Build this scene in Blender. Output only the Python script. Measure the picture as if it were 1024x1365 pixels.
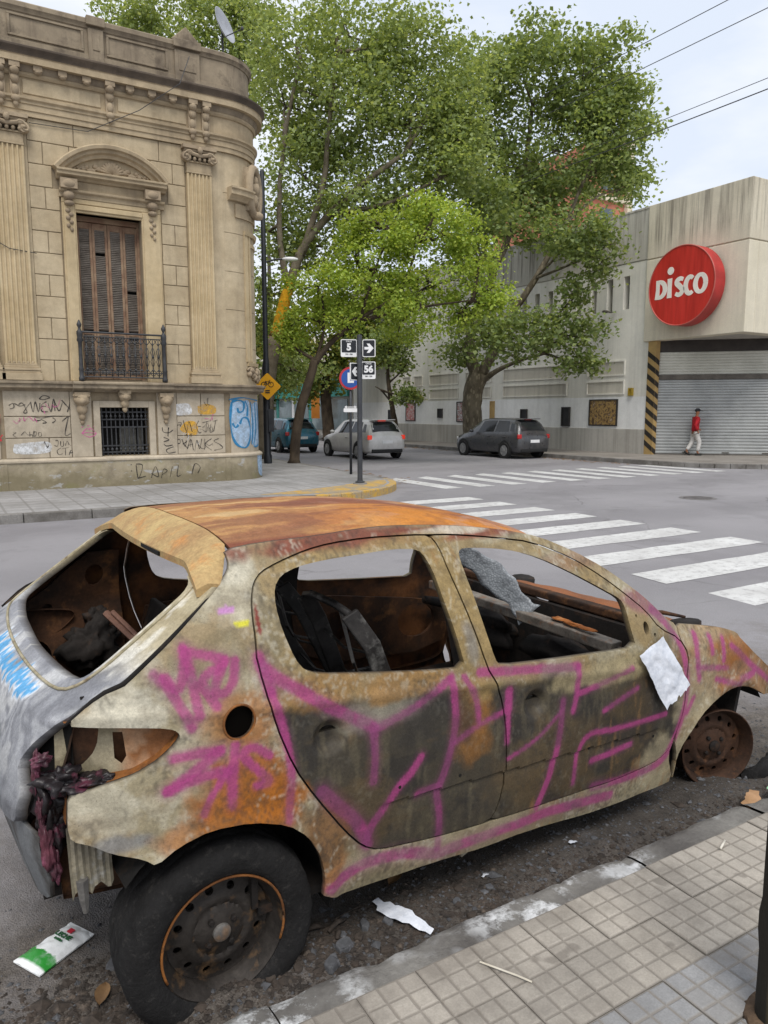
import bpy, bmesh, math, random
from mathutils import Vector, Matrix, noise
from mathutils.geometry import delaunay_2d_cdt
import numpy as np

# ------------------------------------------------------------------ camera, sky, sun, exposure
for o in list(bpy.data.objects): bpy.data.objects.remove(o, do_unlink=True)
scene = bpy.context.scene
COL = scene.collection
R_ = math.radians
# world: X runs along the near street, Y along the cross street, Z up, metres
cam_d = bpy.data.cameras.new('camera'); cam = bpy.data.objects.new('camera', cam_d); COL.objects.link(cam)
cam_d.sensor_fit = 'VERTICAL'; cam_d.sensor_height = 36.0; cam_d.lens = 991.3/1365*36.0
cam_d.clip_start = 0.05; cam_d.clip_end = 3000
cam.location = (0, 0, 1.76)
cam.rotation_euler = (R_(90-7.65), 0, R_(59.4-90))
scene.camera = cam

SUN_EL, SUN_AZ = R_(58), R_(205)      # high soft sun behind thin cloud, behind and left of the camera
world = bpy.data.worlds.new('World'); scene.world = world; world.use_nodes = True
wn, wl = world.node_tree.nodes, world.node_tree.links
wn.clear()
w_out = wn.new('ShaderNodeOutputWorld'); w_bg = wn.new('ShaderNodeBackground')
sky = wn.new('ShaderNodeTexSky'); sky.sky_type = 'NISHITA'; sky.sun_disc = False
sky.sun_elevation = SUN_EL; sky.sun_rotation = SUN_AZ; sky.air_density = 1.0; sky.dust_density = 3.0; sky.ozone_density = 1.0
tc = wn.new('ShaderNodeTexCoord'); mp = wn.new('ShaderNodeMapping'); mp.inputs['Scale'].default_value = (1.0, 1.0, 2.6)
cn = wn.new('ShaderNodeTexNoise'); cn.inputs['Scale'].default_value = 2.2; cn.inputs['Detail'].default_value = 6; cn.inputs['Roughness'].default_value = 0.55
cr = wn.new('ShaderNodeValToRGB')
cr.color_ramp.elements[0].position = 0.40; cr.color_ramp.elements[0].color = (7.3, 8.0, 9.2, 1)
cr.color_ramp.elements[1].position = 0.60; cr.color_ramp.elements[1].color = (9.4, 9.6, 10.0, 1)
mixw = wn.new('ShaderNodeMix'); mixw.data_type = 'RGBA'; mixw.inputs[0].default_value = 0.92
wl.new(tc.outputs['Generated'], mp.inputs['Vector']); wl.new(mp.outputs[0], cn.inputs['Vector']); wl.new(cn.outputs['Fac'], cr.inputs[0])
wl.new(sky.outputs[0], mixw.inputs[6]); wl.new(cr.outputs[0], mixw.inputs[7])
wl.new(mixw.outputs[2], w_bg.inputs['Color']); w_bg.inputs['Strength'].default_value = 0.068
wl.new(w_bg.outputs[0], w_out.inputs['Surface'])

sun_d = bpy.data.lights.new('sun', 'SUN'); sun_d.energy = 1.5; sun_d.angle = R_(25); sun_d.color = (1.0, 0.96, 0.9)
sun = bpy.data.objects.new('sun', sun_d); COL.objects.link(sun)
sd = Vector((math.sin(SUN_AZ)*math.cos(SUN_EL), math.cos(SUN_AZ)*math.cos(SUN_EL), math.sin(SUN_EL)))
sun.rotation_euler = sd.to_track_quat('Z', 'Y').to_euler(); sun.location = (0, 0, 40)
vs = scene.view_settings; vs.view_transform = 'Standard'; vs.look = 'None'; vs.gamma = 1.0; vs.exposure = 0.75; vs.use_curve_mapping = False

# ------------------------------------------------------------------ helpers
rnd = random.Random(7)
def s2l(r, g, b):
    f = lambda c: c/12.92 if c <= .04045 else ((c+.055)/1.055)**2.4
    return (f(r), f(g), f(b))
def hexl(h): return s2l(int(h[0:2], 16)/255, int(h[2:4], 16)/255, int(h[4:6], 16)/255)

def tag(o, label=None, cat=None, group=None, kind=None):
    if label: o['label'] = label
    if cat: o['category'] = cat
    if group: o['group'] = group
    if kind: o['kind'] = kind
    return o
def empty(name, loc=(0, 0, 0), rz=0, label=None, cat=None, group=None, parent=None):
    o = bpy.data.objects.new(name, None); COL.objects.link(o); o.location = loc; o.rotation_euler[2] = rz
    o.empty_display_size = 0.2
    if parent: o.parent = parent
    return tag(o, label, cat, group)
def copy_tree(o, parent=None):
    c = o.copy(); COL.objects.link(c); c.parent = parent
    for ch in o.children: copy_tree(ch, c)
    return c

class MB:
    """collects shapes and links them as one mesh object"""
    def __init__(s): s.v = []; s.f = []; s.m = []
    def add(s, vs, fs, m=0):
        n = len(s.v); s.v += [tuple(v) for v in vs]; s.f += [tuple(n+i for i in f) for f in fs]; s.m += [m]*len(fs); return s
    def box(s, x0, x1, y0, y1, z0, z1, m=0):
        return s.add([(x0,y0,z0),(x1,y0,z0),(x1,y1,z0),(x0,y1,z0),(x0,y0,z1),(x1,y0,z1),(x1,y1,z1),(x0,y1,z1)],
                     [(0,3,2,1),(4,5,6,7),(0,1,5,4),(1,2,6,5),(2,3,7,6),(3,0,4,7)], m)
    def obox(s, c, ax, ay, az_, m=0):
        """box with centre c and half axes ax, ay, az_"""
        c = Vector(c); ax = Vector(ax); ay = Vector(ay); az_ = Vector(az_)
        P = [c+ax*i+ay*j+az_*k for k in (-1,1) for (i,j) in ((-1,-1),(1,-1),(1,1),(-1,1))]
        return s.add(P, [(0,3,2,1),(4,5,6,7),(0,1,5,4),(1,2,6,5),(2,3,7,6),(3,0,4,7)], m)
    def prism(s, poly, a, b, f, m=0):
        """poly: 2-D outline; f(p, t) -> 3-D for t = a and b"""
        n = len(poly); vs = [f(p, a) for p in poly]+[f(p, b) for p in poly]
        fs = [tuple(range(n-1, -1, -1)), tuple(range(n, 2*n))]+[(i, (i+1) % n, n+(i+1) % n, n+i) for i in range(n)]
        return s.add(vs, fs, m)
    def tube(s, pts, r, n=6, m=0, caps=True, up=None):
        pts = [Vector(p) for p in pts]; k = len(pts); rr = r if isinstance(r, (list, tuple)) else [r]*k
        vs = []; prev = None
        for i, p in enumerate(pts):
            d = (pts[min(i+1, k-1)]-pts[max(i-1, 0)])
            if d.length < 1e-9: d = Vector((0, 0, 1))
            d.normalize()
            if prev is None:
                a = d.cross(Vector((0, 0, 1)) if abs(d.z) < .9 else Vector((1, 0, 0)))
            else: a = prev-d*prev.dot(d)
            a.normalize(); prev = a; b = d.cross(a)
            for j in range(n):
                t = 2*math.pi*j/n; vs.append(p+(a*math.cos(t)+b*math.sin(t))*rr[i])
        fs = [(i*n+j, i*n+(j+1) % n, (i+1)*n+(j+1) % n, (i+1)*n+j) for i in range(k-1) for j in range(n)]
        if caps: fs += [tuple(range(n-1, -1, -1)), tuple((k-1)*n+j for j in range(n))]
        return s.add(vs, fs, m)
    def lathe(s, prof, n=24, c=(0,0,0), ax=(0,0,1), m=0, close=False):
        """prof: (radius, along axis)"""
        ax = Vector(ax).normalized(); a = ax.cross(Vector((0,0,1)) if abs(ax.z) < .9 else Vector((1,0,0))).normalized(); b = ax.cross(a); c = Vector(c)
        vs = [c+ax*h+(a*math.cos(2*math.pi*j/n)+b*math.sin(2*math.pi*j/n))*r for r, h in prof for j in range(n)]
        k = len(prof)
        fs = [(i*n+j, i*n+(j+1) % n, (i+1)*n+(j+1) % n, (i+1)*n+j) for i in range(k-1) for j in range(n)]
        if close: fs += [((k-1)*n+j, (k-1)*n+(j+1) % n, (j+1) % n, j) for j in range(n)]
        else: fs += [tuple(range(n-1, -1, -1)), tuple((k-1)*n+j for j in range(n))]
        return s.add(vs, fs, m)
    def ell(s, c, r, n=10, k=6, m=0, jit=0, rg=None):
        vs = []; 
        for i in range(k+1):
            th = math.pi*i/k
            for j in range(n):
                ph = 2*math.pi*j/n; q = 1+(rg.uniform(-jit, jit) if jit else 0)
                vs.append((c[0]+r[0]*q*math.sin(th)*math.cos(ph), c[1]+r[1]*q*math.sin(th)*math.sin(ph), c[2]+r[2]*q*math.cos(th)))
        return s.add(vs, [(i*n+j, (i+1)*n+j, (i+1)*n+(j+1) % n, i*n+(j+1) % n) for i in range(k) for j in range(n)], m)
    def sweep(s, prof, path, m=0, closed_prof=True, caps=True):
        """prof: (out, z) outline; path: list of (point2, normal2) in plan"""
        k = len(prof); vs = []
        for (p, nn) in path:
            for o, z in prof: vs.append((p[0]+nn[0]*o, p[1]+nn[1]*o, z))
        L = k if closed_prof else k-1
        fs = [(i*k+j, (i+1)*k+j, (i+1)*k+(j+1) % k, i*k+(j+1) % k) for i in range(len(path)-1) for j in range(L)]
        if caps and closed_prof: fs += [tuple(range(k)), tuple((len(path)-1)*k+j for j in range(k-1, -1, -1))]
        return s.add(vs, fs, m)
    def build(s, name, mat, parent=None, smooth=False, bevel=0, auto=None, recalc=True):
        me = bpy.data.meshes.new(name); me.from_pydata(s.v, [], s.f)
        for mm in (mat if isinstance(mat, (list, tuple)) else [mat]): me.materials.append(mm)
        if any(s.m): me.polygons.foreach_set('material_index', s.m)
        if recalc:
            bm = bmesh.new(); bm.from_mesh(me); bmesh.ops.recalc_face_normals(bm, faces=bm.faces); bm.to_mesh(me); bm.free()
        if smooth:
            me.polygons.foreach_set('use_smooth', [True]*len(me.polygons))
            if auto: me.set_sharp_from_angle(angle=R_(auto))
        me.update()
        o = bpy.data.objects.new(name, me); COL.objects.link(o)
        if parent: o.parent = parent
        if bevel:
            b = o.modifiers.new('bevel', 'BEVEL'); b.width = bevel; b.segments = 2; b.limit_method = 'ANGLE'; b.angle_limit = R_(40)
        return o

# ------------------------------------------------------------------ materials
class NT:
    def __init__(s, name):
        s.mat = bpy.data.materials.new(name); s.mat.use_nodes = True; t = s.mat.node_tree; s.n = t.nodes; s.l = t.links; s.n.clear()
        s.out = s.n.new('ShaderNodeOutputMaterial'); s.b = s.n.new('ShaderNodeBsdfPrincipled'); s.l.new(s.b.outputs[0], s.out.inputs[0])
        g = s.n.new('ShaderNodeNewGeometry'); s.pos = g.outputs['Position']; s.geo = g
    def setin(s, sock, v):
        if v is None: return
        if hasattr(v, 'is_output') or isinstance(v, bpy.types.NodeSocket): s.l.new(v, sock)
        else: sock.default_value = (tuple(v)+(1,) if isinstance(v, tuple) and len(v) == 3 and sock.type == 'RGBA' else v)
    def objco(s):
        t = s.n.new('ShaderNodeTexCoord'); return t.outputs['Object']
    def map(s, vec, sc):
        m = s.n.new('ShaderNodeMapping'); s.l.new(vec, m.inputs[0]); m.inputs['Scale'].default_value = sc; return m.outputs[0]
    def noise(s, scale, detail=4, rough=.55, vec=None, dist=0):
        t = s.n.new('ShaderNodeTexNoise'); s.l.new(vec if vec is not None else s.pos, t.inputs['Vector'])
        t.inputs['Scale'].default_value = scale; t.inputs['Detail'].default_value = detail; t.inputs['Roughness'].default_value = rough; t.inputs['Distortion'].default_value = dist
        return t.outputs['Fac']
    def n_color(s, scale):
        t = s.n.new('ShaderNodeTexNoise'); s.l.new(s.pos, t.inputs['Vector']); t.inputs['Scale'].default_value = scale; t.inputs['Detail'].default_value = 4; return t.outputs['Color']
    def vor(s, scale, feature='F1', vec=None, out='Distance', rand=1):
        t = s.n.new('ShaderNodeTexVoronoi'); t.feature = feature; s.l.new(vec if vec is not None else s.pos, t.inputs['Vector']); t.inputs['Scale'].default_value = scale
        t.inputs['Randomness'].default_value = rand
        return t.outputs[out]
    def ramp(s, fac, *stops):
        r = s.n.new('ShaderNodeValToRGB'); s.l.new(fac, r.inputs[0]); e = r.color_ramp.elements
        while len(e) < len(stops): e.new(0.5)
        for el, (p, c) in zip(e, stops):
            el.position = p; el.color = (c, c, c, 1) if isinstance(c, (int, float)) else tuple(c)+(1,)
        return r.outputs[0]
    def mix(s, fac, a, b, mode='MIX'):
        m = s.n.new('ShaderNodeMix'); m.data_type = 'RGBA'; m.blend_type = mode
        s.setin(m.inputs[0], fac); s.setin(m.inputs[6], a); s.setin(m.inputs[7], b); return m.outputs[2]
    def math(s, op, a, b=0.0, clamp=False):
        m = s.n.new('ShaderNodeMath'); m.operation = op; m.use_clamp = clamp; s.setin(m.inputs[0], a); s.setin(m.inputs[1], b); return m.outputs[0]
    def sep(s, vec=None):
        t = s.n.new('ShaderNodeSeparateXYZ'); s.l.new(vec if vec is not None else s.pos, t.inputs[0]); return t.outputs
    def attr(s, name, out='Color'):
        t = s.n.new('ShaderNodeAttribute'); t.attribute_name = name; return t.outputs[out]
    def bump(s, h, strength=.3, dist=.01):
        b = s.n.new('ShaderNodeBump'); s.l.new(h, b.inputs['Height']); b.inputs['Strength'].default_value = strength; b.inputs['Distance'].default_value = dist
        s.l.new(b.outputs[0], s.b.inputs['Normal'])
    def done(s, col=None, rough=.8, metal=0, spec=.5):
        s.setin(s.b.inputs['Base Color'], col); s.setin(s.b.inputs['Roughness'], rough); s.setin(s.b.inputs['Metallic'], metal)
        s.b.inputs['Specular IOR Level'].default_value = spec
        return s.mat
def pmat(name, c1, c2=None, scale=3, rough=.8, metal=0, fine=40, fineamt=.25, bump=.2, bdist=.01, spec=.4, detail=5, lo=.35, hi=.65):
    """two-tone mottled surface with fine grain and bump"""
    t = NT(name); c2 = c2 or tuple(x*.75 for x in c1)
    a = t.ramp(t.noise(scale, detail), (lo, 0), (hi, 1)); col = t.mix(a, c1, c2)
    g = t.noise(fine, 3); col = t.mix(fineamt, col, t.ramp(g, (.3, .35), (.7, 1.0)), 'MULTIPLY')
    if bump: t.bump(g, bump, bdist)
    return t.done(col, rough, metal, spec)

# ------------------------------------------------------------------ road, pavements, kerbs, crossings
def road_material():
    t = NT('asphalt'); X, Y, Z = t.sep()
    big = t.noise(.35, 4, .6); grain = t.noise(140, 3, .7); mid = t.noise(6, 5, .6)
    col = t.mix(t.ramp(big, (.3, 0), (.7, 1)), hexl('9b989b'), hexl('8c8a8c'))
    col = t.mix(t.ramp(mid, (.35, 0), (.7, .25)), col, hexl('a09d9f'))
    # curved tyre polish across the junction
    dx = t.math('SUBTRACT', X, 22.0); dy = t.math('SUBTRACT', Y, 2.0)
    rr = t.math('SQRT', t.math('ADD', t.math('MULTIPLY', dx, dx), t.math('MULTIPLY', dy, dy)))
    rings = t.noise(1.6, 2, .5, vec=None); 
    w = t.math('SINE', t.math('ADD', t.math('MULTIPLY', rr, 2.1), t.math('MULTIPLY', rings, 5.0)))
    col = t.mix(t.ramp(w, (.55, 0), (1.0, .22)), col, hexl('6a676a'))
    # darker trench repair and long oil-dark lane bands
    lane = t.ramp(t.math('ADD', t.math('ABSOLUTE', t.math('SUBTRACT', t.math('FRACT', t.math('MULTIPLY', Y, .29)), .5)), t.math('MULTIPLY', t.math('SUBTRACT', t.noise(.8, 5, .65), .5), .5)), (.08, .30), (.26, 0)); col = t.mix(lane, col, hexl('767376'))
    blot = t.ramp(t.noise(1.1, 7, .72), (.56, 0), (.68, .35)); col = t.mix(blot, col, hexl('6c696b'))
    # aggregate
    ag = t.vor(170); col = t.mix(.55, col, t.ramp(ag, (.05, 1.25), (.5, .72)), 'MULTIPLY')
    col = t.mix(.30, col, t.ramp(grain, (.3, .5), (.7, 1.2)), 'MULTIPLY')
    # soot, dust and grit towards the near gutter where the car burnt
    wob = t.math('MULTIPLY', t.math('SUBTRACT', t.noise(1.7, 8, .72), .5), 2.0)
    dirt = t.ramp(t.math('ADD', t.math('MULTIPLY', Y, .23), t.math('MULTIPLY', wob, .4)), (.50, 1), (.86, 0))
    dcol = t.mix(t.ramp(t.noise(7, 8, .75), (.35, 0), (.65, 1)), hexl('7b736b'), hexl('575049'))
    dcol = t.mix(.75, dcol, t.ramp(t.noise(75, 5, .8), (.33, .25), (.68, 1.35)), 'MULTIPLY'); dcol = t.mix(t.ramp(t.vor(55), (.12, .5), (.2, 0)), dcol, hexl('8d867d'))
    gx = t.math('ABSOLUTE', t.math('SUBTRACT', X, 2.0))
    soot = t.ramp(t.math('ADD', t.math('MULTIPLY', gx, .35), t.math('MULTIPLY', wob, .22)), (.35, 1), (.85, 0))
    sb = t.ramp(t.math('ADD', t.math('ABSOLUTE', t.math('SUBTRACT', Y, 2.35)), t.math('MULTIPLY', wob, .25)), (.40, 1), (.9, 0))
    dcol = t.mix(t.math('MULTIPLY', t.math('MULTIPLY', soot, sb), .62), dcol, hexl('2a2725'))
    col = t.mix(dirt, col, dcol)
    # fine cracks
    ed = t.vor(.45, 'DISTANCE_TO_EDGE', vec=t.mix(.16, t.pos, t.n_color(2.5))); col = t.mix(t.math('MULTIPLY', t.ramp(ed, (.002, .5), (.006, 0)), t.ramp(t.noise(.5, 3), (.5, 0), (.6, 1))), col, hexl('4b4848'))
    h = t.math('ADD', t.math('MULTIPLY', grain, .6), t.math('ADD', ag, t.math('MULTIPLY', t.noise(22, 6, .75), 1.5))); t.bump(h, .6, .006)
    return t.done(col, t.ramp(mid, (.3, .72), (.7, .9)), 0, .35)
ROAD = road_material()
road = MB(); road.add([(-1500, -1500, 0), (1500, -1500, 0), (1500, 1500, 0), (-1500, 1500, 0)], [(0, 1, 2, 3)])
road = road.build('road', ROAD, recalc=False); tag(road, 'grey worn asphalt of the street crossing', kind='structure')

# lumpy ash and grit along the near gutter: a height field over the asphalt
def grit(u, v):
    e = min(1, max(0, (v-1.70)/.10))*min(1, max(0, (4.6-v)/1.2))*min(1, max(0, (u+2.4)/.5))*min(1, max(0, (6.4-u)/.8))
    n = noise.fractal(Vector((u*2.2, v*2.2, 1.3)), .9, 2.1, 6)
    m = noise.noise(Vector((u*11, v*11, 4.0)))*.5+noise.noise(Vector((u*27, v*27, 9.0)))*.35
    k = max(0, 1-abs(v-1.95)/.55)
    return .004+e*(max(0, .004+.010*n)+.0022*m*(1+k)+.050*k*k*(.8+.5*n))
gv = []; gf = []; NU, NV = 300, 110
for j in range(NV+1):
    v = 1.70+2.9*(j/NV)**1.3
    for i in range(NU+1):
        u = -2.4+8.8*i/NU; gv.append((u, v, grit(u, v)))
for j in range(NV):
    for i in range(NU): a = j*(NU+1)+i; gf.append((a, a+1, a+NU+2, a+NU+1))
m = MB(); m.v = gv; m.f = gf; m.m = [0]*len(gf)
g = m.build('gutter_dirt', ROAD, smooth=True, recalc=False); tag(g, 'ash, soot and grit lying along the near gutter', kind='structure')

# --- pavements
def pave_material(name, c1, c2, joint=None, size=.4, jw=.012):
    t = NT(name); X, Y, Z = t.sep()
    col = t.mix(t.ramp(t.noise(.8, 5, .6), (.35, 0), (.65, 1)), c1, c2)
    col = t.mix(.35, col, t.ramp(t.noise(9, 5, .6), (.3, .55), (.7, 1.15)), 'MULTIPLY')
    col = t.mix(.3, col, t.ramp(t.noise(90, 3, .7), (.3, .5), (.7, 1.2)), 'MULTIPLY')
    if joint:
        fx = t.math('FRACT', t.math('DIVIDE', X, size)); fy = t.math('FRACT', t.math('DIVIDE', Y, size))
        mn = t.math('MINIMUM', t.math('MINIMUM', fx, t.math('SUBTRACT', 1.0, fx)), t.math('MINIMUM', fy, t.math('SUBTRACT', 1.0, fy)))
        col = t.mix(t.ramp(mn, (jw/size, .55), (jw/size*2.2, 0)), col, joint)
        tone = t.noise(1.9, 0, .5, vec=t.map(t.pos, (1, 1, 0)))
    t.bump(t.noise(60, 4), .3, .004)
    return t.done(col, .88, 0, .3)
PAVE = pave_material('pavement_tiles_far', hexl('a3a1a0'), hexl('868481'), hexl('6d6a66'))
PAVE_N = pave_material('pavement_near_bed', hexl('77716a'), hexl('5c5751'))
PAVE_R = pave_material('pavement_right', hexl('97918a'), hexl('7d7770'), hexl('66615b'))

def arc(c, r, a0, a1, n): return [(c[0]+r*math.cos(R_(a0+(a1-a0)*i/n)), c[1]+r*math.sin(R_(a0+(a1-a0)*i/n))) for i in range(n+1)]
KL = [(-60, 13.05), (0, 13.05)]+arc((6.2, 16.3), 3.25, -90, 0, 18)+[(9.55, 18), (9.75, 21), (9.9, 24), (9.9, 140)]
KR = [(20.3, 140), (20.3, 18.0)]+arc((24.3, 17.0), 4.0, 180, 270, 14)+[(90, 13.0)]
def inset(path, d):
    out = []
    for i, p in enumerate(path):
        a = Vector(path[max(0, i-1)]); b = Vector(path[min(len(path)-1, i+1)]); t = (b-a).normalized(); n = Vector((-t.y, t.x)); out.append((p[0]+n.x*d, p[1]+n.y*d))
    return out
def slab(name, path, close, mat, z=.148, label=None):
    poly = inset(path, .16)+close
    m = MB(); m.prism(poly, -.2, z, lambda p, t: (p[0], p[1], t)); o = m.build(name, mat); tag(o, label, kind='structure'); return o
pav_l = slab('pavement', KL, [(-60, 140)], PAVE, label='grey tiled pavement below the ornate corner house')
pav_r = slab('pavement', KR, [(90, 140)], PAVE_R, label='dusty pavement along the supermarket wall')

KERB = pmat('kerb_concrete', hexl('8a8783'), hexl('66625d'), 2.5, .9, 0, 50, .4, .4, .006)
def yellow_material(name, base):
    t = NT(name); w = t.ramp(t.noise(3.2, 7, .7), (.42, .9), (.60, 0))
    col = t.mix(w, base, hexl('8f8a80')); col = t.mix(.35, col, t.ramp(t.noise(45, 4), (.3, .4), (.7, 1.1)), 'MULTIPLY')
    t.bump(t.noise(45, 4), .35, .005); return t.done(col, .8, 0, .3)
YELLOW = yellow_material('worn_yellow_paint', hexl('c49c45'))
def kerb_run(path, label, yellow=None, z=.155, step=1.0, group=None, w=.17):
    root = tag(bpy.data.objects.new('kerb', None), label, kind='structure'); COL.objects.link(root)
    ip = inset(path, w)
    # resample
    pts = []
    for (a, b, c, d) in zip(path, path[1:], ip, ip[1:]):
        L = math.dist(a, b); n = max(1, round(L/step))
        for i in range(n): f = i/n; pts.append(((a[0]+(b[0]-a[0])*f, a[1]+(b[1]-a[1])*f), (c[0]+(d[0]-c[0])*f, c[1]+(d[1]-c[1])*f)))
    pts.append((path[-1], ip[-1]))
    for (o0, i0), (o1, i1) in zip(pts, pts[1:]):
        if not (-8 < o0[0] < 45 and o0[1] < 60): continue
        t = Vector((o1[0]-o0[0], o1[1]-o0[1])).normalized()*.006
        dz = rnd.uniform(-.006, .004); q = [(o0[0]+t.x, o0[1]+t.y), (o1[0]-t.x, o1[1]-t.y), (i1[0]-t.x, i1[1]-t.y), (i0[0]+t.x, i0[1]+t.y)]
        m = MB(); m.prism(q, -.1, z+dz, lambda p, tt: (p[0], p[1], tt))
        m.build('kerb_stone', YELLOW if yellow and yellow(o0) else KERB, root, bevel=.015)
    return root
kerb_run(KL, 'concrete kerb round the corner below the ornate house, its corner stones painted yellow', yellow=lambda p: 5.8 < p[0] and p[1] < 15.7)
kerb_run(KR, 'pale concrete kerb round the corner of the supermarket')
# yellow painted wedge on the corner pavement
yw = [(5.3, 13.75), (6.6, 13.32)]+[p for p in arc((6.2, 16.3), 3.02, -78, -18, 10)]+[(8.3, 15.1), (7.4, 14.5)]
m = MB(); m.prism(yw, .149, .1525, lambda p, t: (p[0], p[1], t)); tag(m.build('painted_corner', YELLOW, pav_l), 'worn yellow paint on the corner pavement')

# --- near pavement: three-by-three square tiles
near = MB(); near.add([(-30, -30, .085), (8.7, -30, .085), (8.7, 1.70, .085), (-30, 1.70, .085), (-30, 1.70, -.1), (8.7, 1.70, -.1)], [(0, 1, 2, 3), (3, 2, 5, 4)])
near = near.build('pavement', PAVE_N, recalc=False); tag(near, 'near pavement of small square tiles beside the burnt car', kind='structure')
def tile_mesh(name, mat, dents):
    m = MB(); S = .198; q = S/3; g = .0035
    m.box(-S/2, S/2, -S/2, S/2, -.03, -.004)
    for i in range(3):
        for j in range(3):
            x0 = -S/2+i*q+g*.6; x1 = -S/2+(i+1)*q-g*.6; y0 = -S/2+j*q+g*.6; y1 = -S/2+(j+1)*q-g*.6; b = .005; d = dents[i*3+j]
            m.add([(x0,y0,-.0035),(x1,y0,-.0035),(x1,y1,-.0035),(x0,y1,-.0035),(x0+b,y0+b,d),(x1-b,y0+b,d),(x1-b,y1-b,d),(x0+b,y1-b,d)],
                  [(4,5,6,7),(0,1,5,4),(1,2,6,5),(2,3,7,6),(3,0,4,7)])
    me = bpy.data.meshes.new(name); me.from_pydata(m.v, [], m.f); me.materials.append(mat); me.update(); return me
def tile_mat(name, a, b):
    t = NT(name); col = t.mix(t.ramp(t.noise(2.3, 5, .6), (.35, 0), (.66, 1)), a, b)
    col = t.mix(.45, col, t.ramp(t.noise(14, 5, .65), (.3, .6), (.7, 1.12)), 'MULTIPLY'); col = t.mix(.4, col, t.ramp(t.noise(160, 3, .7), (.3, .55), (.7, 1.15)), 'MULTIPLY')
    sp = t.ramp(t.noise(7, 2), (.66, 0), (.70, .5)); col = t.mix(sp, col, hexl('5a544d'))
    low = t.sep(t.objco())[2]; col = t.mix(t.ramp(t.math('ADD', low, .5), (.4962, .75), (.4985, 0)), col, hexl('827c74'))
    oi = t.n.new('ShaderNodeObjectInfo'); col = t.mix(.5, col, t.ramp(oi.outputs['Random'], (0, .66), (1, 1.1)), 'MULTIPLY'); st = t.ramp(t.noise(1.6, 7, .7), (.44, 0), (.60, .65)); col = t.mix(st, col, hexl('6e6860')); t.bump(t.noise(120, 4), .35, .003); return t.done(col, .85, 0, .3)
T_BEIGE = tile_mat('tile_beige', hexl('b0a99e'), hexl('99938a')); T_GREY = tile_mat('tile_grey', hexl('8f8f8f'), hexl('7b7b7b'))
tile_me = {k: [tile_mesh('tile_'+k, mt, [rnd.uniform(-.0012, .0008) for _ in range(9)]) for _ in range(4)] for k, mt in (('beige', T_BEIGE), ('grey', T_GREY))}
for iu in range(17):
    for iv in range(6):
        u = -.10+iu*.2+.1; v = 1.68-iv*.2-.1
        if iv > 3 and iu < 4: continue
        k = 'beige' if iv < 2 else 'grey'
        o = bpy.data.objects.new('tile', rnd.choice(tile_me[k])); COL.objects.link(o); o.parent = near
        o.location = (u, v, .121+rnd.uniform(-.003, .002)); o.rotation_euler = (rnd.uniform(-.008, .008), rnd.uniform(-.008, .008), rnd.choice((0, 1, 2, 3))*math.pi/2+rnd.uniform(-.006, .006))
m = MB()     # the tiles that nobody sees singly, further off on both sides
for (a, b, c, d) in ((-30, -.1, -30, 1.68), (3.3, 8.7, -30, 1.68), (-.1, 3.3, -30, .48)): m.add([(a, c, .119), (b, c, .119), (b, d, .119), (a, d, .119)], [(0, 1, 2, 3)])
m.build('tile_field', pave_material('near_tile_field', hexl('8f8f8f'), hexl('7b7b7b'), hexl('625b53'), .0667, .004), near, recalc=False)

# near kerb: broken, sunken stones with flaking white paint
t = NT('flaking_white_kerb'); w = t.ramp(t.noise(7, 7, .7), (.45, 0), (.56, 1)); w2 = t.ramp(t.noise(2.2, 3), (.42, 0), (.52, 1))
c = t.mix(t.ramp(t.noise(4, 5), (.35, 0), (.65, 1)), hexl('86847f'), hexl('5e5b58')); c = t.mix(t.math('MULTIPLY', w, w2), c, hexl('d3d5d6'))
c = t.mix(.4, c, t.ramp(t.noise(55, 4, .7), (.3, .45), (.7, 1.15)), 'MULTIPLY'); t.bump(t.math('ADD', t.noise(40, 5, .7), w), .5, .006); KERB_W = t.done(c, .85, 0, .3)
nk = tag(bpy.data.objects.new('kerb', None), 'broken low kerb with flaking white paint beside the burnt car', kind='structure'); COL.objects.link(nk)
rg = random.Random(21); u = -3.0
while u < 6.5:
    L = rg.uniform(.45, 1.0); n = 14; e0 = 1.825+rg.uniform(-.02, .015); zt = .098+rg.uniform(-.012, .006); miss = rg.random() < .25
    m = MB(); vs = []; K = 8
    for i in range(n+1):
        a = u+L*i/n; chip = .030*max(0, noise.noise(Vector((a*5, 3, 1))))+.035*max(0, noise.noise(Vector((a*13, 7, 1))))
        if miss: chip += .05*max(0, math.sin(math.pi*i/n))
        e = e0-chip
        for q, (f, dz) in enumerate(((0, .012), (.02, .0), (.35, .0), (.7, -.003), (.9, -.010), (1.0, -.026), (1.14, -.055), (1.3, -.13))):
            vv = 1.682+(e-1.682)*f; vs.append((a, vv, zt+dz+.006*noise.noise(Vector((a*9, vv*9, 2)))+.003*noise.noise(Vector((a*31, vv*31, 2)))))
    m.add(vs, [(i*K+j, i*K+j+1, (i+1)*K+j+1, (i+1)*K+j) for i in range(n) for j in range(K-1)])
    m.build('kerb_stone', KERB_W, nk, smooth=True, auto=50, recalc=False)
    u += L+rg.choice((.006, .010, .018))
m = MB(); m.add([(-3, 1.675, .074), (6.5, 1.675, .074), (6.5, 1.80, .060), (-3, 1.80, .060)], [(0, 1, 2, 3)]); m.build('kerb_bed', ROAD, nk, recalc=False)

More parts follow.
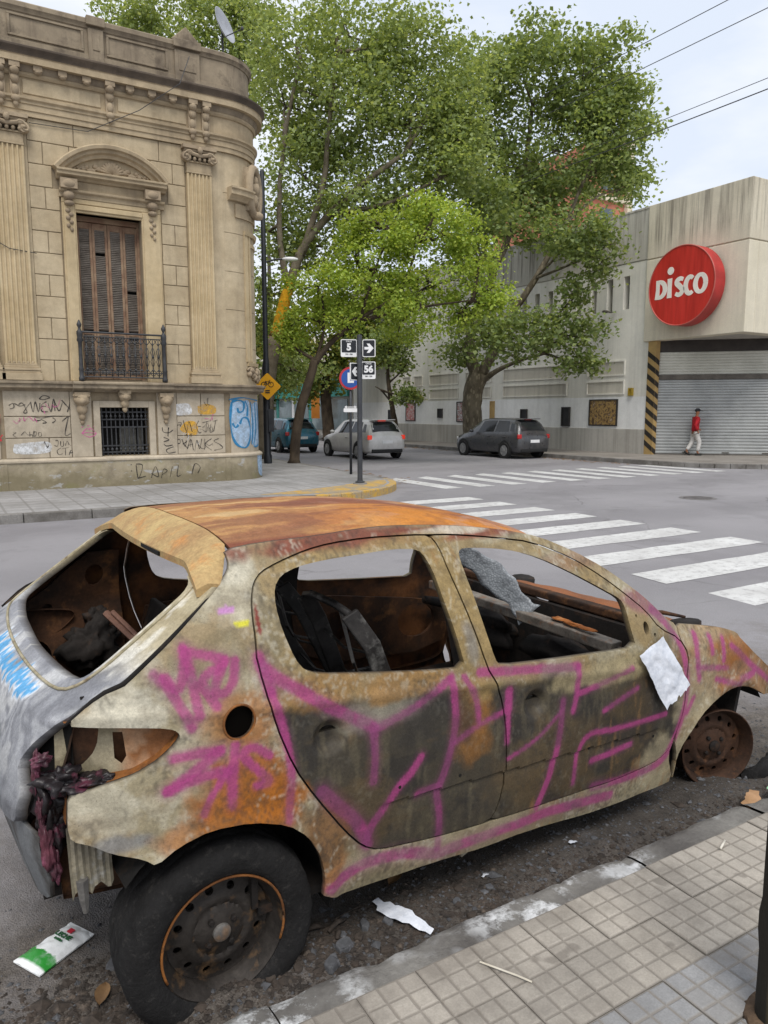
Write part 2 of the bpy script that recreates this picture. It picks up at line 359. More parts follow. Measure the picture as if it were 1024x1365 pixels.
# --- zebra crossings
t = NT('worn_white_line'); w = t.ramp(t.noise(9, 6, .7), (.50, 0), (.68, .8)); c = t.mix(t.ramp(t.noise(1.5, 4), (.35, 0), (.65, 1)), hexl('cfcfcd'), hexl('b9b8b6'))
c = t.mix(w, c, hexl('8f8c8c')); c = t.mix(.22, c, t.ramp(t.noise(130, 3), (.3, .5), (.7, 1.1)), 'MULTIPLY'); t.bump(t.noise(130, 3), .3, .003); LINE = t.done(c, .75, 0, .3)
def stripe(q):
    m = MB(); k = 10; vs = []
    a, b, c_, d = [Vector(p) for p in q]
    L = [(a.lerp(b, i/k), d.lerp(c_, i/k)) for i in range(k+1)]
    for p, r in L: vs += [(p.x+rnd.uniform(-.008, .008), p.y+rnd.uniform(-.012, .012), .0045), (r.x+rnd.uniform(-.008, .008), r.y+rnd.uniform(-.012, .012), .0045)]
    m.add(vs, [(2*i, 2*i+2, 2*i+3, 2*i+1) for i in range(k)]); m.build('crossing_stripe', LINE, road, recalc=False)
for k in range(-1, 9):                    # across the near street
    v0 = 4.05+k*1.0; v0 = 3.99+k*.985
    u1 = 9.55-.035*max(0, k-3); stripe([(6.30+.06*k*.5, v0, 0), (u1, v0, 0), (u1, v0+.52, 0), (6.35+.06*k*.5, v0+.52, 0)])
for k in range(11):                       # across the far street
    u0 = 9.93+k*.985; stripe([(u0, 13.98, 0), (u0+.48, 13.98, 0), (u0+.50, 17.0, 0), (u0+.02, 16.7+.05*k*.5, 0)])
# manhole cover out in the junction
IRON = pmat('cast_iron', hexl('807c7b'), hexl('6b6867'), 6, .7, .1, 60, .4, .3)
m = MB(); m.lathe([(.0, .006), (.30, .006), (.31, .010), (.36, .010), (.37, .004)], 28, (13.34, 9.83, 0))
for i in range(-4, 5): 
    w = math.sqrt(max(0, .28**2-(i*.06)**2)); m.box(13.34+i*.06-.012, 13.34+i*.06+.012, 9.83-w, 9.83+w, .006, .012)
tag(m.build('manhole_cover', IRON), 'round iron manhole cover set in the junction asphalt', 'manhole cover')

# ------------------------------------------------------------------ ornate corner house
def stone_material(name, c1, c2, streak=.35, moss=False, grime=.3):
    t = NT(name); X, Y, Z = t.sep()
    col = t.mix(t.ramp(t.noise(1.1, 6, .62), (.33, 0), (.67, 1)), c1, c2)
    col = t.mix(.35, col, t.ramp(t.noise(7, 6, .65), (.3, .6), (.7, 1.12)), 'MULTIPLY')
    sv = t.noise(1.0, 6, .65, vec=t.map(t.pos, (3.2, 3.2, .28)))
    col = t.mix(t.math('MULTIPLY', t.ramp(sv, (.50, 0), (.72, 1)), streak), col, hexl('5b5046'))
    gn = t.ramp(t.noise(2.1, 7, .7), (.52, 0), (.66, 1)); col = t.mix(t.math('MULTIPLY', gn, grime), col, hexl('4a4139'))
    if moss:
        hz = t.math('ADD', t.math('MULTIPLY', Z, 1.25), t.math('MULTIPLY', t.math('SUBTRACT', t.noise(1.7, 6, .65), .5), 1.6))
        col = t.mix(t.ramp(hz, (.40, .6), (.75, 0)), col, hexl('6a6248'))
        col = t.mix(t.ramp(t.noise(3.4, 5, .6), (.58, 0), (.70, .40)), col, hexl('7d7b4c'))
        col = t.mix(t.ramp(t.noise(2.6, 4, .6, vec=t.map(t.pos, (1.4, 1, 3))), (.60, 0), (.68, .5)), col, hexl('b9bcc0'))
    col = t.mix(.3, col, t.ramp(t.noise(75, 4, .7), (.3, .5), (.7, 1.15)), 'MULTIPLY')
    t.bump(t.math('ADD', t.noise(60, 4), t.math('MULTIPLY', t.noise(8, 5), 1.5)), .35, .008)
    return t.done(col, .9, 0, .25)
ST_WALL = stone_material('house_wall_stone', hexl('c6b699'), hexl('b09f82'), .3, grime=.16)
ST_LOW = stone_material('house_lower_stone', hexl('c2b6a2'), hexl('aa9e8b'), .28, grime=.22)
ST_PLINTH = stone_material('house_plinth_stone', hexl('b3a890'), hexl('988d78'), .3, moss=True)
ST_PIL = stone_material('house_pilaster_stone', hexl('ccb996'), hexl('baa682'), .22, grime=.06)
ST_TRIM = stone_material('house_trim_stone', hexl('c0ae90'), hexl('a6957a'), .35, grime=.2)
ST_DARK = stone_material('house_weathered_stone', hexl('a3957f'), hexl('7b6f60'), .75, grime=.55)
ST_CROWN = stone_material('house_blackened_cornice', hexl('6d6154'), hexl('47403a'), .9, grime=.8)
JOINT = stone_material('house_joint_stone', hexl('a5967e'), hexl('91836d'), .3, grime=.3)
ORN = stone_material('house_ornament', hexl('b3a288'), hexl('978670'), .4, grime=.35)

FV = 17.10; UC = 5.85; RC = 1.02
house = empty('corner_house', (3.4, FV, .15), 0, 'ornate weathered beige corner house with rounded corner, fluted pilasters and graffiti along its base', 'house')
HO = Vector((3.4, FV, .15))
def hb(m, name, mat, parent=None, **k):
    o = m.build(name, mat, None, **k)
    p = parent or house; o.parent = p
    o.matrix_parent_inverse = Matrix.Translation(-HO)
    return o
def hsub(m, name, mat, par, **k):
    o = m.build(name, mat, None, **k); o.parent = par; o.matrix_parent_inverse = (Matrix.Translation(HO) @ Matrix.Translation(-HO)); return o
def facade_path(u0=-3.0, v1=34.0, n=14, uc=UC, r=RC, v=FV):
    P = [((u0, v), (0, -1)), ((uc, v), (0, -1))]
    for i in range(1, n+1):
        a = math.pi/2*i/n; P.append(((uc+r*math.sin(a), v+r-r*math.cos(a)), (math.sin(a), -math.cos(a))))
    P.append(((uc+r, v1), (1, 0))); return P
FP = facade_path()
def curve_part(a0, a1, n=8):
    return [((UC+RC*math.sin(a), FV+RC-RC*math.cos(a)), (math.sin(a), -math.cos(a))) for a in [R_(a0+(a1-a0)*i/n) for i in range(n+1)]]
# carcass: solid block with openings for the two windows left in the front
WU0, WU1, WZ0, WZ1 = 2.69, 4.01, 2.45, 5.85
BU0, BU1, BZ0, BZ1 = 2.97, 4.00, .81, 1.86
m = MB()
def vq(u0, u1, z0, z1, v=FV): m.add([(u0, v, z0), (u1, v, z0), (u1, v, z1), (u0, v, z1)], [(0, 1, 2, 3)])
for u0, u1, z0, z1 in ((-3, BU0, .1, 2.2), (BU1, UC, .1, 2.2), (BU0, BU1, .1, BZ0), (BU0, BU1, BZ1, 2.2), (-3, WU0, 2.2, 9.0), (WU1, UC, 2.2, 9.0), (WU0, WU1, 2.2, WZ0), (WU0, WU1, WZ1, 9.0)): vq(u0, u1, z0, z1)
k = FP[1:]; vs = []
for (p, n) in k: vs += [(p[0], p[1], .1), (p[0], p[1], 9.0)]
m.add(vs, [(2*i, 2*i+2, 2*i+3, 2*i+1) for i in range(len(k)-1)])
for u0, u1, z0, z1, d in ((WU0, WU1, WZ0, WZ1, .42), (BU0, BU1, BZ0, BZ1, .40)):
    m.add([(u0, FV, z0), (u1, FV, z0), (u1, FV, z1), (u0, FV, z1), (u0, FV+d, z0), (u1, FV+d, z0), (u1, FV+d, z1), (u0, FV+d, z1)], [(0, 4, 5, 1), (1, 5, 6, 2), (2, 6, 7, 3), (3, 7, 4, 0)])
hb(m, 'wall', JOINT, recalc=False)
m = MB(); m.add([(-3, FV+.1, 8.9), (UC+RC-.1, FV+.8, 8.9), (UC+RC-.1, 34, 8.9), (-3, 34, 8.9)], [(0, 1, 2, 3)]); m.box(-3, -2.9, FV+.02, 34, .1, 8.9); hb(m, 'roof', ST_DARK, recalc=False)

def block(u0, u1, z0, z1, mat, d=.022, g=.0075):
    m = MB(); m.box(u0+g, u1-g, FV-d-rnd.uniform(0, .004), FV+.02, z0+g, z1-g); hb(m, 'stone_block', mat, bevel=.009)
# upper storey blocks between the pilasters, courses .43 m
ZC = [2.40+.43*i for i in range(13)]
for side, (a, b) in enumerate(((1.84, 2.40), (4.44, 5.00))):
    for i in range(12):
        z0, z1 = ZC[i], ZC[i+1]
        if i == 11: break
        if i >= 9: continue
        if (i+side) % 2 == 0: c = a+.5*(b-a)+rnd.uniform(-.02, .02); block(a, c, z0, z1, ST_WALL); block(c, b, z0, z1, ST_WALL)
        else: block(a, b, z0, z1, ST_WALL)
for us, zi in (((1.84, 2.28), 9), ((4.60, 5.0), 9), ((1.84, 2.12, 2.62), 10), ((4.25, 4.72, 5.0), 10), ((1.84, 2.72, 4.44, 5.0), 11)):
    for a, b in zip(us, us[1:]): block(a, b, ZC[zi], ZC[zi+1], ST_WALL)
block(2.62, 4.25, ZC[10]+.12, ZC[11], ST_WALL, .02)
for i in range(12): block(-1.2, .55, ZC[i], ZC[i+1], ST_WALL)
for a, b in ((5.57, 5.85), (1.77, 1.84), (1.10, 1.20)):
    m = MB(); m.box(a, b, FV-.026, FV+.02, 2.405, 7.558); hb(m, 'wall_strip', ST_WALL)
# lower storey blocks
for a, b, z0, z1 in ((-1.4, 1.02, 1.67, 2.2), (-1.4, 1.02, 1.225, 1.67), (-1.4, 1.02, .80, 1.225), (1.10, 2.37, 1.67, 2.2), (1.10, 2.37, 1.225, 1.67), (1.10, 1.93, .80, 1.225), (1.93, 2.37, .80, 1.225),
                     (4.62, 5.18, 1.67, 2.2), (5.18, 5.75, 1.67, 2.2), (4.62, 5.75, 1.225, 1.67), (4.62, 5.75, .80, 1.225)): block(a, b, z0, z1, ST_LOW, .035)
for a, b in ((2.37, 2.80), (4.18, 4.62)): block(a, b, .80, 2.2, ST_LOW, .045, .004)          # piers that carry the balcony consoles
# curved corner skin, upper and lower
m = MB(); m.sweep([(0.0, .80), (.03, .80), (.03, 2.2), (0, 2.2)], curve_part(2, 90, 12)); hb(m, 'curved_wall_lower', ST_LOW, smooth=True, auto=40)
for i in range(6):
    m = MB(); z0 = 2.40+.86*i; m.sweep([(-.01, z0+.006), (.018, z0+.006), (.018, min(7.56, z0+.86)-.006), (-.01, min(7.56, z0+.86)-.006)], curve_part(0, 90, 12)); hb(m, 'curved_wall_course', ST_WALL, smooth=True, auto=40)
# plinth with its moulding
m = MB(); m.sweep([(0, .12), (.10, .12), (.10, .70), (0, .70)], FP); hb(m, 'plinth', ST_PLINTH, smooth=True, auto=30)
m = MB(); m.sweep([(0, .70), (.10, .70), (.125, .72), (.125, .755), (.085, .785), (.06, .80), (0, .80)], FP); hb(m, 'plinth_moulding', ST_LOW, smooth=True, auto=30)
for a in (.98, 5.72):
    m = MB(); m.box(a, a+.13, FV-.112, FV, .125, .698); hb(m, 'plinth_break', ST_PLINTH, bevel=.01)
# string course that carries the balcony
LED = [(0, 2.19), (.06, 2.19), (.09, 2.22), (.17, 2.24), (.20, 2.26), (.20, 2.33), (.235, 2.345), (.235, 2.385), (.20, 2.40), (0, 2.41)]
m = MB(); m.sweep(LED, FP); hb(m, 'string_course', ST_DARK, smooth=True, auto=30)
m = MB(); m.sweep([(o*1.0+.10 if o > .01 else 0, z-.001 if z < 2.4 else z+.003) for o, z in LED], [((2.42, FV), (0, -1)), ((4.52, FV), (0, -1))]); bal_slab = hb(m, 'balcony_slab', ST_DARK, bevel=.008)

# ---- pilasters
def pilaster(u0, u1):
    w = u1-u0; d = .115; nfl = 6; pts = [(u0, 0), (u0, -d)]; fw = w/(nfl+.6); s0 = u0+.3*fw
    for i in range(nfl):
        a = s0+i*fw+.16*fw; b = s0+(i+1)*fw-.16*fw
        for j in range(6): th = math.pi*j/5; pts.append(((a+b)/2-(b-a)/2*math.cos(th), -d+.034*math.sin(th)))
    pts += [(u1, -d), (u1, 0)]
    m = MB(); m.prism(pts, 2.74, 6.98, lambda p, t: (p[0], FV+p[1], t)); root = hb(m, 'pilaster', ST_PIL)
    m = MB()
    for o, a, b in ((.11, 2.405, 2.55), (.075, 2.552, 2.60), (.09, 2.602, 2.655), (.045, 2.657, 2.70), (.02, 2.70, 2.742)): m.box(u0-o*.8, u1+o*.8, FV-d-o, FV, a, b)
    for i in range(nfl): m.ell((s0+(i+.5)*fw, FV-d+.004, 2.76), (fw*.34, .02, .035), 8, 5)
    hsub(m, 'pilaster_base', ST_TRIM, root, bevel=.008)
    m = MB(); m.box(u0-.01, u1+.01, FV-d-.012, FV, 6.982, 7.02); m.box(u0, u1, FV-d, FV, 7.022, 7.20)
    m.box(u0-.02, u1+.02, FV-d-.03, FV, 7.202, 7.235)
    hsub(m, 'neck', ST_TRIM, root, bevel=.006)
    cap = MB()
    cap.box(u0-.10, u1+.10, FV-d-.11, FV, 7.47, 7.545); cap.box(u0-.06, u1+.06, FV-d-.07, FV, 7.42, 7.468)
    cap.tube([(u0-.02, FV-d-.06, 7.40), ((u0+u1)/2, FV-d-.075, 7.34), (u1+.02, FV-d-.06, 7.40)], .045, 8)
    for s, c in ((-1, u0-.02), (1, u1+.02)):
        pts = []
        for i in range(22): th = i/21*2.6*math.pi*1.0; r = .115*(1-i/24); pts.append((c-s*r*math.cos(th)*-1*(-1), FV-d-.085, 7.31+r*math.sin(th+.6)))
        cap.tube(pts, [.030*(1-i/40) for i in range(22)], 6)
        cap.lathe([(.10, -.02), (.105, .10)], 14, (c, FV-d-.06, 7.31), (0, 1, 0)); cap.ell((c, FV-d-.10, 7.31), (.035, .03, .035), 8, 5)
    for i in range(5): cap.ell((u0+(i+.5)*(u1-u0)/5, FV-d-.05, 7.27), (.04, .045, .045), 8, 5)
    cap.ell(((u0+u1)/2, FV-d-.12, 7.44), (.06, .05, .075), 10, 6)
    hsub(cap, 'capital', ORN, root, smooth=True, auto=40)
pilaster(5.02, 5.57); pilaster(1.20, 1.77); pilaster(.62, 1.10)

# ---- main window: shutters, surround, pediment, balcony
WOOD = pmat('old_shutter_wood', hexl('9a8168'), hexl('7d5f4b'), 5, .75, 0, 60, .4, .3)
SLAT = pmat('grey_shutter_slat', hexl('938b81'), hexl('7d746b'), 6, .8, 0, 60, .4, .3)
DARKIN = pmat('dark_room', (.012, .011, .010), (.008, .008, .008), 2, .95, bump=0)
m = MB(); m.box(WU0, WU1, FV+.44, FV+.46, WZ0, WZ1); hb(m, 'dark_room_behind', DARKIN)
lw = (WU1-WU0-.06)/4
sh = empty('shutter_set'); sh.parent = house; sh.matrix_parent_inverse = Matrix.Translation(-HO)
fm = MB(); fm.box(WU0, WU0+.05, FV+.22, FV+.34, WZ0, WZ1); fm.box(WU1-.05, WU1, FV+.22, FV+.34, WZ0, WZ1); fm.box(WU0+.05, WU1-.05, FV+.22, FV+.34, WZ1-.10, WZ1)
hsub(fm, 'window_frame', WOOD, sh, bevel=.006)
broken = {(3, 46), (3, 47), (3, 22), (3, 20), (1, 66), (1, 67)}
for i in range(4):
    a = WU0+.03+i*lw; b = a+lw-.006; y0 = FV+.25+(.012 if i % 2 else 0); z0, z1 = WZ0+.02, WZ1-.11; f = .052
    m = MB(); m.box(a, a+f, y0, y0+.05, z0, z1); m.box(b-f, b, y0, y0+.05, z0, z1); m.box(a+f, b-f, y0+.003, y0+.047, z1-.13, z1); m.box(a+f, b-f, y0+.003, y0+.047, z0, z0+.10); m.box(a+f, b-f, y0+.003, y0+.047, z0+.95, z0+1.02)
    hsub(m, 'shutter_leaf', WOOD, sh, bevel=.005)
    s = MB(); n = 80; hgt = (z1-z0-.24)/n
    for j in range(n):
        zc = z0+.105+(j+.5)*hgt
        if (i, j) in broken or abs(zc-z0-.985) < .05: continue
        dz = rnd.uniform(-.003, .003); tl = .016+(rnd.uniform(-.01, .012) if rnd.random() < .12 else 0)
        s.obox(((a+b)/2, y0+.025, zc+dz), ((b-a)/2-f+.004, 0, 0), (0, .019, -tl), (0, .0025, .0035))
    o = hsub(s, 'louvre_slats', SLAT, sh); tag(o, kind='stuff')
# surround
m = MB()
for a, b in ((2.42, 2.69), (4.01, 4.42)):
    c = b if a < 3 else a
    m.box(a, b, FV-.075, FV, 2.41, 6.02); m.box(a+.03, b-.03, FV-.10, FV, 2.41, 6.0)
m.box(WU0-.27, WU1+.41, FV-.077, FV, 6.02, 6.12)
hb(m, 'window_surround', ST_PIL, bevel=.012)
m = MB(); m.box(WU0, WU1, FV-.06, FV+.2, WZ1, 6.02); m.box(WU0-.02, WU1+.02, FV-.09, FV, WZ1+.05, 6.0); hb(m, 'window_lintel', ST_PIL, bevel=.01)
PU0, PU1 = 2.28, 4.60
m = MB(); m.sweep([(0, 6.12), (.09, 6.12), (.10, 6.20), (.15, 6.23), (.16, 6.27), (0, 6.27)], [((PU0+.10, FV), (0, -1)), ((PU1-.10, FV), (0, -1))])
m.box(PU0+.16, PU1-.16, FV-.08, FV, 6.27, 6.46)
m.sweep([(0, 6.46), (.12, 6.46), (.16, 6.50), (.25, 6.53), (.25, 6.58), (.28, 6.60), (.28, 6.64), (0, 6.65)], [((PU0+.06, FV), (0, -1)), ((PU1-.06, FV), (0, -1))])
hb(m, 'window_entablature', ST_TRIM, bevel=.006)
# segmental pediment: swept arch mouldings
half = (PU1-PU0)/2-.02; rise = .56; rad = (half*half+rise*rise)/(2*rise); pc = ((PU0+PU1)/2, 6.65+rise-rad); amax = math.asin(half/rad)
def arch(prof, name, mat):
    m = MB(); k = len(prof); vs = []; n = 28
    for i in range(n+1):
        a = -amax+2*amax*i/n
        for (o, r) in prof: vs.append((pc[0]+(rad+r)*math.sin(a), FV-o, pc[1]+(rad+r)*math.cos(a)))
    m.add(vs, [(i*k+j, (i+1)*k+j, (i+1)*k+(j+1) % k, i*k+(j+1) % k) for i in range(n) for j in range(k)]+[tuple(range(k)), tuple(n*k+j for j in range(k-1, -1, -1))])
    return hb(m, name, mat, smooth=True, auto=30)
ped = arch([(0, -.22), (.12, -.22), (.14, -.16), (.20, -.13), (.21, -.08), (.27, -.06), (.28, 0), (.24, .03), (0, .035)], 'arched_pediment', ST_TRIM)
m = MB(); pts = [(-half+.2, 6.65)]+[(pc[0]-(PU0+PU1)/2+(rad-.2)*math.sin(-amax+2*amax*i/16), pc[1]+(rad-.2)*math.cos(-amax+2*amax*i/16)) for i in range(1, 16)]+[(half-.2, 6.65)]
m.prism(pts, FV-.05, FV, lambda p, t: (p[0]+(PU0+PU1)/2, t, p[1])); hsub(m, 'tympanum', ST_TRIM, ped)
m = MB(); cx = (PU0+PU1)/2
for i in range(11):
    a = R_(-80+16*i); m.ell((cx+.13*math.sin(a), FV-.075, 6.72+.13*math.cos(a)), (.022+.02*abs(math.cos(a)), .03, .022+.09*abs(math.cos(a))), 6, 5)
    m.tube([(cx+.02*math.sin(a), FV-.08, 6.70), (cx+.24*math.sin(a), FV-.075, 6.70+.23*math.cos(a))], [.02, .032], 6)
for s in (-1, 1):
    for i in range(9):
        t_ = i/8; m.ell((cx+s*(.26+.48*t_), FV-.065, 6.76-.06*t_+.05*math.sin(i*1.9)), (.07-.03*t_, .03, .055-.02*t_), 8, 5)
    m.tube([(cx+s*(.2+.06*i), FV-.07, 6.72+.05*math.sin(i*1.3)) for i in range(10)], .018, 6)
hsub(m, 'shell_carving', ORN, ped, smooth=True)
# scroll consoles with leaf drops either side of the window head
for u in (2.56, 4.235):
    m = MB(); m.box(u-.16, u+.16, FV-.24, FV, 6.272, 6.458); m.ell((u, FV-.16, 6.36), (.17, .12, .11), 12, 8); m.ell((u, FV-.13, 6.15), (.12, .10, .10), 10, 6); m.ell((u, FV-.12, 6.0), (.10, .08, .06), 10, 6)
    for i in range(6): m.ell((u+(.03 if i % 2 else -.03), FV-.10, 5.86-.075*i), (.055-.004*i, .04, .05), 8, 5)
    hb(m, 'window_console', ORN, smooth=True, auto=45)
# balcony railing
BI = pmat('dark_painted_iron', hexl('4a4b4d'), hexl('37383a'), 8, .55, .3, 60, .35, .2)
rail = empty('balcony_railing'); rail.parent = house; rail.matrix_parent_inverse = Matrix.Translation(-HO)
BV = FV-.27
m = MB(); m.tube([(2.60, BV, 3.42), (4.33, BV, 3.42)], .022, 6); m.tube([(2.60, BV, 3.33), (4.33, BV, 3.33)], .012, 6); m.tube([(2.60, BV, 2.50), (4.33, BV, 2.50)], .015, 6); m.tube([(2.60, BV, 2.60), (4.33, BV, 2.60)], .012, 6)
for u in (2.60, 4.33):
    m.tube([(u, BV, 3.42), (u, FV-.05, 3.42)], .018, 6); m.tube([(u, BV, 2.50), (u, FV-.05, 2.50)], .014, 6)
    for k in range(1, 3): m.tube([(u, BV+k*.075, 2.5), (u, BV+k*.075, 3.42)], .010, 5)
hsub(m, 'hand_rail', BI, rail)
for u in (2.60, 4.33):
    m = MB(); m.lathe([(.055, 2.41), (.06, 2.47), (.045, 2.50), (.045, 2.62), (.055, 2.64), (.04, 2.70), (.035, 3.05), (.04, 3.20), (.065, 3.24), (.05, 3.30), (.06, 3.36), (.06, 3.42), (.03, 3.46), (.025, 3.50), (.045, 3.54), (.05, 3.57), (.03, 3.61), (.01, 3.66)], 10, (u, BV, 0)); hsub(m, 'railing_post', BI, rail, smooth=True)
m = MB(); m.tube([(0, 0, 2.50), (0, 0, 3.33)], .011, 6)
for z, r in ((2.66, .028), (2.95, .030), (3.22, .026)): m.ell((0, 0, z), (r, r*.8, r), 8, 5)
for s in (-1, 1):
    for zc, sg in ((3.22, 1), (2.66, -1)): m.tube([(s*.055*math.sin(a), 0, zc+sg*.055-sg*.055*math.cos(a)) for a in [R_(20+i*32) for i in range(8)]], .008, 5)
    m.tube([(s*.012, 0, 2.75), (s*.045, 0, 2.85), (s*.012, 0, 2.95), (s*.045, 0, 3.05), (s*.012, 0, 3.14)], .007, 5)
balm = m.build('baluster', BI, None, smooth=True)
for i in range(13):
    o = balm if i == 0 else balm.copy()
    if i: COL.objects.link(o)
    o.parent = rail; o.location = (2.60+1.73*(i+1)/14, BV, 0)
# lion-head consoles under the balcony and keystone
for u, z, s in ((2.60, 1.93, 1.0), (4.37, 1.93, 1.0), (3.48, 2.03, .8)):
    m = MB(); m.box(u-.15*s, u+.15*s, FV-.22, FV, z+.16*s, z+.25*s); m.ell((u, FV-.13, z+.10*s), (.16*s, .13, .15*s), 12, 8, jit=.12, rg=rnd); m.ell((u, FV-.22, z+.06*s), (.08*s, .06, .07*s), 10, 6)
    for q in (-1, 1): m.ell((u+q*.06*s, FV-.21, z+.15*s), (.035*s, .03, .03*s), 8, 5); m.ell((u+q*.13*s, FV-.12, z+.18*s), (.05*s, .06, .05*s), 8, 5)
    m.ell((u, FV-.11, z-.10*s), (.11*s, .09, .13*s), 10, 7, jit=.1, rg=rnd); m.ell((u, FV-.09, z-.26*s), (.07*s, .06, .09*s), 10, 6)
    if s == 1: 
        m.ell((u, FV-.07, z-.38), (.045, .04, .06), 8, 5)
    hb(m, 'lion_console' if s == 1 else 'keystone', ORN, smooth=True, auto=50)
# basement window
m = MB()
for a, b, z0, z1 in ((BU0-.14, BU0, .802, BZ1+.14), (BU1, BU1+.14, .802, BZ1+.14), (BU0, BU1, BZ1, BZ1+.14)): m.box(a, b, FV-.05, FV+.02, z0, z1)
hb(m, 'basement_surround', ST_LOW, bevel=.01)
m = MB(); m.box(BU0, BU1, FV+.40, FV+.42, BZ0, BZ1); hb(m, 'basement_dark', DARKIN)
PALE = pmat('pale_inner_blind', hexl('7a7871'), hexl('565550'), 6, .8)
m = MB(); m.box(3.42, 3.78, FV+.33, FV+.36, .86, 1.42); m.box(3.83, 3.94, FV+.33, FV+.36, .9, 1.45); hb(m, 'basement_blind', PALE)
gr = empty('window_grille'); gr.parent = house; gr.matrix_parent_inverse = Matrix.Translation(-HO)
for i in range(11):
    m = MB(); u = BU0+.05+i*(BU1-BU0-.1)/10; m.box(u-.011, u+.011, FV+.06, FV+.08, BZ0+.004, BZ1-.004); m.ell((u, FV+.055, BZ1-.19), (.03, .015, .03), 8, 5); m.ell((u, FV+.055, BZ0+.14), (.03, .015, .03), 8, 5); hsub(m, 'bar', BI, gr)
for z in (BZ0+.08, BZ0+.22, (BZ0+BZ1)/2+.1, BZ1-.26, BZ1-.10):
    m = MB(); m.box(BU0+.004, BU1-.004, FV+.045, FV+.060, z-.014, z+.014); hsub(m, 'cross_bar', BI, gr)

# ---- entablature, cornice, parapet
m = MB(); m.sweep([(0, 7.56), (.07, 7.56), (.07, 7.66), (.09, 7.665), (.09, 7.78), (.11, 7.785), (.11, 7.83), (.15, 7.86), (.155, 7.90), (0, 7.90)], FP); hb(m, 'architrave', ST_TRIM, smooth=True, auto=25)
m = MB(); m.sweep([(0, 7.90), (.06, 7.90), (.06, 8.28), (0, 8.28)], FP); hb(m, 'frieze', ST_TRIM, smooth=True, auto=25)
for a, b in ((1.82, 3.28), (3.62, 5.05)):
    m = MB(); m.box(a, b, FV-.078, FV-.05, 7.98, 8.24); hb(m, 'frieze_panel', ST_WALL, bevel=.01)
m = MB(); m.sweep([(0, 8.28), (.09, 8.28), (.12, 8.32), (.12, 8.36), (0, 8.36)], FP); hb(m, 'frieze_moulding', ST_TRIM, smooth=True, auto=25)
m = MB(); m.sweep([(0, 8.36), (.13, 8.36), (.16, 8.43), (.17, 8.478), (0, 8.478)], FP); hb(m, 'bed_moulding', ST_DARK, smooth=True, auto=25)
m = MB(); m.sweep([(0, 8.48), (.27, 8.48), (.27, 8.60), (.285, 8.61), (0, 8.61)], FP); hb(m, 'corona', ST_TRIM, smooth=True, auto=25)
m = MB(); m.sweep([(0, 8.612), (.28, 8.612), (.29, 8.65), (.32, 8.69), (.345, 8.73), (.345, 8.76), (.2, 8.83), (0, 8.88)], FP); hb(m, 'cornice', ST_CROWN, smooth=True, auto=25)
def console(u):
    m = MB(); m.box(u-.095, u+.095, FV-.255, FV-.06, 8.38, 8.478); m.ell((u, FV-.19, 8.34), (.09, .085, .085), 10, 7); m.ell((u, FV-.14, 8.20), (.085, .08, .10), 10, 7); m.ell((u, FV-.12, 8.0), (.075, .07, .12), 10, 7); m.box(u-.085, u+.085, FV-.14, FV-.05, 7.90, 8.38)
    m.ell((u, FV-.14, 7.84), (.085, .06, .07), 10, 6); m.ell((u, FV-.13, 7.75), (.05, .04, .07), 8, 6)
    hb(m, 'cornice_console', ORN, smooth=True, auto=45)
for u in (.1, .42, 1.42, 1.68, 3.45, 5.17, 5.47): console(u)
for u in (.75, 1.08, 2.10, 2.55, 3.0, 3.85, 4.30, 4.74):
    m = MB(); m.box(u-.08, u+.08, FV-.23, FV-.12, 8.38, 8.478); m.ell((u, FV-.19, 8.37), (.075, .05, .045), 8, 5); hb(m, 'modillion', ORN, smooth=True, auto=40)
# parapet
PB = -.02
m = MB(); m.sweep([(-.30, 8.84), (PB+.05, 8.85), (PB+.05, 8.98), (PB, 9.0), (PB, 9.50), (-.30, 9.50)], FP); hb(m, 'parapet', ST_DARK, smooth=True, auto=25)
m = MB(); m.sweep([(-.32, 9.50), (PB+.02, 9.50), (PB+.04, 9.55), (PB+.07, 9.58), (PB+.07, 9.66), (PB+.01, 9.70), (-.32, 9.70)], FP); hb(m, 'coping', ST_DARK, smooth=True, auto=25)
for a, b in ((1.62, 3.02), (3.46, 4.72)):          # panels with raised frames
    m = MB()
    for q in ((a, b, 9.04, 9.08), (a, b, 9.42, 9.46), (a, a+.05, 9.08, 9.42), (b-.05, b, 9.08, 9.42)): m.box(q[0], q[1], FV-PB-.03, FV-PB, q[2], q[3])
    hb(m, 'parapet_panel', ST_DARK, bevel=.008)
for a, b, zt in ((.4, 1.44, 9.82), (3.10, 3.40, 9.50), (4.86, 5.40, 9.50)):
    m = MB(); m.box(a, b, FV-PB-.07, FV+.2, 8.86, zt); m.box(a+.08, b-.08, FV-PB-.085, FV-PB, 9.08, 9.40)
    if zt > 9.6: m.box(a-.06, b+.06, FV-PB-.14, FV+.2, zt, zt+.14)
    else: m.box(a-.03, b+.03, FV-PB-.12, FV+.2, 9.54, 9.715)
    hb(m, 'parapet_pier', ST_DARK, bevel=.012)
m = MB(); m.prism([(4.80, 9.716), (5.46, 9.716), (5.13, 10.02)], FV-PB-.02, FV+.16, lambda p, t: (p[0], t, p[1])); hb(m, 'parapet_gable', ST_DARK, bevel=.02)

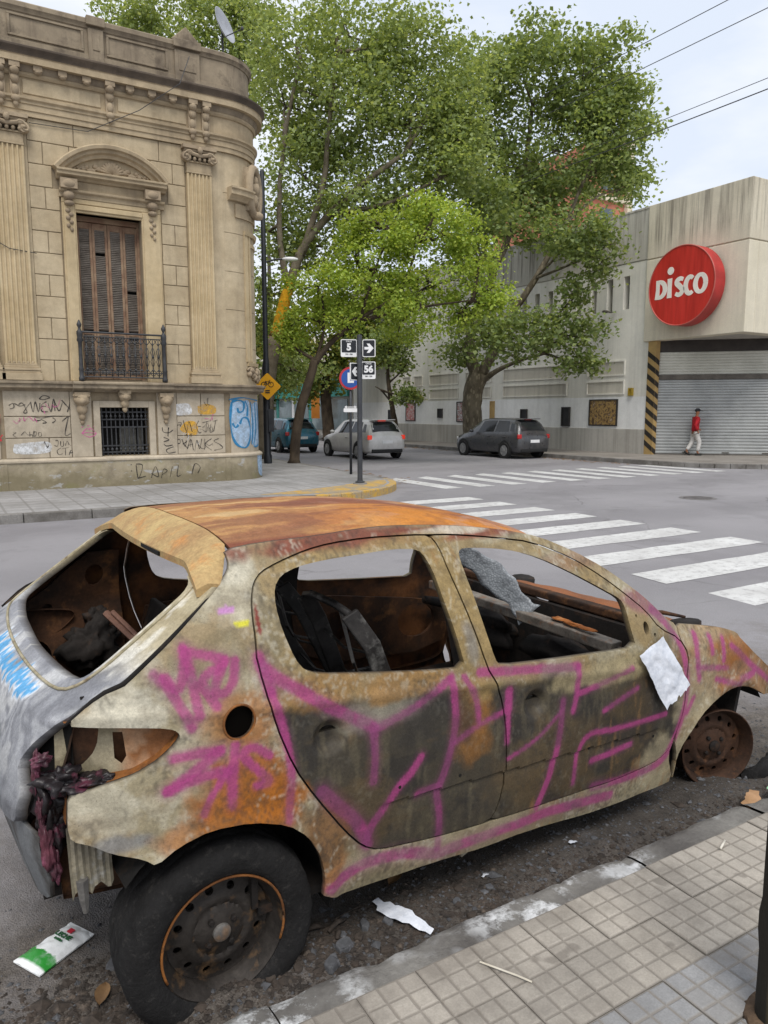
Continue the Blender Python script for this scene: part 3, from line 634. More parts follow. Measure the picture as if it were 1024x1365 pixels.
# ---- rounded corner: doorway frame, hood, oval medallion, scrolls
m = MB()
for a0, a1 in ((30, 37), (39, 43)): m.sweep([(0, 2.95), (.05, 2.95), (.05, 5.85), (0, 5.85)], curve_part(a0, a1, 3))
m.sweep([(0, 5.85), (.07, 5.85), (.09, 5.93), (0, 5.95)], curve_part(30, 90, 8)); m.sweep([(0, 5.62), (.045, 5.62), (.045, 5.70), (0, 5.70)], curve_part(43, 90, 8))
m.sweep([(0, 2.85), (.06, 2.85), (.08, 2.93), (0, 2.95)], curve_part(32, 90, 8))
hb(m, 'corner_door_frame', ST_PIL, smooth=True, auto=35)
m = MB(); m.sweep([(0, 6.55), (.12, 6.55), (.18, 6.62), (.26, 6.65), (.26, 6.74), (.30, 6.77), (.30, 6.81), (0, 6.83)], curve_part(6, 36, 6)); m.sweep([(0, 6.2), (.06, 6.2), (.06, 6.5), (0, 6.5)], curve_part(16, 90, 8)); hb(m, 'corner_hood', ST_TRIM, smooth=True, auto=30)
def oc(a, o): return Vector((UC+(RC+o)*math.sin(a), FV+RC-(RC+o)*math.cos(a), 0))
am = R_(52); c0 = oc(am, .10); tn = Vector((math.cos(am), math.sin(am), 0)); nn = Vector((math.sin(am), -math.cos(am), 0))
m = MB(); ring = [c0+tn*(.36*math.cos(2*math.pi*i/28))+Vector((0, 0, 6.90+.52*math.sin(2*math.pi*i/28))) for i in range(29)]
m.tube(ring, .10, 8, caps=False); m.tube([p+nn*.05 for p in ring], .05, 6, caps=False)
m.obox(c0-nn*.08+Vector((0, 0, 6.9)), tn*.34, nn*.06, (0, 0, .48))
for i in range(9): m.ell(tuple(c0+nn*.02+tn*rnd.uniform(-.12, .12)+Vector((0, 0, 6.9+rnd.uniform(-.3, .3)))), (.09, .09, .12), 8, 6)
m.ell(tuple(c0+nn*.05+Vector((0, 0, 6.95))), (.10, .10, .16), 10, 7); m.ell(tuple(c0+nn*.08+Vector((0, 0, 6.36))), (.14, .14, .10), 10, 6)
hb(m, 'oval_medallion', ORN, smooth=True, auto=60)
m = MB()
for i in range(16):
    a = R_(34+i*3); p = oc(a, .05); m.ell((p.x, p.y, 2.66+.10*math.sin(i*1.1)), (.07, .07, .07), 8, 5)
m.tube([tuple(oc(R_(30+i*4), .05)+Vector((0, 0, 2.75+.07*math.sin(i*.9)))) for i in range(13)], .03, 6)
m.tube([tuple(oc(R_(40+i*4), .05)+Vector((0, 0, 2.58+.10*math.sin(i*1.2)))) for i in range(11)], .03, 6)
hb(m, 'scroll_carving', ORN, smooth=True)
# satellite dish on the roof
DISH = pmat('dish_grey', hexl('b9bcc2'), hexl('a3a6ac'), 3, .5, .1)
dp = Vector((6.46, 18.6, 10.50)); dn = Vector((.62, -.70, .30)).normalized()
m = MB(); m.lathe([(.015, .0), (.15, .012), (.30, .05), (.40, .10), (.41, .10), (.30, .04), (.15, .002), (.012, -.012)], 24, dp+Vector((0, 0, .45)), dn); dish = m.build('satellite_dish', DISH, smooth=True)
tag(dish, 'tilted grey satellite dish above the parapet of the ornate house', 'satellite dish')
m = MB(); m.tube([dp+Vector((0, 0, .4)), dp+Vector((.05, .1, .1)), dp+Vector((.05, .1, -1.6))], .025, 6); m.tube([dp+Vector((0, 0, .2)), dp+dn*.55+Vector((0, 0, .15))], .012, 6); m.ell(tuple(dp+dn*.58+Vector((0, 0, .16))), (.04, .04, .05), 8, 5)
m.build('dish_arm', BI, dish)

# ---- graffiti on the house: painted strokes lying on the wall face
def paint_mat(name, col, rough=.6, worn=.35):
    t = NT(name); w = t.ramp(t.noise(9, 6, .7), (.40, worn), (.62, 0)); tr = t.n.new('ShaderNodeBsdfTransparent'); mx = t.n.new('ShaderNodeMixShader')
    t.done(t.mix(.3, col, t.ramp(t.noise(50, 3), (.3, .5), (.7, 1.2)), 'MULTIPLY'), rough, 0, .3)
    t.l.new(w, mx.inputs[0]); t.l.new(t.b.outputs[0], mx.inputs[1]); t.l.new(tr.outputs[0], mx.inputs[2]); t.l.new(mx.outputs[0], t.out.inputs[0]); return t.mat
P_BLACK = paint_mat('black_marker_paint', hexl('2c2a2b'), worn=.45); P_PINK = paint_mat('pink_wall_paint', hexl('c9699a')); P_BLUE = paint_mat('blue_wall_paint', hexl('2f7fae'), worn=.2)
P_PALE = paint_mat('pale_blue_fill', hexl('a9c3dd'), worn=.45); P_YEL = paint_mat('yellow_wall_paint', hexl('d1a13c'), worn=.75); P_RED = paint_mat('red_wall_paint', hexl('c2343f')); P_WHITE = paint_mat('white_wall_paint', hexl('d8dadc'), worn=.7)
def smooth_path(pts, k=6):
    out = []; n = len(pts)
    if n < 3: return pts
    for i in range(n-1):
        p0 = Vector(pts[max(0, i-1)]); p1 = Vector(pts[i]); p2 = Vector(pts[i+1]); p3 = Vector(pts[min(n-1, i+2)])
        for j in range(k):
            t_ = j/k; out.append(tuple(.5*((2*p1)+(-p0+p2)*t_+(2*p0-5*p1+4*p2-p3)*t_*t_+(-p0+3*p1-3*p2+p3)*t_**3)))
    out.append(tuple(pts[-1])); return out
def wallpt(s, z, off):
    """s runs along the facade in metres and on round the corner"""
    if s <= UC: return (s, FV-off, z)
    a = min(math.pi/2, (s-UC)/RC); return (UC+(RC+off)*math.sin(a), FV+RC-(RC+off)*math.cos(a), z)
def strokes(name, mat, lines, w, off, label=None):
    m = MB()
    for li, pts in enumerate(lines):
        q = smooth_path(pts); vs = []; d = off+.0006*(li % 4)
        for i, p in enumerate(q):
            a = Vector(q[max(0, i-1)]); b = Vector(q[min(len(q)-1, i+1)]); t_ = (b-a); t_ = t_.normalized() if t_.length > 1e-9 else Vector((1, 0)); nrm = Vector((-t_.y, t_.x))*(w*(.8+.3*math.sin(i*.5+li)))
            vs += [wallpt(p[0]+nrm.x, p[1]+nrm.y, d), wallpt(p[0]-nrm.x, p[1]-nrm.y, d)]
        m.add(vs, [(2*i, 2*i+1, 2*i+3, 2*i+2) for i in range(len(q)-1)])
    o = hb(m, name, mat, recalc=False); tag(o, label); return o
def region(name, mat, pts, off, label=None):
    q = smooth_path(pts+[pts[0]], 5)[:-1]; c = (sum(p[0] for p in q)/len(q), sum(p[1] for p in q)/len(q)); m = MB(); vs = [wallpt(c[0], c[1], off)]; n = len(q)
    for f in (.33, .66, 1.0): vs += [wallpt(c[0]+(p[0]-c[0])*f, c[1]+(p[1]-c[1])*f, off) for p in q]
    fs = [(0, 1+i, 1+(i+1) % n) for i in range(n)]
    for k in (0, 1): fs += [(1+k*n+i, 1+(k+1)*n+i, 1+(k+1)*n+(i+1) % n, 1+k*n+(i+1) % n) for i in range(n)]
    m.add(vs, fs); o = hb(m, name, mat, recalc=False); tag(o, label); return o
def PX(pts, ox, oy, k):
    return [(1.06+x*.00253, 2.85-y*.002777+x*.00005) for x, y in pts]
def PX0(pts, ox, oy, k):
    """figures read off in a local grid of k metres a unit, origin (ox, oy), y downwards"""
    return [(ox+x*k, oy-y*k) for x, y in pts]
K = .00305
# black scrawl on the upper left blocks
L1 = [PX(p, 1.05, 2.40, K) for p in (
 [(130,340),(160,330),(190,395),(165,395),(215,330)], [(220,320),(235,395),(255,320),(275,395),(290,330)], [(340,320),(300,345),(300,390),(345,395)], [(300,355),(335,355)], [(350,330),(370,395),(395,300),(400,390)],
 [(395,300),(430,390),(460,330)], [(455,310),(490,350),(545,415)], [(525,320),(495,400)], [(285,300),(320,275),(365,290),(320,305),(290,300)], [(60,345),(90,330),(95,360),(65,370)],
 [(225,430),(300,440),(380,428),(455,432)], [(240,440),(255,460),(290,455)], [(450,470),(490,440),(520,432)], [(500,440),(468,570),(510,565)], [(545,440),(520,500),(560,450)], [(380,440),(400,460),(375,480)], [(290,450),(330,475),(300,480)], [(540,320),(542,324)], [(540,350),(542,355)], [(100,330),(140,350),(180,340)])]
strokes('graffiti_tag', P_BLACK, L1, .011, .042, 'black scrawled tag across the upper blocks')
L2 = [PX(p, 1.05, 2.40, K) for p in ([(200,540),(200,575)], [(225,545),(250,545),(240,575),(220,570)], [(265,550),(285,550),(285,575),(265,575),(265,550)], [(75,540),(100,545),(75,560),(100,580)])]
strokes('graffiti_tag', P_BLACK, L2, .006, .042, 'small faint black letters')
L3 = [PX(p, 1.05, 2.40, K) for p in ([(390,615),(410,615),(405,655),(380,650)], [(430,620),(430,655),(450,655),(452,620)], [(465,655),(480,620),(495,650)], [(505,652),(508,656)], [(430,670),(400,690),(410,720),(440,715)], [(440,675),(490,670)], [(465,675),(462,728)], [(490,728),(508,690),(528,728)], [(497,712),(522,710)])]
strokes('graffiti_tag', P_BLACK, L3, .008, .042, 'black initials on the lower left block')
lip = [PX(p, 1.05, 2.40, K) for p in ([(598,565),(640,530),(655,540),(670,528),(715,570),(655,595),(598,565)], [(598,565),(655,560),(715,570)], [(600,520),(610,515)], [(645,508),(660,508)], [(690,515),(700,520)])]
strokes('graffiti_lips', P_PINK, lip, .010, .052, 'pink painted lips beside the barred window')
strokes('graffiti_tag', P_BLACK, [[(4.32, 1.55), (4.36, 1.50)], [(4.28, 1.42), (4.30, 1.32), (4.42, 1.30), (4.52, 1.36)], [(4.42, 1.42), (4.40, 1.22)], [(4.30, 1.20), (4.42, 1.14), (4.30, 1.10)], [(4.30, 1.05), (4.36, 1.0), (4.50, 1.02)], [(4.52, .98), (4.36, .92), (4.40, .84), (4.56, .86)]], .011, .052, 'vertical black tag right of the barred window')
# tags on the right blocks
k2 = .00315; R0 = (4.02, 2.26)
def PR(l): return [[(3.68+x*.00288, 2.87-y*.00287) for x, y in p] for p in l]
strokes('graffiti_tag', P_BLACK, PR([[(375,450),(400,540),(420,460),(445,545)], [(500,455),(480,500),(500,550),(520,545)], [(490,500),(515,500)], [(530,470),(600,455)], [(565,460),(555,545)], [(600,480),(590,545),(620,540)], [(620,460),(655,450)], [(640,455),(620,540)], [(320,490),(350,485)], [(335,470),(360,470),(350,500)]]), .008, .042, 'thin black letters over yellow paint')
strokes('graffiti_tag', P_BLACK, PR([[(315,610),(340,600),(345,630),(320,635)], [(360,600),(385,660),(395,610)], [(400,680),(430,600),(450,690)], [(405,650),(450,640)], [(460,700),(480,610),(500,680),(520,600)], [(540,690),(545,600)], [(600,600),(545,645),(600,695)], [(660,600),(620,620),(670,650),(690,680),(620,695)], [(365,640),(400,620)]]), .010, .042, 'looping black tag on the lowest block')
strokes('graffiti_tag', P_BLACK, [[(3.66, .60), (3.70, .30), (3.80, .58), (3.66, .62)], [(3.68, .30), (3.86, .34)], [(3.98, .30), (4.08, .55), (4.14, .32), (3.98, .40)], [(4.20, .28), (4.26, .48), (4.34, .44), (4.22, .36)], [(4.46, .54), (4.40, .30)], [(4.60, .56), (4.56, .32), (4.66, .34)], [(4.90, .34), (4.98, .58), (5.10, .50), (5.04, .36)], [(3.55, .62), (3.56, .60)], [(3.55, .48), (3.56, .46)]], .010, .106, 'black letters on the mossy plinth')
region('graffiti_patch', P_YEL, PR([[(345,520),(400,460),(480,470),(485,560),(400,565)]])[0], .0405, 'worn yellow paint patch'); region('graffiti_patch', P_YEL, PR([[(495,340),(560,320),(640,345),(630,400),(510,400)]])[0], .0405)
region('graffiti_patch', P_WHITE, PR([[(290,330),(420,320),(440,400),(300,405)]])[0], .0405); region('graffiti_patch', P_WHITE, PX([(80,630),(330,620),(335,700),(90,700)], 1.05, 2.40, K), .0405)
region('graffiti_patch', P_RED, [(1.04, 1.72), (1.0, 1.40), (.88, 1.44), (.86, 1.70)], .046, 'red paint blob at the left edge'); strokes('graffiti_tag', P_RED, [[(.88, 1.28), (.98, 1.22), (1.06, 1.30)], [(.9, 1.16), (1.04, 1.2)]], .02, .046)
gr_ = random.Random(5)
for k in range(16):
    u0 = gr_.choice((gr_.uniform(1.15, 2.2), gr_.uniform(4.65, 5.5))); z0 = gr_.uniform(.9, 2.0); q = [(u0, z0)]
    for i in range(gr_.randint(4, 8)): q.append((min(5.7, q[-1][0]+gr_.uniform(-.03, .09)), z0+gr_.uniform(-.10, .10)))
    if max(p[0] for p in q) < 2.34 or min(p[0] for p in q) > 4.64: strokes('graffiti_scribble', gr_.choice((P_BLACK, P_BLACK, P_WHITE, P_PINK)), [q], gr_.uniform(.004, .007), .0436+.0002*k)
# large blue bubble letters round the corner
o_ = .036
region('graffiti_fill', P_PALE, [(5.92, 1.98), (6.20, 2.02), (6.42, 2.0), (6.44, 1.5), (6.42, 1.0), (6.18, .92), (5.98, 1.05), (5.90, 1.4)], o_, 'pale blue and white bubble fill')
region('graffiti_fill', P_PALE, [(6.50, 1.95), (6.95, 1.95), (7.0, 1.05), (6.50, 1.0)], o_)
strokes('graffiti_outline', P_BLUE, [[(5.92, 2.00), (5.88, 1.6), (5.92, 1.2), (6.05, .98), (6.28, .92), (6.42, 1.1), (6.44, 1.4), (6.36, 1.60), (6.20, 1.62), (6.12, 1.48)], [(5.92, 2.00), (6.08, 2.04), (6.24, 1.98), (6.22, 1.80), (6.10, 1.76), (6.06, 1.86)], [(5.93, 1.50), (6.0, 1.40), (6.08, 1.46)], [(6.28, 2.02), (6.36, 1.88), (6.34, 1.66)], [(6.48, 2.0), (6.56, 1.5), (6.5, .98)], [(6.66, 2.0), (6.72, 1.4), (6.6, .95), (6.9, .96)], [(6.86, 1.95), (6.95, 1.4), (7.0, 1.0)]], .030, o_+.002, 'dark blue outline of bubble letters on the rounded corner')
strokes('graffiti_outline', P_BLUE, [[(5.86, 2.05), (6.2, 2.10), (6.6, 2.06), (6.9, 2.04)]], .016, o_+.002)
region('graffiti_patch', P_PALE, [(6.62, .70), (6.95, .70), (6.98, .22), (6.68, .28)], .106, 'blue paint running down the plinth')
# loop of white conduit and cable on the facade
for pts in ([(-.5, FV-.13, 5.75), (.8, FV-.14, 5.3), (1.4, FV-.135, 4.98), (1.9, FV-.06, 4.95)], [(1.9, FV-.05, 7.45), (3.0, FV-.05, 7.48), (4.0, FV-.30, 8.0), (4.8, FV-.55, 8.6), (5.1, FV-.3, 9.3)]):
    m = MB(); m.tube(pts, .008, 5); hb(m, 'facade_cable', BI)

# ------------------------------------------------------------------ supermarket with chamfered corner
def concrete(name, c1, c2, streak=.5, z0=None, sc=.45):
    t = NT(name); X, Y, Z = t.sep()
    col = t.mix(t.ramp(t.noise(.5, 6, .6), (.35, 0), (.65, 1)), c1, c2)
    col = t.mix(.3, col, t.ramp(t.noise(4, 6, .65), (.3, .65), (.7, 1.1)), 'MULTIPLY')
    sv = t.noise(1.0, 6, .7, vec=t.map(t.pos, (4.5, 4.5, .16))); sm = t.ramp(sv, (.46, 0), (.70, 1))
    if z0: sm = t.math('MULTIPLY', sm, t.ramp(t.math('MULTIPLY', t.math('SUBTRACT', Z, z0), sc), (.0, .0), (.8, 1)))
    col = t.mix(t.math('MULTIPLY', sm, streak), col, hexl('57514a'))
    col = t.mix(.2, col, t.ramp(t.noise(30, 4, .7), (.3, .5), (.7, 1.15)), 'MULTIPLY')
    t.bump(t.noise(25, 4), .25, .01); return t.done(col, .9, 0, .25)
C_WALL = concrete('market_wall', hexl('ebe8de'), hexl('dfdcd1'), .18)
C_TOP = concrete('market_upper_wall', hexl('cbc7bc'), hexl('b4afa4'), .85, 7.4, 1.2)
C_FASCIA = concrete('market_fascia', hexl('e4dcc8'), hexl('d6ceb8'), .18)
C_FTOP = concrete('market_fascia_top', hexl('ddd5c0'), hexl('c8bfaa'), .9, 7.35, 1.0)
C_WHITE = concrete('market_white_band', hexl('f2f2f0'), hexl('e8e8e6'), .10)
C_GREY = concrete('market_grey_base', hexl('c2beb6'), hexl('b0aca4'), .4)
C_PANEL = concrete('market_panel', hexl('d0cbbd'), hexl('c2bcaf'), .3)
DK = pmat('market_dark_slot', (.03, .03, .032), (.02, .02, .02), 2, .6, bump=0)
WU = 23.40; VA = 19.70; VB = 15.75
market = empty('supermarket', (WU, VA, .15), 0, 'pale concrete supermarket with narrow slit windows and a chamfered corner shutter', 'building')
MO = Vector((WU, VA, .15))
def kb(m, name, mat, parent=None, **k):
    o = m.build(name, mat, None, **k); o.parent = parent or market
    if parent is None: o.matrix_parent_inverse = Matrix.Translation(-MO)
    return o
# long side wall, pieces between the slit windows
slits = [20.95+.85*i for i in range(24)]; SW = .15
m = MB(); m.box(WU, WU+.5, VA, 43.5, 2.36, 5.75); kb(m, 'wall', C_WALL)
edges = [VA]+[e for s in slits for e in (s-SW, s+SW)]+[43.5]
for i in range(0, len(edges), 2):
    m = MB(); m.box(WU, WU+.5, edges[i], edges[i+1], 5.75, 7.01); kb(m, 'wall_pier', C_WALL)
m = MB(); m.box(WU, WU+.5, VA, 43.5, 7.01, 7.46); kb(m, 'wall_band', C_WALL)
m = MB(); m.box(WU-.02, WU+.5, VA, 43.5, 7.50, 9.33); m.box(WU+.02, WU+.4, VA, 43.5, 7.46, 7.50); kb(m, 'parapet_wall', C_TOP)
m = MB(); m.box(WU-.04, WU+.55, VA+.01, 43.5, 9.33, 9.40); kb(m, 'parapet_cap', C_TOP)
for s in slits:
    m = MB(); m.box(WU+.30, WU+.34, s-SW, s+SW, 5.75, 7.01); o = kb(m, 'slit_window', DK)
    m = MB(); m.box(WU+.26, WU+.30, s-SW, s-SW+.035, 5.75, 7.01); m.box(WU+.26, WU+.30, s-SW+.035, s+SW, 5.75, 5.80); kb(m, 'slit_frame', C_GREY, o)
m = MB(); m.box(WU-.008, WU+.5, VA, 43.5, 1.10, 2.36); kb(m, 'white_band', C_WHITE)
m = MB(); m.box(WU-.05, WU+.5, VA, 43.5, .10, 1.10); kb(m, 'grey_base', C_GREY, bevel=.02)
# framed recess panels
for a, b in ((20.85, 22.85), (24.0, 28.3), (29.2, 30.1), (30.4, 31.3), (31.9, 34.6), (35.3, 36.2), (36.5, 37.4)):
    for z0, z1 in ((2.46, 3.02), (3.20, 3.80)):
        root = None; m = MB()
        for q in ((a, b, z0, z0+.05), (a, b, z1-.05, z1), (a, a+.05, z0+.05, z1-.05), (b-.05, b, z0+.05, z1-.05)): m.box(WU-.045, WU+.01, q[0], q[1], q[2], q[3])
        root = kb(m, 'panel_frame', C_WALL); m = MB(); m.box(WU-.006, WU+.01, a+.05, b-.05, z0+.05, z1-.05); kb(m, 'panel', C_PANEL, root)
# back and roof
m = MB(); m.box(WU+.5, 70, VB+.8, 43.5, 4.6, 9.0); m.box(WU+4.6, 70, VB+.05, 43.5, .1, 4.4); kb(m, 'building_mass', C_WALL)
# projecting fascia, square over the chamfer
m = MB(); m.box(WU-.12, WU+.4, VB, VA+.22, 4.42, 7.40); m.box(WU+.4, 60, VB, VB+.5, 4.42, 7.40); kb(m, 'fascia', C_FASCIA, bevel=.02)
m = MB(); m.box(WU-.12, WU+.4, VB, VA+.22, 7.44, 9.38); m.box(WU+.4, 60, VB, VB+.5, 7.44, 9.38); m.box(WU-.09, WU+.4, VB+.03, VA+.2, 7.40, 7.44); m.box(WU+.4, 60, VB+.03, VB+.4, 7.40, 7.44); kb(m, 'fascia_top', C_FTOP, bevel=.02)
m = MB(); m.add([(WU-.1, VB, 4.44), (60, VB, 4.44), (60, VA+.2, 4.44), (WU-.1, VA+.2, 4.44)], [(0, 1, 2, 3)]); kb(m, 'soffit', C_GREY, recalc=False)
# chamfer: frame, dark beam, roller shutter
A = Vector((WU+.10, VA-.10, 0)); B = Vector((27.45, 15.65, 0)); T = (B-A).normalized(); N = Vector((-T.y, T.x, 0)); N = -N if N.dot(Vector((-1, -1, 0))) < 0 else N
LT = (B-A).length
SHUT = pmat('shutter_steel', hexl('b6b8b6'), hexl('a4a6a5'), 1.5, .5, .35, 40, .3, .1); SHUT_L = pmat('shutter_light', hexl('d4d3c8'), hexl('c4c3b8'), 1.2, .55, .15, 40, .3, .1)
STEEL = pmat('weathered_steel', hexl('6d675f'), hexl('55504a'), 3, .6, .3); BEAM = pmat('brown_beam', hexl('4a4440'), hexl('3a3532'), 2, .7)
def slatted(z0, z1, off, pitch):
    m = MB(); n = max(1, int((z1-z0)/pitch)); vs = []; pr = []
    for i in range(n):
        z = z0+i*(z1-z0)/n; h = (z1-z0)/n
        pr += [(0, z), (.022, z+h*.2), (.026, z+h*.5), (.022, z+h*.8), (0.0, z+h*.97)]
    pr.append((0, z1))
    for s in (0.0, LT):
        for o, z in pr: p = A+T*s+N*(off+o); vs.append((p.x, p.y, z))
    k = len(pr); m.add(vs, [(i, i+1, k+i+1, k+i) for i in range(k-1)]); return m
sh = empty('roller_shutter'); sh.parent = market; sh.matrix_parent_inverse = Matrix.Translation(-MO)
tag(kb(slatted(.17, 2.40, 0, .115), 'shutter_slats', SHUT, sh), kind='stuff'); tag(kb(slatted(2.40, 2.98, .006, .09), 'shutter_slats', SHUT, sh), kind='stuff'); tag(kb(slatted(3.16, 4.0, .03, .10), 'shutter_slats', SHUT_L, sh), kind='stuff')
def dbox(s0, s1, o0, o1, z0, z1):
    m = MB(); c = A+T*(s0+s1)/2+N*(o0+o1)/2; m.obox((c.x, c.y, (z0+z1)/2), T*(s1-s0)/2, N*(o1-o0)/2, (0, 0, (z1-z0)/2)); return m
kb(dbox(0, LT, -.02, .09, 2.98, 3.16), 'shutter_rail', STEEL, sh); kb(dbox(0, LT, -.02, .05, .12, .19), 'bottom_bar', STEEL, sh); kb(dbox(.01, LT-.01, -.3, .02, 4.0, 4.44), 'beam', BEAM)
for s in (-.02, LT-.06): kb(dbox(s, s+.10, -.02, .10, .14, 4.42), 'shutter_guide', STEEL, sh)
for s in (1.2, 2.6, 4.0): kb(dbox(s, s+.25, .03, .05, .22, .26), 'shutter_latch', STEEL, sh)
# black and yellow pier
PIER = pmat('pier_beige', hexl('b99a62'), hexl('a58a5c'), 3, .8); PBLK = pmat('pier_black', hexl('35302a'), hexl('2a2622'), 3, .8)
pier = empty('striped_pier'); pier.parent = market; pier.matrix_parent_inverse = Matrix.Translation(-MO)
m = MB(); m.box(WU-.06, WU+.15, VA-.36, VA+.02, .1, 4.42); kb(m, 'pier_shaft', PIER, pier)
for i in range(9):
    z = .25+i*.42; m = MB(); m.prism([(VA+.018, z+.26), (VA+.018, z+.46), (VA-.355, z+.20), (VA-.355, z)], WU-.066, WU-.0605, lambda p, t: (t, p[0], p[1])); kb(m, 'black_stripe', PBLK, pier)
for i in range(9):
    z = .25+i*.42; m = MB(); m.prism([(WU-.058, z), (WU-.058, z+.2), (WU+.14, z+.08), (WU+.14, z-.12)], VA-.366, VA-.3605, lambda p, t: (p[0], t, p[1])); kb(m, 'black_stripe', PBLK, pier)
# posters and small boxes on the side wall
FRM = pmat('poster_frame', hexl('3a3836'), hexl('2d2b2a'), 3, .5)
def poster_mat(name, cols, sc=(1, 3, 3)):
    t = NT(name); n = t.noise(2.0, 4, .6, vec=t.map(t.pos, sc)); st = [(.30+.4*i/(len(cols)-1), c) for i, c in enumerate(cols)]
    return t.done(t.ramp(n, *st), .45, 0, .4)
PM1 = poster_mat('poster_brown', [hexl('2c211b'), hexl('6b5238'), hexl('a98c55'), hexl('4a3528'), hexl('b9a48b')]); PM2 = poster_mat('poster_pink', [hexl('d9d4d2'), hexl('c9b4b0'), hexl('b5423f'), hexl('e6e2df')], (1, 4, 4)); PM3 = poster_mat('poster_white', [hexl('dcdcdc'), hexl('b9b9bb'), hexl('8c4b44'), hexl('e6e6e6')], (1, 3, 5))
PBK = pmat('black_box', hexl('2a2a2b'), hexl('1f1f20'), 3, .5); YBX = pmat('yellow_box', hexl('b99b34'), hexl('a38a30'), 3, .6)
def wall_thing(name, v0, v1, z0, z1, d, fm, im, label, cat, group=None):
    root = empty(name, (WU-.008, (v0+v1)/2, z0), 0, label, cat, group); w = (v1-v0)/2; h = z1-z0; f = .05
    m = MB()
    for q in ((-w, w, 0, f), (-w, w, h-f, h), (-w, -w+f, f, h-f), (w-f, w, f, h-f)): m.box(-d, 0, q[0], q[1], q[2], q[3])
    m.build('frame', fm, root); m = MB(); m.box(-d*.6, 0, -w+f, w-f, f, h-f); m.build('panel', im, root); return root
wall_thing('poster', 21.13, 22.65, 1.20, 2.28, .06, FRM, PM1, 'large brown and gold framed poster near the striped pier', 'poster')
wall_thing('poster', 36.0, 37.0, 1.25, 2.3, .06, FRM, PM2, 'framed pink and white poster beyond the big plane tree', 'poster')
wall_thing('poster', 30.9, 32.0, 1.25, 2.3, .06, FRM, PM3, 'white framed poster half hidden by the plane tree trunk', 'poster')
wall_thing('wall_cabinet', 23.75, 24.25, 1.15, 1.98, .08, FRM, PBK, 'tall black cabinet on the white band of the supermarket', 'cabinet')
wall_thing('wall_meter', 26.5, 26.95, 1.45, 1.9, .07, FRM, PBK, 'small black square meter box above the grey parked car', 'meter box')
wall_thing('wall_meter', 33.3, 33.75, 1.45, 1.95, .07, FRM, PBK, 'small black meter box between the two white posters', 'meter box')
wall_thing('wall_door', 38.2, 39.0, .15, 1.9, .06, FRM, PBK, 'narrow black door behind the slim tree', 'door')
wall_thing('junction_box', 20.38, 20.58, 2.40, 2.70, .10, YBX, YBX, 'small yellow junction box beside the striped pier', 'box')
yl = empty('wall_fixture', (WU-.05, 35.4, 2.55), 0, 'yellow blob-shaped wall fixture above the white band', 'wall fixture'); m = MB(); m.ell((-.1, 0, 0), (.12, .42, .12), 10, 6); m.ell((-.1, .3, .14), (.1, .16, .12), 8, 6); m.build('fixture_body', YBX, yl, smooth=True); m = MB(); m.box(-.02, .04, -.1, .1, -.08, .08); m.build('fixture_bracket', STEEL, yl)
yl2 = wall_thing('wall_notice', 28.9, 29.25, 1.45, 2.3, .04, PIER, PIER, 'narrow tan notice board right of the plane tree trunk', 'notice')

# ---- round red sign
RED = None
t = NT('sign_red_face'); sv = t.noise(1, 5, .6, vec=t.map(t.pos, (6, 6, .5))); c = t.mix(t.ramp(sv, (.35, 0), (.68, 1)), hexl('c8372e'), hexl('a92a22')); RED = t.done(c, .4, 0, .4)
REDS = pmat('sign_red_side', hexl('bf3a38'), hexl('a63230'), 2, .45, 0, 30, .2, .05); LETTER = pmat('sign_white', hexl('f2ece2'), hexl('e6dfd2'), 2, .5, 0, 30, .15, 0); RIM = pmat('sign_rim', hexl('c46a60'), hexl('b0564c'), 2, .5)
SC = Vector((22.60, 17.82, 6.15)); SR = 1.37
sign = empty('round_sign', tuple(SC), 0, 'big round red sign with white lettering bracketed off the supermarket corner', 'sign')
m = MB(); m.lathe([(SR-.02, 0), (SR, .02), (SR, .52), (SR-.03, .54)], 72, (0, 0, 0), (1, 0, 0)); m.build('sign_drum', REDS, sign, smooth=True, auto=30)
m = MB(); m.lathe([(SR-.035, -.004), (SR-.035, .006)], 72, (0, 0, 0), (1, 0, 0)); m.build('sign_face', RED, sign, smooth=True, auto=30)
m = MB(); ring = [(-.004, (SR-.015)*math.cos(2*math.pi*i/72), (SR-.015)*math.sin(2*math.pi*i/72)) for i in range(73)]; m.tube(ring, .022, 6, caps=False); m.build('sign_rim', RIM, sign, smooth=True)
def ribbon(m, path, ws, x0=-.012, x1=-.004):
    """thick stroke in the sign plane: (a, b) = (to the right, up)"""
    q = path; n = len(q); L = []; Rr = []
    for i in range(n):
        a = Vector(q[max(0, i-1)]); b = Vector(q[min(n-1, i+1)]); t_ = (b-a).normalized(); nn = Vector((-t_.y, t_.x)); w = ws[i] if isinstance(ws, list) else ws
        L.append((q[i][0]+nn.x*w/2, q[i][1]+nn.y*w/2)); Rr.append((q[i][0]-nn.x*w/2, q[i][1]-nn.y*w/2))
    f = lambda p, x: (x, -p[0], p[1])
    vs = [f(p, x0) for p in L]+[f(p, x0) for p in Rr]+[f(p, x1) for p in L]+[f(p, x1) for p in Rr]; fs = []
    for i in range(n-1): fs += [(i, i+1, n+i+1, n+i), (2*n+i, 3*n+i, 3*n+i+1, 2*n+i+1), (i, 2*n+i, 2*n+i+1, i+1), (n+i, n+i+1, 3*n+i+1, 3*n+i)]
    fs += [(0, n, 3*n, 2*n), (n-1, 3*n-1, 4*n-1, 2*n-1)]
    m.add(vs, fs)
def el(cx, cy, rx, ry, a0, a1, n=28): return [(cx+rx*math.cos(R_(a0+(a1-a0)*i/n)), cy+ry*math.sin(R_(a0+(a1-a0)*i/n))) for i in range(n+1)]
BL, TP = -.37, .30; MC = (BL+TP)/2; HH = (TP-BL)/2
letters = []
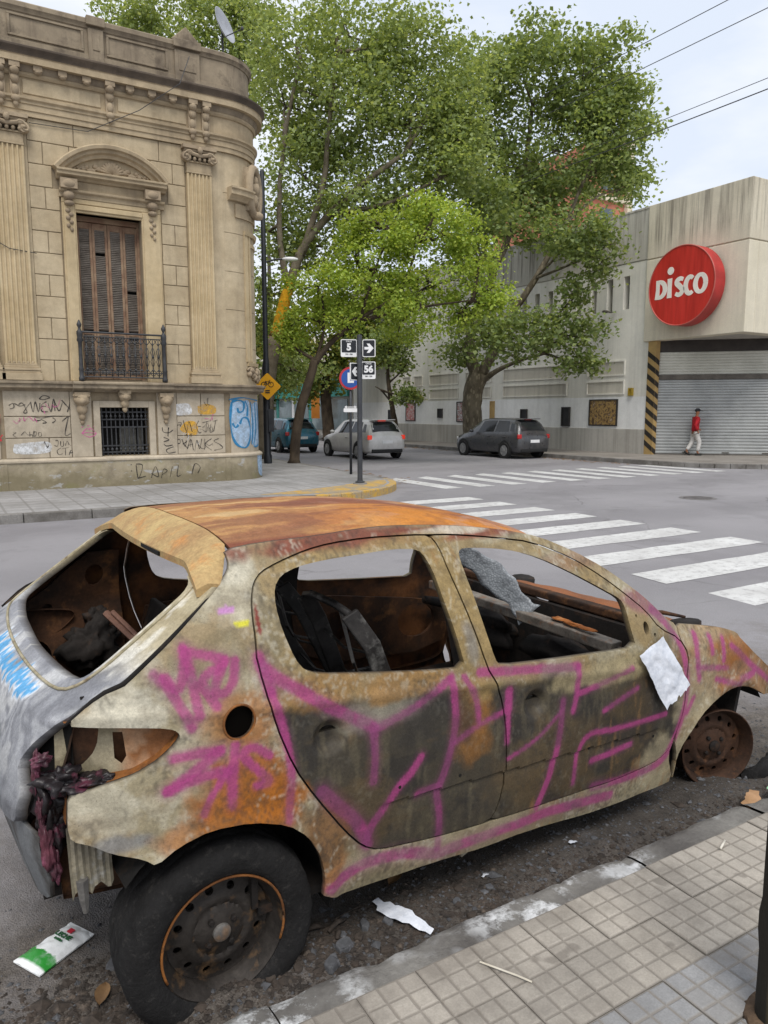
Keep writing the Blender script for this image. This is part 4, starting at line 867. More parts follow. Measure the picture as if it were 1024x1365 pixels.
def letter(parts):
    m = MB()
    for i, (p, w) in enumerate(parts): ribbon(m, p, w, -.012-.0004*i)
    m.build('letter', LETTER, sign, recalc=True)
n_ = 28
letter([([(-.985, BL), (-.965, MC), (-.965, TP)], [.20, .15, .17]), (el(-.93, MC, .28, HH-.055, 88, -88), [.12+.075*math.sin(math.pi*i/n_) for i in range(n_+1)])])
letter([([(-.46, BL), (-.455, MC), (-.46, TP)], [.20, .165, .20])])
m = MB(); m.lathe([(.135, -.014), (.135, -.004)], 24, (0, .44, .56), (1, 0, 0)); m.build('letter_dot', LETTER, sign)
sp = smooth_path([(.10, TP-.10), (-.02, TP-.06), (-.14, TP-.11), (-.16, MC+.13), (-.04, MC+.02), (.07, MC-.10), (.04, BL+.11), (-.08, BL+.065), (-.20, BL+.12)], 6)
letter([(sp, [.13+.06*math.sin(math.pi*i/(len(sp)-1)) for i in range(len(sp))])])
letter([(el(.385, MC, .175, HH-.06, 52, 308), [.13+.055*math.sin(math.pi*i/n_) for i in range(n_+1)])])
letter([(el(.80, MC+.01, .20, HH-.05, 0, 360, 40), [.13+.055*abs(math.cos(2*math.pi*i/40)) for i in range(41)])])
for z, y in ((.55, -.75), (-.1, -1.2), (.55, .6), (-.6, .5)):
    m = MB(); m.box(.5, .72, y-.04, y+.04, z-.04, z+.04); m.tube([(.5, y, z-.08), (.72, y, z-.16)], .02, 5); m.build('bracket', STEEL, sign)
# small camera pod on the wall beside the slit windows
pod = empty('wall_lamp', (WU-.02, 21.45, 5.72), 0, 'grey lamp arm on the wall below the slit windows', 'wall lamp'); m = MB(); m.tube([(0, 0, 0), (-.25, .02, -.05), (-.45, .05, -.02)], .03, 6); m.build('arm', STEEL, pod); m = MB(); m.ell((-.5, .06, -.03), (.16, .12, .06), 10, 6); m.build('lamp_head', STEEL, pod, smooth=True)

# ---- person walking past the shutter
def skin_obj(name, joints, edges, mat, parent, sub=2):
    me = bpy.data.meshes.new(name); me.from_pydata([j[:3] for j in joints], edges, []); me.materials.append(mat); me.update()
    o = bpy.data.objects.new(name, me); COL.objects.link(o); o.parent = parent
    sk = o.modifiers.new('skin', 'SKIN'); sk.use_smooth_shade = True
    for i, j in enumerate(joints):
        r = j[3]; o.data.skin_vertices[0].data[i].radius = (r, j[4] if len(j) > 4 else r); o.data.skin_vertices[0].data[i].use_root = (i == 0)
    sb = o.modifiers.new('sub', 'SUBSURF'); sb.levels = sub; sb.render_levels = sub
    return o
SKIN = pmat('skin', hexl('a87455'), hexl('8f6046'), 5, .55, 0, 60, .15, 0); JACKET = pmat('red_jacket', hexl('c0202b'), hexl('9f1822'), 7, .8, 0, 40, .25, .2); TROUS = pmat('white_trousers', hexl('d6d3cf'), hexl('bcb8b3'), 6, .85, 0, 40, .2, .2); CAP = pmat('black_cap', hexl('2b2a2d'), hexl('1f1e21'), 6, .8); SHOE = pmat('dark_shoe', hexl('34322f'), hexl('26241f'), 6, .7)
# local x is the way the person walks
person = empty('person', (24.25, 18.15, .148), math.atan2(-.509, .861), 'person in red jacket, white trousers and dark cap walking past the shutter', 'person')
skin_obj('body', [(0, 0, .93, .10, .13), (.01, 0, 1.15, .10, .14), (.02, 0, 1.34, .10, .16), (.03, 0, 1.44, .05), (.045, 0, 1.53, .055), (.06, 0, 1.60, .085, .075), (.055, 0, 1.67, .085, .075),
  (.03, -.17, 1.37, .055), (-.10, -.21, 1.12, .042), (.02, -.20, .90, .030), (.06, -.19, .82, .028),
  (.03, .17, 1.37, .055), (.08, .21, 1.12, .042), (.24, .19, .97, .030), (.30, .18, .93, .028),
  (0, -.09, .85, .085), (.16, -.09, .50, .058), (.08, -.09, .12, .04), (.17, -.09, .05, .03), (0, .09, .85, .085), (-.06, .09, .48, .058), (-.26, .09, .18, .04), (-.19, .09, .06, .03)],
  [(0,1),(1,2),(2,3),(3,4),(4,5),(5,6),(2,7),(7,8),(8,9),(9,10),(2,11),(11,12),(12,13),(13,14),(0,15),(15,16),(16,17),(17,18),(0,19),(19,20),(20,21),(21,22)], SKIN, person)
skin_obj('jacket', [(0, 0, .86, .14, .19), (0, 0, 1.0, .13, .18), (.01, 0, 1.2, .13, .18), (.02, 0, 1.36, .115, .17), (.03, 0, 1.45, .075), (.03, -.18, 1.38, .075), (-.10, -.23, 1.12, .065), (.01, -.21, .93, .055), (.03, .18, 1.38, .075), (.08, .23, 1.12, .065), (.22, .20, .985, .055)],
  [(0,1),(1,2),(2,3),(3,4),(3,5),(5,6),(6,7),(3,8),(8,9),(9,10)], JACKET, person)
skin_obj('trousers', [(0, 0, .90, .12, .16), (0, -.09, .80, .115), (.15, -.09, .50, .088), (.09, -.09, .15, .072), (0, .09, .80, .115), (-.06, .09, .48, .088), (-.24, .09, .20, .072)], [(0,1),(1,2),(2,3),(0,4),(4,5),(5,6)], TROUS, person)
m = MB(); m.ell((.055, 0, 1.68), (.105, .09, .075), 14, 8); m.obox((.16, 0, 1.665), (.07, 0, -.015), (0, .07, 0), (.002, 0, .008)); m.build('cap', CAP, person, smooth=True)
for x, y, z, tl in ((.13, -.09, .045, 0), (-.22, .09, .075, -.5)):
    m = MB(); m.obox((x, y, z), (.13*math.cos(tl), 0, .13*math.sin(tl)), (0, .045, 0), (0, 0, .04)); m.build('shoe', SHOE, person, bevel=.03)

# ---- cables over the cross street and a pole that carries them
CBL = pmat('black_cable', hexl('4a4a4c'), hexl('3a3a3c'), 3, .6); POLE = pmat('old_pole', hexl('5a5048'), hexl('47403a'), 3, .85)
for k, (vv, zz, rr) in enumerate(((17.07, 10.28, .016), (17.2, 10.56, .010), (17.54, 12.34, .012), (17.88, 13.06, .012))):
    m = MB(); pts = []
    for i in range(40):
        v = -22+70*i/39; pts.append((19.5, v, zz+.0007*((v-13)**2)-.0007*((vv-13)**2)))
    m.tube(pts, rr, 5); o = m.build('overhead_cable', CBL); tag(o, ('thick black cable, lowest of the four above the junction', 'thin cable just above the thick black one', 'grey cable third from the ground above the junction', 'topmost grey cable above the junction')[k], 'cable', 'cables over the junction')
m = MB(); m.tube([(19.5, 48, 0), (19.5, 48, 14.2)], [.16, .11], 10); pole = m.build('utility_pole', POLE, smooth=True, auto=40); tag(pole, 'tall wooden utility pole behind the big plane tree crown', 'utility pole')
m = MB(); m.box(18.5, 20.5, 47.9, 48.1, 13.5, 13.65); m.build('cross_arm', POLE, pole)
# ---- brick apartment tower far behind
t = NT('red_brick_tower'); c = t.mix(t.ramp(t.noise(.6, 4), (.35, 0), (.65, 1)), hexl('b87863'), hexl('a56a57')); c = t.mix(.3, c, t.ramp(t.noise(6, 3), (.3, .6), (.7, 1.1)), 'MULTIPLY'); BRK = t.done(c, .9, 0, .2)
BAND = pmat('tower_cream_band', hexl('d6cbb5'), hexl('c4b9a4'), 1, .85); GLS = pmat('tower_glass', hexl('5f6a72'), hexl('485259'), .5, .2, 0, 5, .1, 0)
tower = empty('brick_tower', (52, 48, 0), 0, 'red brick apartment tower with cream bands behind the supermarket', 'building')
m = MB(); m.box(-4, .3, -.5, 12, 0, 24); m.build('wall', BRK, tower)
m = MB(); m.box(.3, .9, -.9, 15, 0, 24.8); m.build('corner_pier', BAND, tower)
for i in range(8):
    z = 2.2+i*2.9; m = MB(); m.box(-4.2, .29, -.75, -.51, z, z+.45); m.build('floor_band', BAND, tower)
    for j in range(1):
        x = -2.6+j*3.3; m = MB(); m.box(x, x+1.5, -.58, -.49, z+.9, z+2.3); w = m.build('window', GLS, tower)

# ------------------------------------------------------------------ trees: crown lobes (x, y, z, half width, half height)
LOBES_P1 = [ (21.71,25.27,15.25,2.65,1.99), (23.85,24.00,14.96,2.48,2.05), (19.98,26.29,14.67,1.99,2.05), (25.03,23.31,13.50,1.59,1.92), (22.85,24.60,12.61,2.98,2.48), (20.43,26.02,11.86,2.32,2.48), (24.36,23.70,11.57,1.82,1.59), (21.68,25.28,10.21,2.48,1.49), (20.88,21.34,8.42,1.61,1.17), (25.65,22.93,11.12,0.53,0.73), (17.85,23.13,8.69,1.46,1.76), (25.33,23.13,14.67,0.99,1.32), (17.91,23.10,4.63,1.23,0.82), (19.39,22.22,4.63,1.70,0.76), (20.75,21.42,4.58,1.32,0.82), (21.63,20.90,7.67,1.11,1.11), (21.02,21.26,6.11,0.29,0.64), (21.27,21.11,3.51,0.64,0.41), (19.43,26.61,4.31,0.66,0.60) ]
LOBES_P2 = [ (11.30,24.68,14.05,1.91,1.63), (12.83,23.78,14.29,2.04,1.36), (14.35,22.88,14.10,1.63,1.42), (15.68,22.10,12.74,1.23,1.63), (10.84,24.96,12.15,1.36,1.63), (12.49,23.98,11.90,2.18,1.63), (14.36,22.87,11.54,2.18,1.91), (15.70,22.08,10.08,1.36,1.63), (11.25,24.72,9.95,1.63,1.63), (13.03,23.66,9.21,1.91,1.36), (10.66,25.06,7.97,1.03,1.36), (14.82,22.60,8.59,1.50,1.23), (10.10,25.40,5.68,0.38,1.23), (16.13,21.83,11.42,0.82,1.36), (11.89,24.33,7.46,1.36,1.09), (11.04,24.84,3.07,0.82,0.82), (10.28,25.29,3.07,0.54,1.09) ]
LOBES_P3 = [ (11.03,37.63,20.21,2.30,1.72), (8.89,38.89,20.31,1.72,0.84), (12.86,36.54,20.05,1.72,1.53), (13.73,36.03,18.06,1.53,1.92), (13.78,36.00,20.38,1.15,1.53), (9.75,38.38,18.73,1.92,1.53), (12.20,36.93,18.39,1.92,1.53) ]
LOBES_B = [ (13.32,20.24,8.04,0.73,0.63), (12.48,20.73,7.37,1.17,0.78), (13.89,19.90,7.28,1.10,0.78), (14.91,19.30,6.60,0.93,0.68), (11.51,21.31,6.60,1.12,0.68), (10.55,21.88,5.68,1.12,0.68), (12.07,20.97,5.55,1.42,0.78), (13.70,20.01,5.78,1.34,0.78), (15.13,19.17,5.55,0.88,0.54), (10.13,22.13,4.69,0.83,0.59), (11.15,21.52,4.69,0.98,0.59), (12.89,20.49,4.69,1.22,0.61), (14.37,19.62,4.81,0.93,0.44), (15.51,18.94,5.16,0.44,0.39), (9.81,22.31,3.99,0.39,0.34), (12.99,20.44,6.87,0.98,0.73), (11.67,21.21,7.55,0.61,0.44) ]
LOBES_S = [ (21.07,34.59,4.52,0.82,0.90), (21.76,34.18,2.61,0.65,0.41), (20.38,35.00,5.30,0.74,0.82), (21.41,34.39,5.69,0.90,0.74) ]
LOBES_K = [ (19.83,41.72,6.67,2.78,2.32), (21.77,40.57,5.34,2.32,2.09), (19.01,42.20,3.54,1.39,1.39), (20.58,41.27,3.99,1.62,1.62), (22.95,39.87,7.56,2.32,2.32), (25.28,38.49,8.43,2.32,2.78), (17.85,42.88,5.34,1.39,2.32) ]
LOBES_K2 = [ (23.48,58.14,3.55,2.50,1.88), (26.66,56.26,2.94,2.50,1.38), (25.11,57.18,5.98,3.13,2.50), (29.33,54.69,3.55,1.88,1.56), (21.95,59.05,6.58,1.88,3.75) ]
def leaf_material(name, a, b, c, trans=.5):
    t = NT(name); r = t.geo.outputs['Random Per Island']
    col = t.ramp(r, (.0, a), (.55, b), (1.0, c)); big = t.noise(.7, 3); col = t.mix(.35, col, t.ramp(big, (.35, .65), (.65, 1.2)), 'MULTIPLY')
    t.done(col, .55, 0, .35)
    tr = t.n.new('ShaderNodeBsdfTranslucent'); t.l.new(t.mix(1.0, col, (1.25, 1.15, .55), 'MULTIPLY'), tr.inputs['Color']); mx = t.n.new('ShaderNodeMixShader'); mx.inputs[0].default_value = trans
    t.l.new(t.b.outputs[0], mx.inputs[1]); t.l.new(tr.outputs[0], mx.inputs[2]); t.l.new(mx.outputs[0], t.out.inputs[0]); return t.mat
LEAF_P = leaf_material('plane_leaf', (.20, .27, .10), (.31, .395, .15), (.43, .50, .23)); LEAF_D = leaf_material('dark_plane_leaf', (.15, .21, .078), (.245, .325, .12), (.37, .44, .19))
LEAF_B = leaf_material('fresh_leaf', (.24, .35, .06), (.37, .49, .085), (.52, .60, .14), .45); LEAF_Y = leaf_material('mixed_leaf', (.10, .15, .045), (.18, .25, .06), (.36, .33, .08))
def bark(name, a, b, c=None, sc=2.2):
    t = NT(name); col = t.mix(t.ramp(t.noise(sc, 6, .65, vec=t.map(t.pos, (1.6, 1.6, .8))), (.38, 0), (.62, 1)), a, b)
    if c: col = t.mix(t.ramp(t.vor(sc*2.2, vec=t.map(t.pos, (1.5, 1.5, .7))), (.30, .7), (.36, 0)), col, c)
    col = t.mix(.4, col, t.ramp(t.noise(28, 5, .7), (.3, .45), (.7, 1.15)), 'MULTIPLY'); t.bump(t.noise(16, 5, .7, vec=t.map(t.pos, (2, 2, .5))), .7, .03); return t.done(col, .9, 0, .2)
BARK_P = bark('plane_bark', hexl('7d7464'), hexl('5d5547'), hexl('968c78')); BARK_D = bark('dark_bark', hexl('554a3d'), hexl('3a322a'))
t = NT('bark_with_yellow_band'); X, Y, Z = t.sep(); n = t.noise(5, 6, .65); c = t.mix(t.ramp(t.noise(2.2, 6, .65), (.38, 0), (.62, 1)), hexl('7d7464'), hexl('5d5547')); zz = t.math('ADD', Z, t.math('MULTIPLY', t.math('SUBTRACT', n, .5), .9)); yw_ = t.math('MULTIPLY', t.ramp(t.math('MULTIPLY', zz, .1), (.425, 0), (.455, 1)), t.ramp(t.math('MULTIPLY', zz, .1), (.60, 1), (.63, 0))); c = t.mix(yw_, c, t.mix(t.ramp(n, (.4, 0), (.6, 1)), hexl('dba428'), hexl('b5851f'))); c = t.mix(.35, c, t.ramp(t.noise(28, 5, .7), (.3, .5), (.7, 1.15)), 'MULTIPLY'); t.bump(t.noise(16, 5, .7), .6, .03); BARK_Y = t.done(c, .9, 0, .2)  # bark with a ragged yellow band part-way up
def crown_mesh(name, lobes, leaf, n_per, mat, seed, clump=.42, up=.35, dens=1.0, dmin=.3):
    rg = np.random.default_rng(seed); P = []; src = lobes; lobes = []
    for (x, y, z, rx, rz) in src:                 # break each lobe into a core and sprays of smaller ones
        lobes.append((x, y, z, rx*.80, rz*.80))
        for q in range(7):
            d = rg.normal(size=3); d /= np.linalg.norm(d); k = rg.uniform(.26, .46); lobes.append((x+d[0]*rx*.85, y+d[1]*rx*.85, z+d[2]*rz*.85, rx*k, rz*k))
    for (x, y, z, rx, rz) in lobes:
        ry = max(rx, dmin); area = (rx*rx+ry*ry+rz*rz*2)/4
        nc = max(3, int(area*n_per*1.45*dens))
        d = rg.normal(size=(nc, 3)); d /= np.linalg.norm(d, axis=1)[:, None]; rad = rg.uniform(.42, 1.03, nc)**.6
        c = d*rad[:, None]*np.array([rx, ry, rz])+np.array([x, y, z])
        k = rg.integers(14, 30, nc); idx = np.repeat(np.arange(nc), k)
        off = np.clip(rg.normal(size=(len(idx), 3)), -1.7, 1.7)*np.array([clump, clump, clump*.62])*rg.uniform(.5, 1.1, nc)[idx][:, None]
        P.append(c[idx]+off)
    P = np.concatenate(P); n = len(P)
    nrm = rg.normal(size=(n, 3)); nrm[:, 2] = np.abs(nrm[:, 2])+up; nrm /= np.linalg.norm(nrm, axis=1)[:, None]
    a = np.cross(nrm, rg.normal(size=(n, 3))); a /= np.linalg.norm(a, axis=1)[:, None]; b = np.cross(nrm, a)
    L = (leaf*rg.uniform(.6, 1.25, n))[:, None]; W = L*rg.uniform(.62, .95, n)[:, None]; f = nrm*L*.18
    V = np.stack([P-a*L*.5, P+b*W*.5+a*L*.08+f, P+a*L*.5, P-b*W*.5+a*L*.08+f], axis=1).reshape(-1, 3)
    i = np.arange(n)*4; F = np.stack([np.stack([i, i+1, i+2], 1), np.stack([i, i+2, i+3], 1)], 1).reshape(-1)
    me = bpy.data.meshes.new(name); me.vertices.add(4*n); me.vertices.foreach_set('co', V.ravel().astype(np.float32)); me.loops.add(6*n); me.loops.foreach_set('vertex_index', F.astype(np.int32))
    me.polygons.add(2*n); me.polygons.foreach_set('loop_start', (np.arange(2*n)*3).astype(np.int32)); me.polygons.foreach_set('loop_total', np.full(2*n, 3, np.int32)); me.materials.append(mat); me.update(calc_edges=True); return me
def limb(m, pts, r0, r1, n=8, wob=.04, seed=0):
    rg = random.Random(seed); q = []
    P = [Vector(p) for p in pts]
    for i in range(len(P)-1):
        for j in range(4):
            t_ = j/4; p0 = P[max(0, i-1)]; p1 = P[i]; p2 = P[i+1]; p3 = P[min(len(P)-1, i+2)]
            q.append(.5*((2*p1)+(-p0+p2)*t_+(2*p0-5*p1+4*p2-p3)*t_*t_+(-p0+3*p1-3*p2+p3)*t_**3)+Vector((rg.uniform(-1, 1), rg.uniform(-1, 1), 0))*wob*(r0+(r1-r0)*i/len(P))*2)
    q.append(P[-1]); k = len(q); m.tube(q, [r0+(r1-r0)*(i/(k-1))**.8 for i in range(k)], n)
def tree(name, label, base, trunk, limbs, lobes, leaf, n_per, lmat, bmat, seed, group=None, twigs=True, clump=.42, dens=1.0, flare=1.35):
    root = empty(name, base, 0, label, 'tree', group); inv = Matrix.Translation(-Vector(base))
    m = MB(); (pts, r0, r1) = trunk; limb(m, pts, r0, r1, 12, .03, seed)
    for k in range(12): v = Vector(m.v[k]); c = Vector(pts[0]); m.v[k] = tuple(c+(v-c)*flare*(1+.12*math.sin(k*2.1)))
    o = m.build('trunk', bmat, root, smooth=True); o.matrix_parent_inverse = inv
    rg = random.Random(seed+5)
    for (pts, r0, r1) in limbs:
        m = MB(); limb(m, pts, r0, r1, 8, .05, seed+len(pts)); o = m.build('limb', bmat, root, smooth=True); o.matrix_parent_inverse = inv
    if twigs:
        ends = [Vector(p) for l in limbs for p in l[0][1:]]+[Vector(trunk[0][-1])]; m = MB()
        for (x, y, z, rx, rz) in lobes:
            c = Vector((x, y, z)); e = min(ends, key=lambda p: (p-c).length+max(0, p.z-c.z)*1.5); mid = e.lerp(c, .5)+Vector((rg.uniform(-.3, .3), rg.uniform(-.3, .3), rg.uniform(-.1, .3)))
            limb(m, [e, mid, c], .075, .03, 5, .1, rg.randint(0, 999))
            for q in range(6):
                d = Vector((rg.gauss(0, 1), rg.gauss(0, 1), rg.gauss(0, .8))).normalized(); t_ = c+Vector((d.x*rx, d.y*rx, d.z*rz))*.85; limb(m, [c.lerp(mid, rg.random()*.6), (c+t_)/2+Vector((0, 0, .1)), t_], .03, .008, 4, .1, rg.randint(0, 999))
        o = m.build('twigs', bmat, root, smooth=True); o.matrix_parent_inverse = inv; tag(o, kind='stuff')
    o = bpy.data.objects.new('crown', crown_mesh('crown', lobes, leaf, n_per, lmat, seed, clump, dens=dens)); COL.objects.link(o); o.parent = root; o.matrix_parent_inverse = inv
    return root
tree('plane_tree', 'big plane tree with forked pale trunk on the pavement by the supermarket wall', (20.11, 26.22, .15),
     ([(20.11, 26.22, .10), (20.03, 26.26, 1.41), (20.02, 26.27, 2.55), (20.23, 26.14, 3.35)], .44, .42),
     [([(20.23, 26.14, 3.2), (19.88, 26.35, 4.31), (20.03, 26.26, 5.58), (20.64, 25.9, 7.45), (21.29, 25.51, 9.3), (21.78, 25.23, 12.01), (22.0, 25.1, 14.38)], .30, .07),
      ([(20.23, 26.14, 3.2), (20.45, 25.4, 4.35), (20.9, 24.9, 5.75), (21.6, 24.2, 7.25), (22.6, 23.6, 9.4), (23.6, 23.2, 12.0)], .27, .06),
      ([(20.25, 26.10, 3.0), (20.4, 25.1, 3.5), (20.8, 24.0, 3.9), (21.2, 23.0, 4.1)], .16, .04), ([(20.64, 25.9, 7.45), (20.19, 26.16, 9.6), (20.15, 26.19, 12.61)], .14, .05)],
     LOBES_P1, .19, 19, LEAF_D, BARK_P, 11)
tree('plane_tree', 'tall leaning plane tree with a yellow banded trunk behind the yellow cycle sign', (9.54, 24.57, .15),
     ([(9.54, 24.57, .10), (9.76, 24.44, 2.51), (10.02, 24.28, 4.3)], .30, .25),
     [([(10.02, 24.28, 4.25), (10.45, 24.02, 5.9), (10.84, 23.79, 7.13), (11.68, 23.3, 8.34), (12.76, 22.66, 9.41), (13.83, 22.03, 10.24)], .24, .07), ([(10.84, 23.79, 7.0), (11.47, 23.42, 9.18), (11.71, 23.28, 11.53), (11.93, 23.15, 13.37)], .14, .05),
      ([(10.45, 24.02, 5.8), (10.2, 24.17, 7.98), (10.42, 24.04, 10.83), (10.88, 23.77, 13.14)], .13, .05), ([(11.68, 23.3, 8.3), (13.41, 22.28, 8.7), (14.7, 21.52, 9.41)], .10, .04)],
     LOBES_P2, .155, 25, LEAF_P, BARK_P, 23)
for o in [x for x in bpy.data.objects if x.name.startswith('plane_tree')][-1].children:
    if o.name.startswith('trunk') or o.name.startswith('limb'): o.data.materials[0] = BARK_Y
tree('plane_tree', 'tall light green tree rising behind the parapet of the ornate house', (9.4, 37.5, .15), ([(9.4, 37.5, .1), (9.8, 37.4, 6), (10.5, 37.3, 12)], .36, .25),
     [([(10.5, 37.3, 12), (11, 37.4, 16), (11.2, 37.4, 20)], .22, .06), ([(10.5, 37.3, 12), (12.4, 36.6, 16), (13.4, 36.2, 19)], .16, .05), ([(10.5, 37.3, 12), (9.5, 38.2, 16), (9, 38.7, 19.5)], .14, .05)], LOBES_P3, .18, 18, LEAF_P, BARK_P, 31)
tree('young_tree', 'young bright green tree with thin curved dark trunk on the corner pavement', (9.64, 21.95, .15), ([(9.64, 21.95, .1), (9.71, 21.91, 1.03), (9.87, 21.82, 1.98), (10.1, 21.68, 2.8), (10.25, 21.59, 3.38)], .17, .13),
     [([(10.25, 21.59, 3.3), (10.66, 21.35, 3.89), (11.47, 20.87, 4.64), (12.48, 20.27, 5.44), (13.07, 19.92, 7.01)], .11, .03), ([(10.25, 21.59, 3.3), (10.5, 21.44, 4.3), (10.47, 21.46, 5.21)], .07, .03), ([(11.47, 20.87, 4.6), (13.08, 19.91, 4.99), (14.48, 19.08, 5.21)], .07, .02), ([(11.47, 20.87, 4.6), (11.88, 20.63, 6.12), (12.27, 20.39, 7.23)], .06, .02)],
     LOBES_B, .115, 44, LEAF_B, BARK_D, 47, clump=.26, flare=1.5)
tree('slim_tree', 'slim dark tree with sparse leaves against the white supermarket band', (21.25, 34.49, .12), ([(21.25, 34.49, .1), (21.1, 34.57, 1.33), (20.89, 34.7, 2.73), (20.79, 34.76, 3.92), (20.89, 34.7, 5.3)], .20, .06),
     [([(20.93, 34.67, 2.33), (20.48, 34.94, 2.93), (20.2, 35.11, 3.13)], .06, .02), ([(20.86, 34.72, 3.33), (21.41, 34.39, 3.92), (21.76, 34.19, 4.52)], .06, .02)], LOBES_S, .22, 14, LEAF_D, BARK_D, 53)
tree('street_tree', 'thick dark trunked street tree beyond the silver hatchback', (20.5, 41.3, .12), ([(20.5, 41.3, .1), (20.44, 41.35, 1.27), (20.34, 41.41, 3.09), (20.6, 41.26, 4.6)], .40, .28), [([(20.6, 41.26, 4.5), (21.78, 40.56, 7.11), (23.5, 39.5, 8.2)], .2, .05), ([(20.6, 41.26, 4.5), (19.8, 41.7, 6.5)], .18, .05)], LOBES_K, .30, 8, LEAF_Y, BARK_D, 61)
tree('street_tree', 'hazy green tree furthest along the cross street', (21.0, 57.5, .12), ([(21.0, 57.5, .1), (21.6, 57.4, 2.2), (22.4, 57.3, 4)], .36, .25), [([(22.4, 57.3, 4), (24, 57.2, 6), (25, 57.1, 7)], .18, .05)], LOBES_K2, .38, 5, LEAF_Y, BARK_D, 67)

# ------------------------------------------------------------------ signs and lamp post
SB = pmat('sign_black', hexl('22252b'), hexl('1c1f24'), 3, .45, 0, 40, .15, 0); SW_ = pmat('sign_white_paint', hexl('e9e9e9'), hexl('dcdcdc'), 3, .45, 0, 40, .15, 0); GP = pmat('grey_pole', hexl('4a4c50'), hexl('3b3d41'), 4, .5, .4, 40, .3, .1)
SBL = pmat('sign_blue', hexl('2a55a0'), hexl('234a8e'), 3, .45, 0, 40, .15, 0); SRD = pmat('sign_red_rim', hexl('b8323a'), hexl('a32b33'), 3, .45, 0, 40, .15, 0); SYE = pmat('sign_yellow', hexl('e0a419'), hexl('cf9515'), 3, .5, 0, 40, .15, 0)
def text_obj(name, body, size, mat, parent, loc, bold=.012, sx=1.0):
    """lettering in the sign's own plane: local x right, local z up, facing -y"""
    c = bpy.data.curves.new(name, 'FONT'); c.body = body; c.size = size; c.align_x = 'CENTER'; c.align_y = 'CENTER'; c.offset = bold; c.extrude = .0015
    o = bpy.data.objects.new(name, c); COL.objects.link(o)
    dg = bpy.context.evaluated_depsgraph_get(); me = bpy.data.meshes.new_from_object(o.evaluated_get(dg)); bpy.data.objects.remove(o); bpy.data.curves.remove(c)
    me.materials.clear(); me.materials.append(mat); o = bpy.data.objects.new(name, me); COL.objects.link(o); o.parent = parent; o.location = loc; o.rotation_euler = (math.pi/2, 0, 0); o.scale = (sx, 1, 1); return o
def rrect(w, h, r, n=5):
    P = []
    for cx, cy, a0 in ((w/2-r, h/2-r, 0), (-w/2+r, h/2-r, 90), (-w/2+r, -h/2+r, 180), (w/2-r, -h/2+r, 270)):
        P += [(cx+r*math.cos(R_(a0+90*i/n)), cy+r*math.sin(R_(a0+90*i/n))) for i in range(n+1)]
    return P
def flat(m, poly, y0, y1): m.prism(poly, y0, y1, lambda p, t: (p[0], t, p[1]))
def street_plate(parent, x, z, rz, w, h, kind):
    e = empty('name_plate', (x, 0, z), rz, parent=parent)
    m = MB(); flat(m, rrect(w, h, .03), -.010, .010); m.build('plate_edge', SW_, e)
    z0 = -h/2+.095 if kind not in '><' else -h/2+.018
    m = MB(); hh = h/2-.018-z0; zc = (h/2-.018+z0)/2; flat(m, [(p[0], p[1]+zc) for p in rrect(w-.036, hh, .02)], -.013, -.0102); m.build('plate_field', SB, e)
    if kind == '>' or kind == '<':
        s = 1 if kind == '>' else -1; m = MB(); flat(m, [(s*a, b) for a, b in ((-.10, .028), (.0, .028), (-.05, .10), (.015, .10), (.105, 0), (.015, -.10), (-.05, -.10), (.0, -.028), (-.10, -.028))], -.0165, -.0132); m.build('arrow', SW_, e)
    else:
        text_obj('number', kind, .20, SW_, e, (0, -.0145, zc-.02), .010); text_obj('street_word', 'CALLE', .045, SW_, e, (0, -.0145, h/2-.045), .001); text_obj('range_digits', '700 - 800', .042, SB, e, (0, -.0115, -h/2+.055), .001)
    return e
PB_ = (8.07, 14.71, .15); face = R_(-28)
sp = empty('street_name_post', PB_, face, 'dark post with black and white street number plates 5 and 56 on the yellow corner', 'street sign')
m = MB(); m.lathe([(.10, 0), (.11, .05), (.062, .08), (.058, .12), (.058, 3.27), (.05, 3.30), (.0, 3.31)], 16); m.build('post', GP, sp, smooth=True, auto=40)
m = MB(); m.lathe([(.17, -.02), (.16, .02), (.13, .03)], 16); m.build('post_foot', KERB, sp)
street_plate(sp, -.235, 3.01, R_(8), .36, .38, '5'); street_plate(sp, .21, 3.01, R_(-10), .29, .38, '>'); street_plate(sp, .20, 2.53, R_(-6), .31, .38, '56'); street_plate(sp, -.10, 2.50, R_(40), .29, .38, '<')
pk = empty('parking_sign', (9.15, 17.17, .15), face, 'round blue parking sign with red rim on a thin post', 'road sign')
m = MB(); m.tube([(0, 0, 0), (0, 0, 2.85)], .035, 8); m.build('post', GP, pk, smooth=True)
m = MB(); m.lathe([(.29, 0), (.29, .012)], 32, (0, -.05, 2.47), (0, -1, 0)); m.build('disc_rim', SRD, pk); m = MB(); m.lathe([(.235, 0), (.235, .003)], 32, (0, -.0622, 2.47), (0, -1, 0)); m.build('disc_field', SBL, pk)
text_obj('letter', 'E', .34, SW_, pk, (0, -.067, 2.47), .014)
m = MB(); flat(m, rrect(.36, .10, .02), -.05, -.042); o = m.build('arrow_plate', SW_, pk); o.location = (0, 0, 1.66)
m = MB(); flat(m, [(-.16, 1.74), (-.10, 1.78), (-.10, 1.75), (.10, 1.75), (.10, 1.78), (.16, 1.74), (.10, 1.70), (.10, 1.73), (-.10, 1.73), (-.10, 1.70)], -.05, -.044); m.build('double_arrow', SW_, pk)
lp = empty('lamp_post', (8.85, 22.2, .15), face, 'black lamp post hung with cables at the rounded house corner', 'lamp post')
m = MB(); m.lathe([(.13, 0), (.13, .25), (.10, .30), (.095, 3.2), (.08, 3.3), (.07, 8.8), (.05, 8.85)], 14); m.build('post', SB, lp, smooth=True, auto=40)
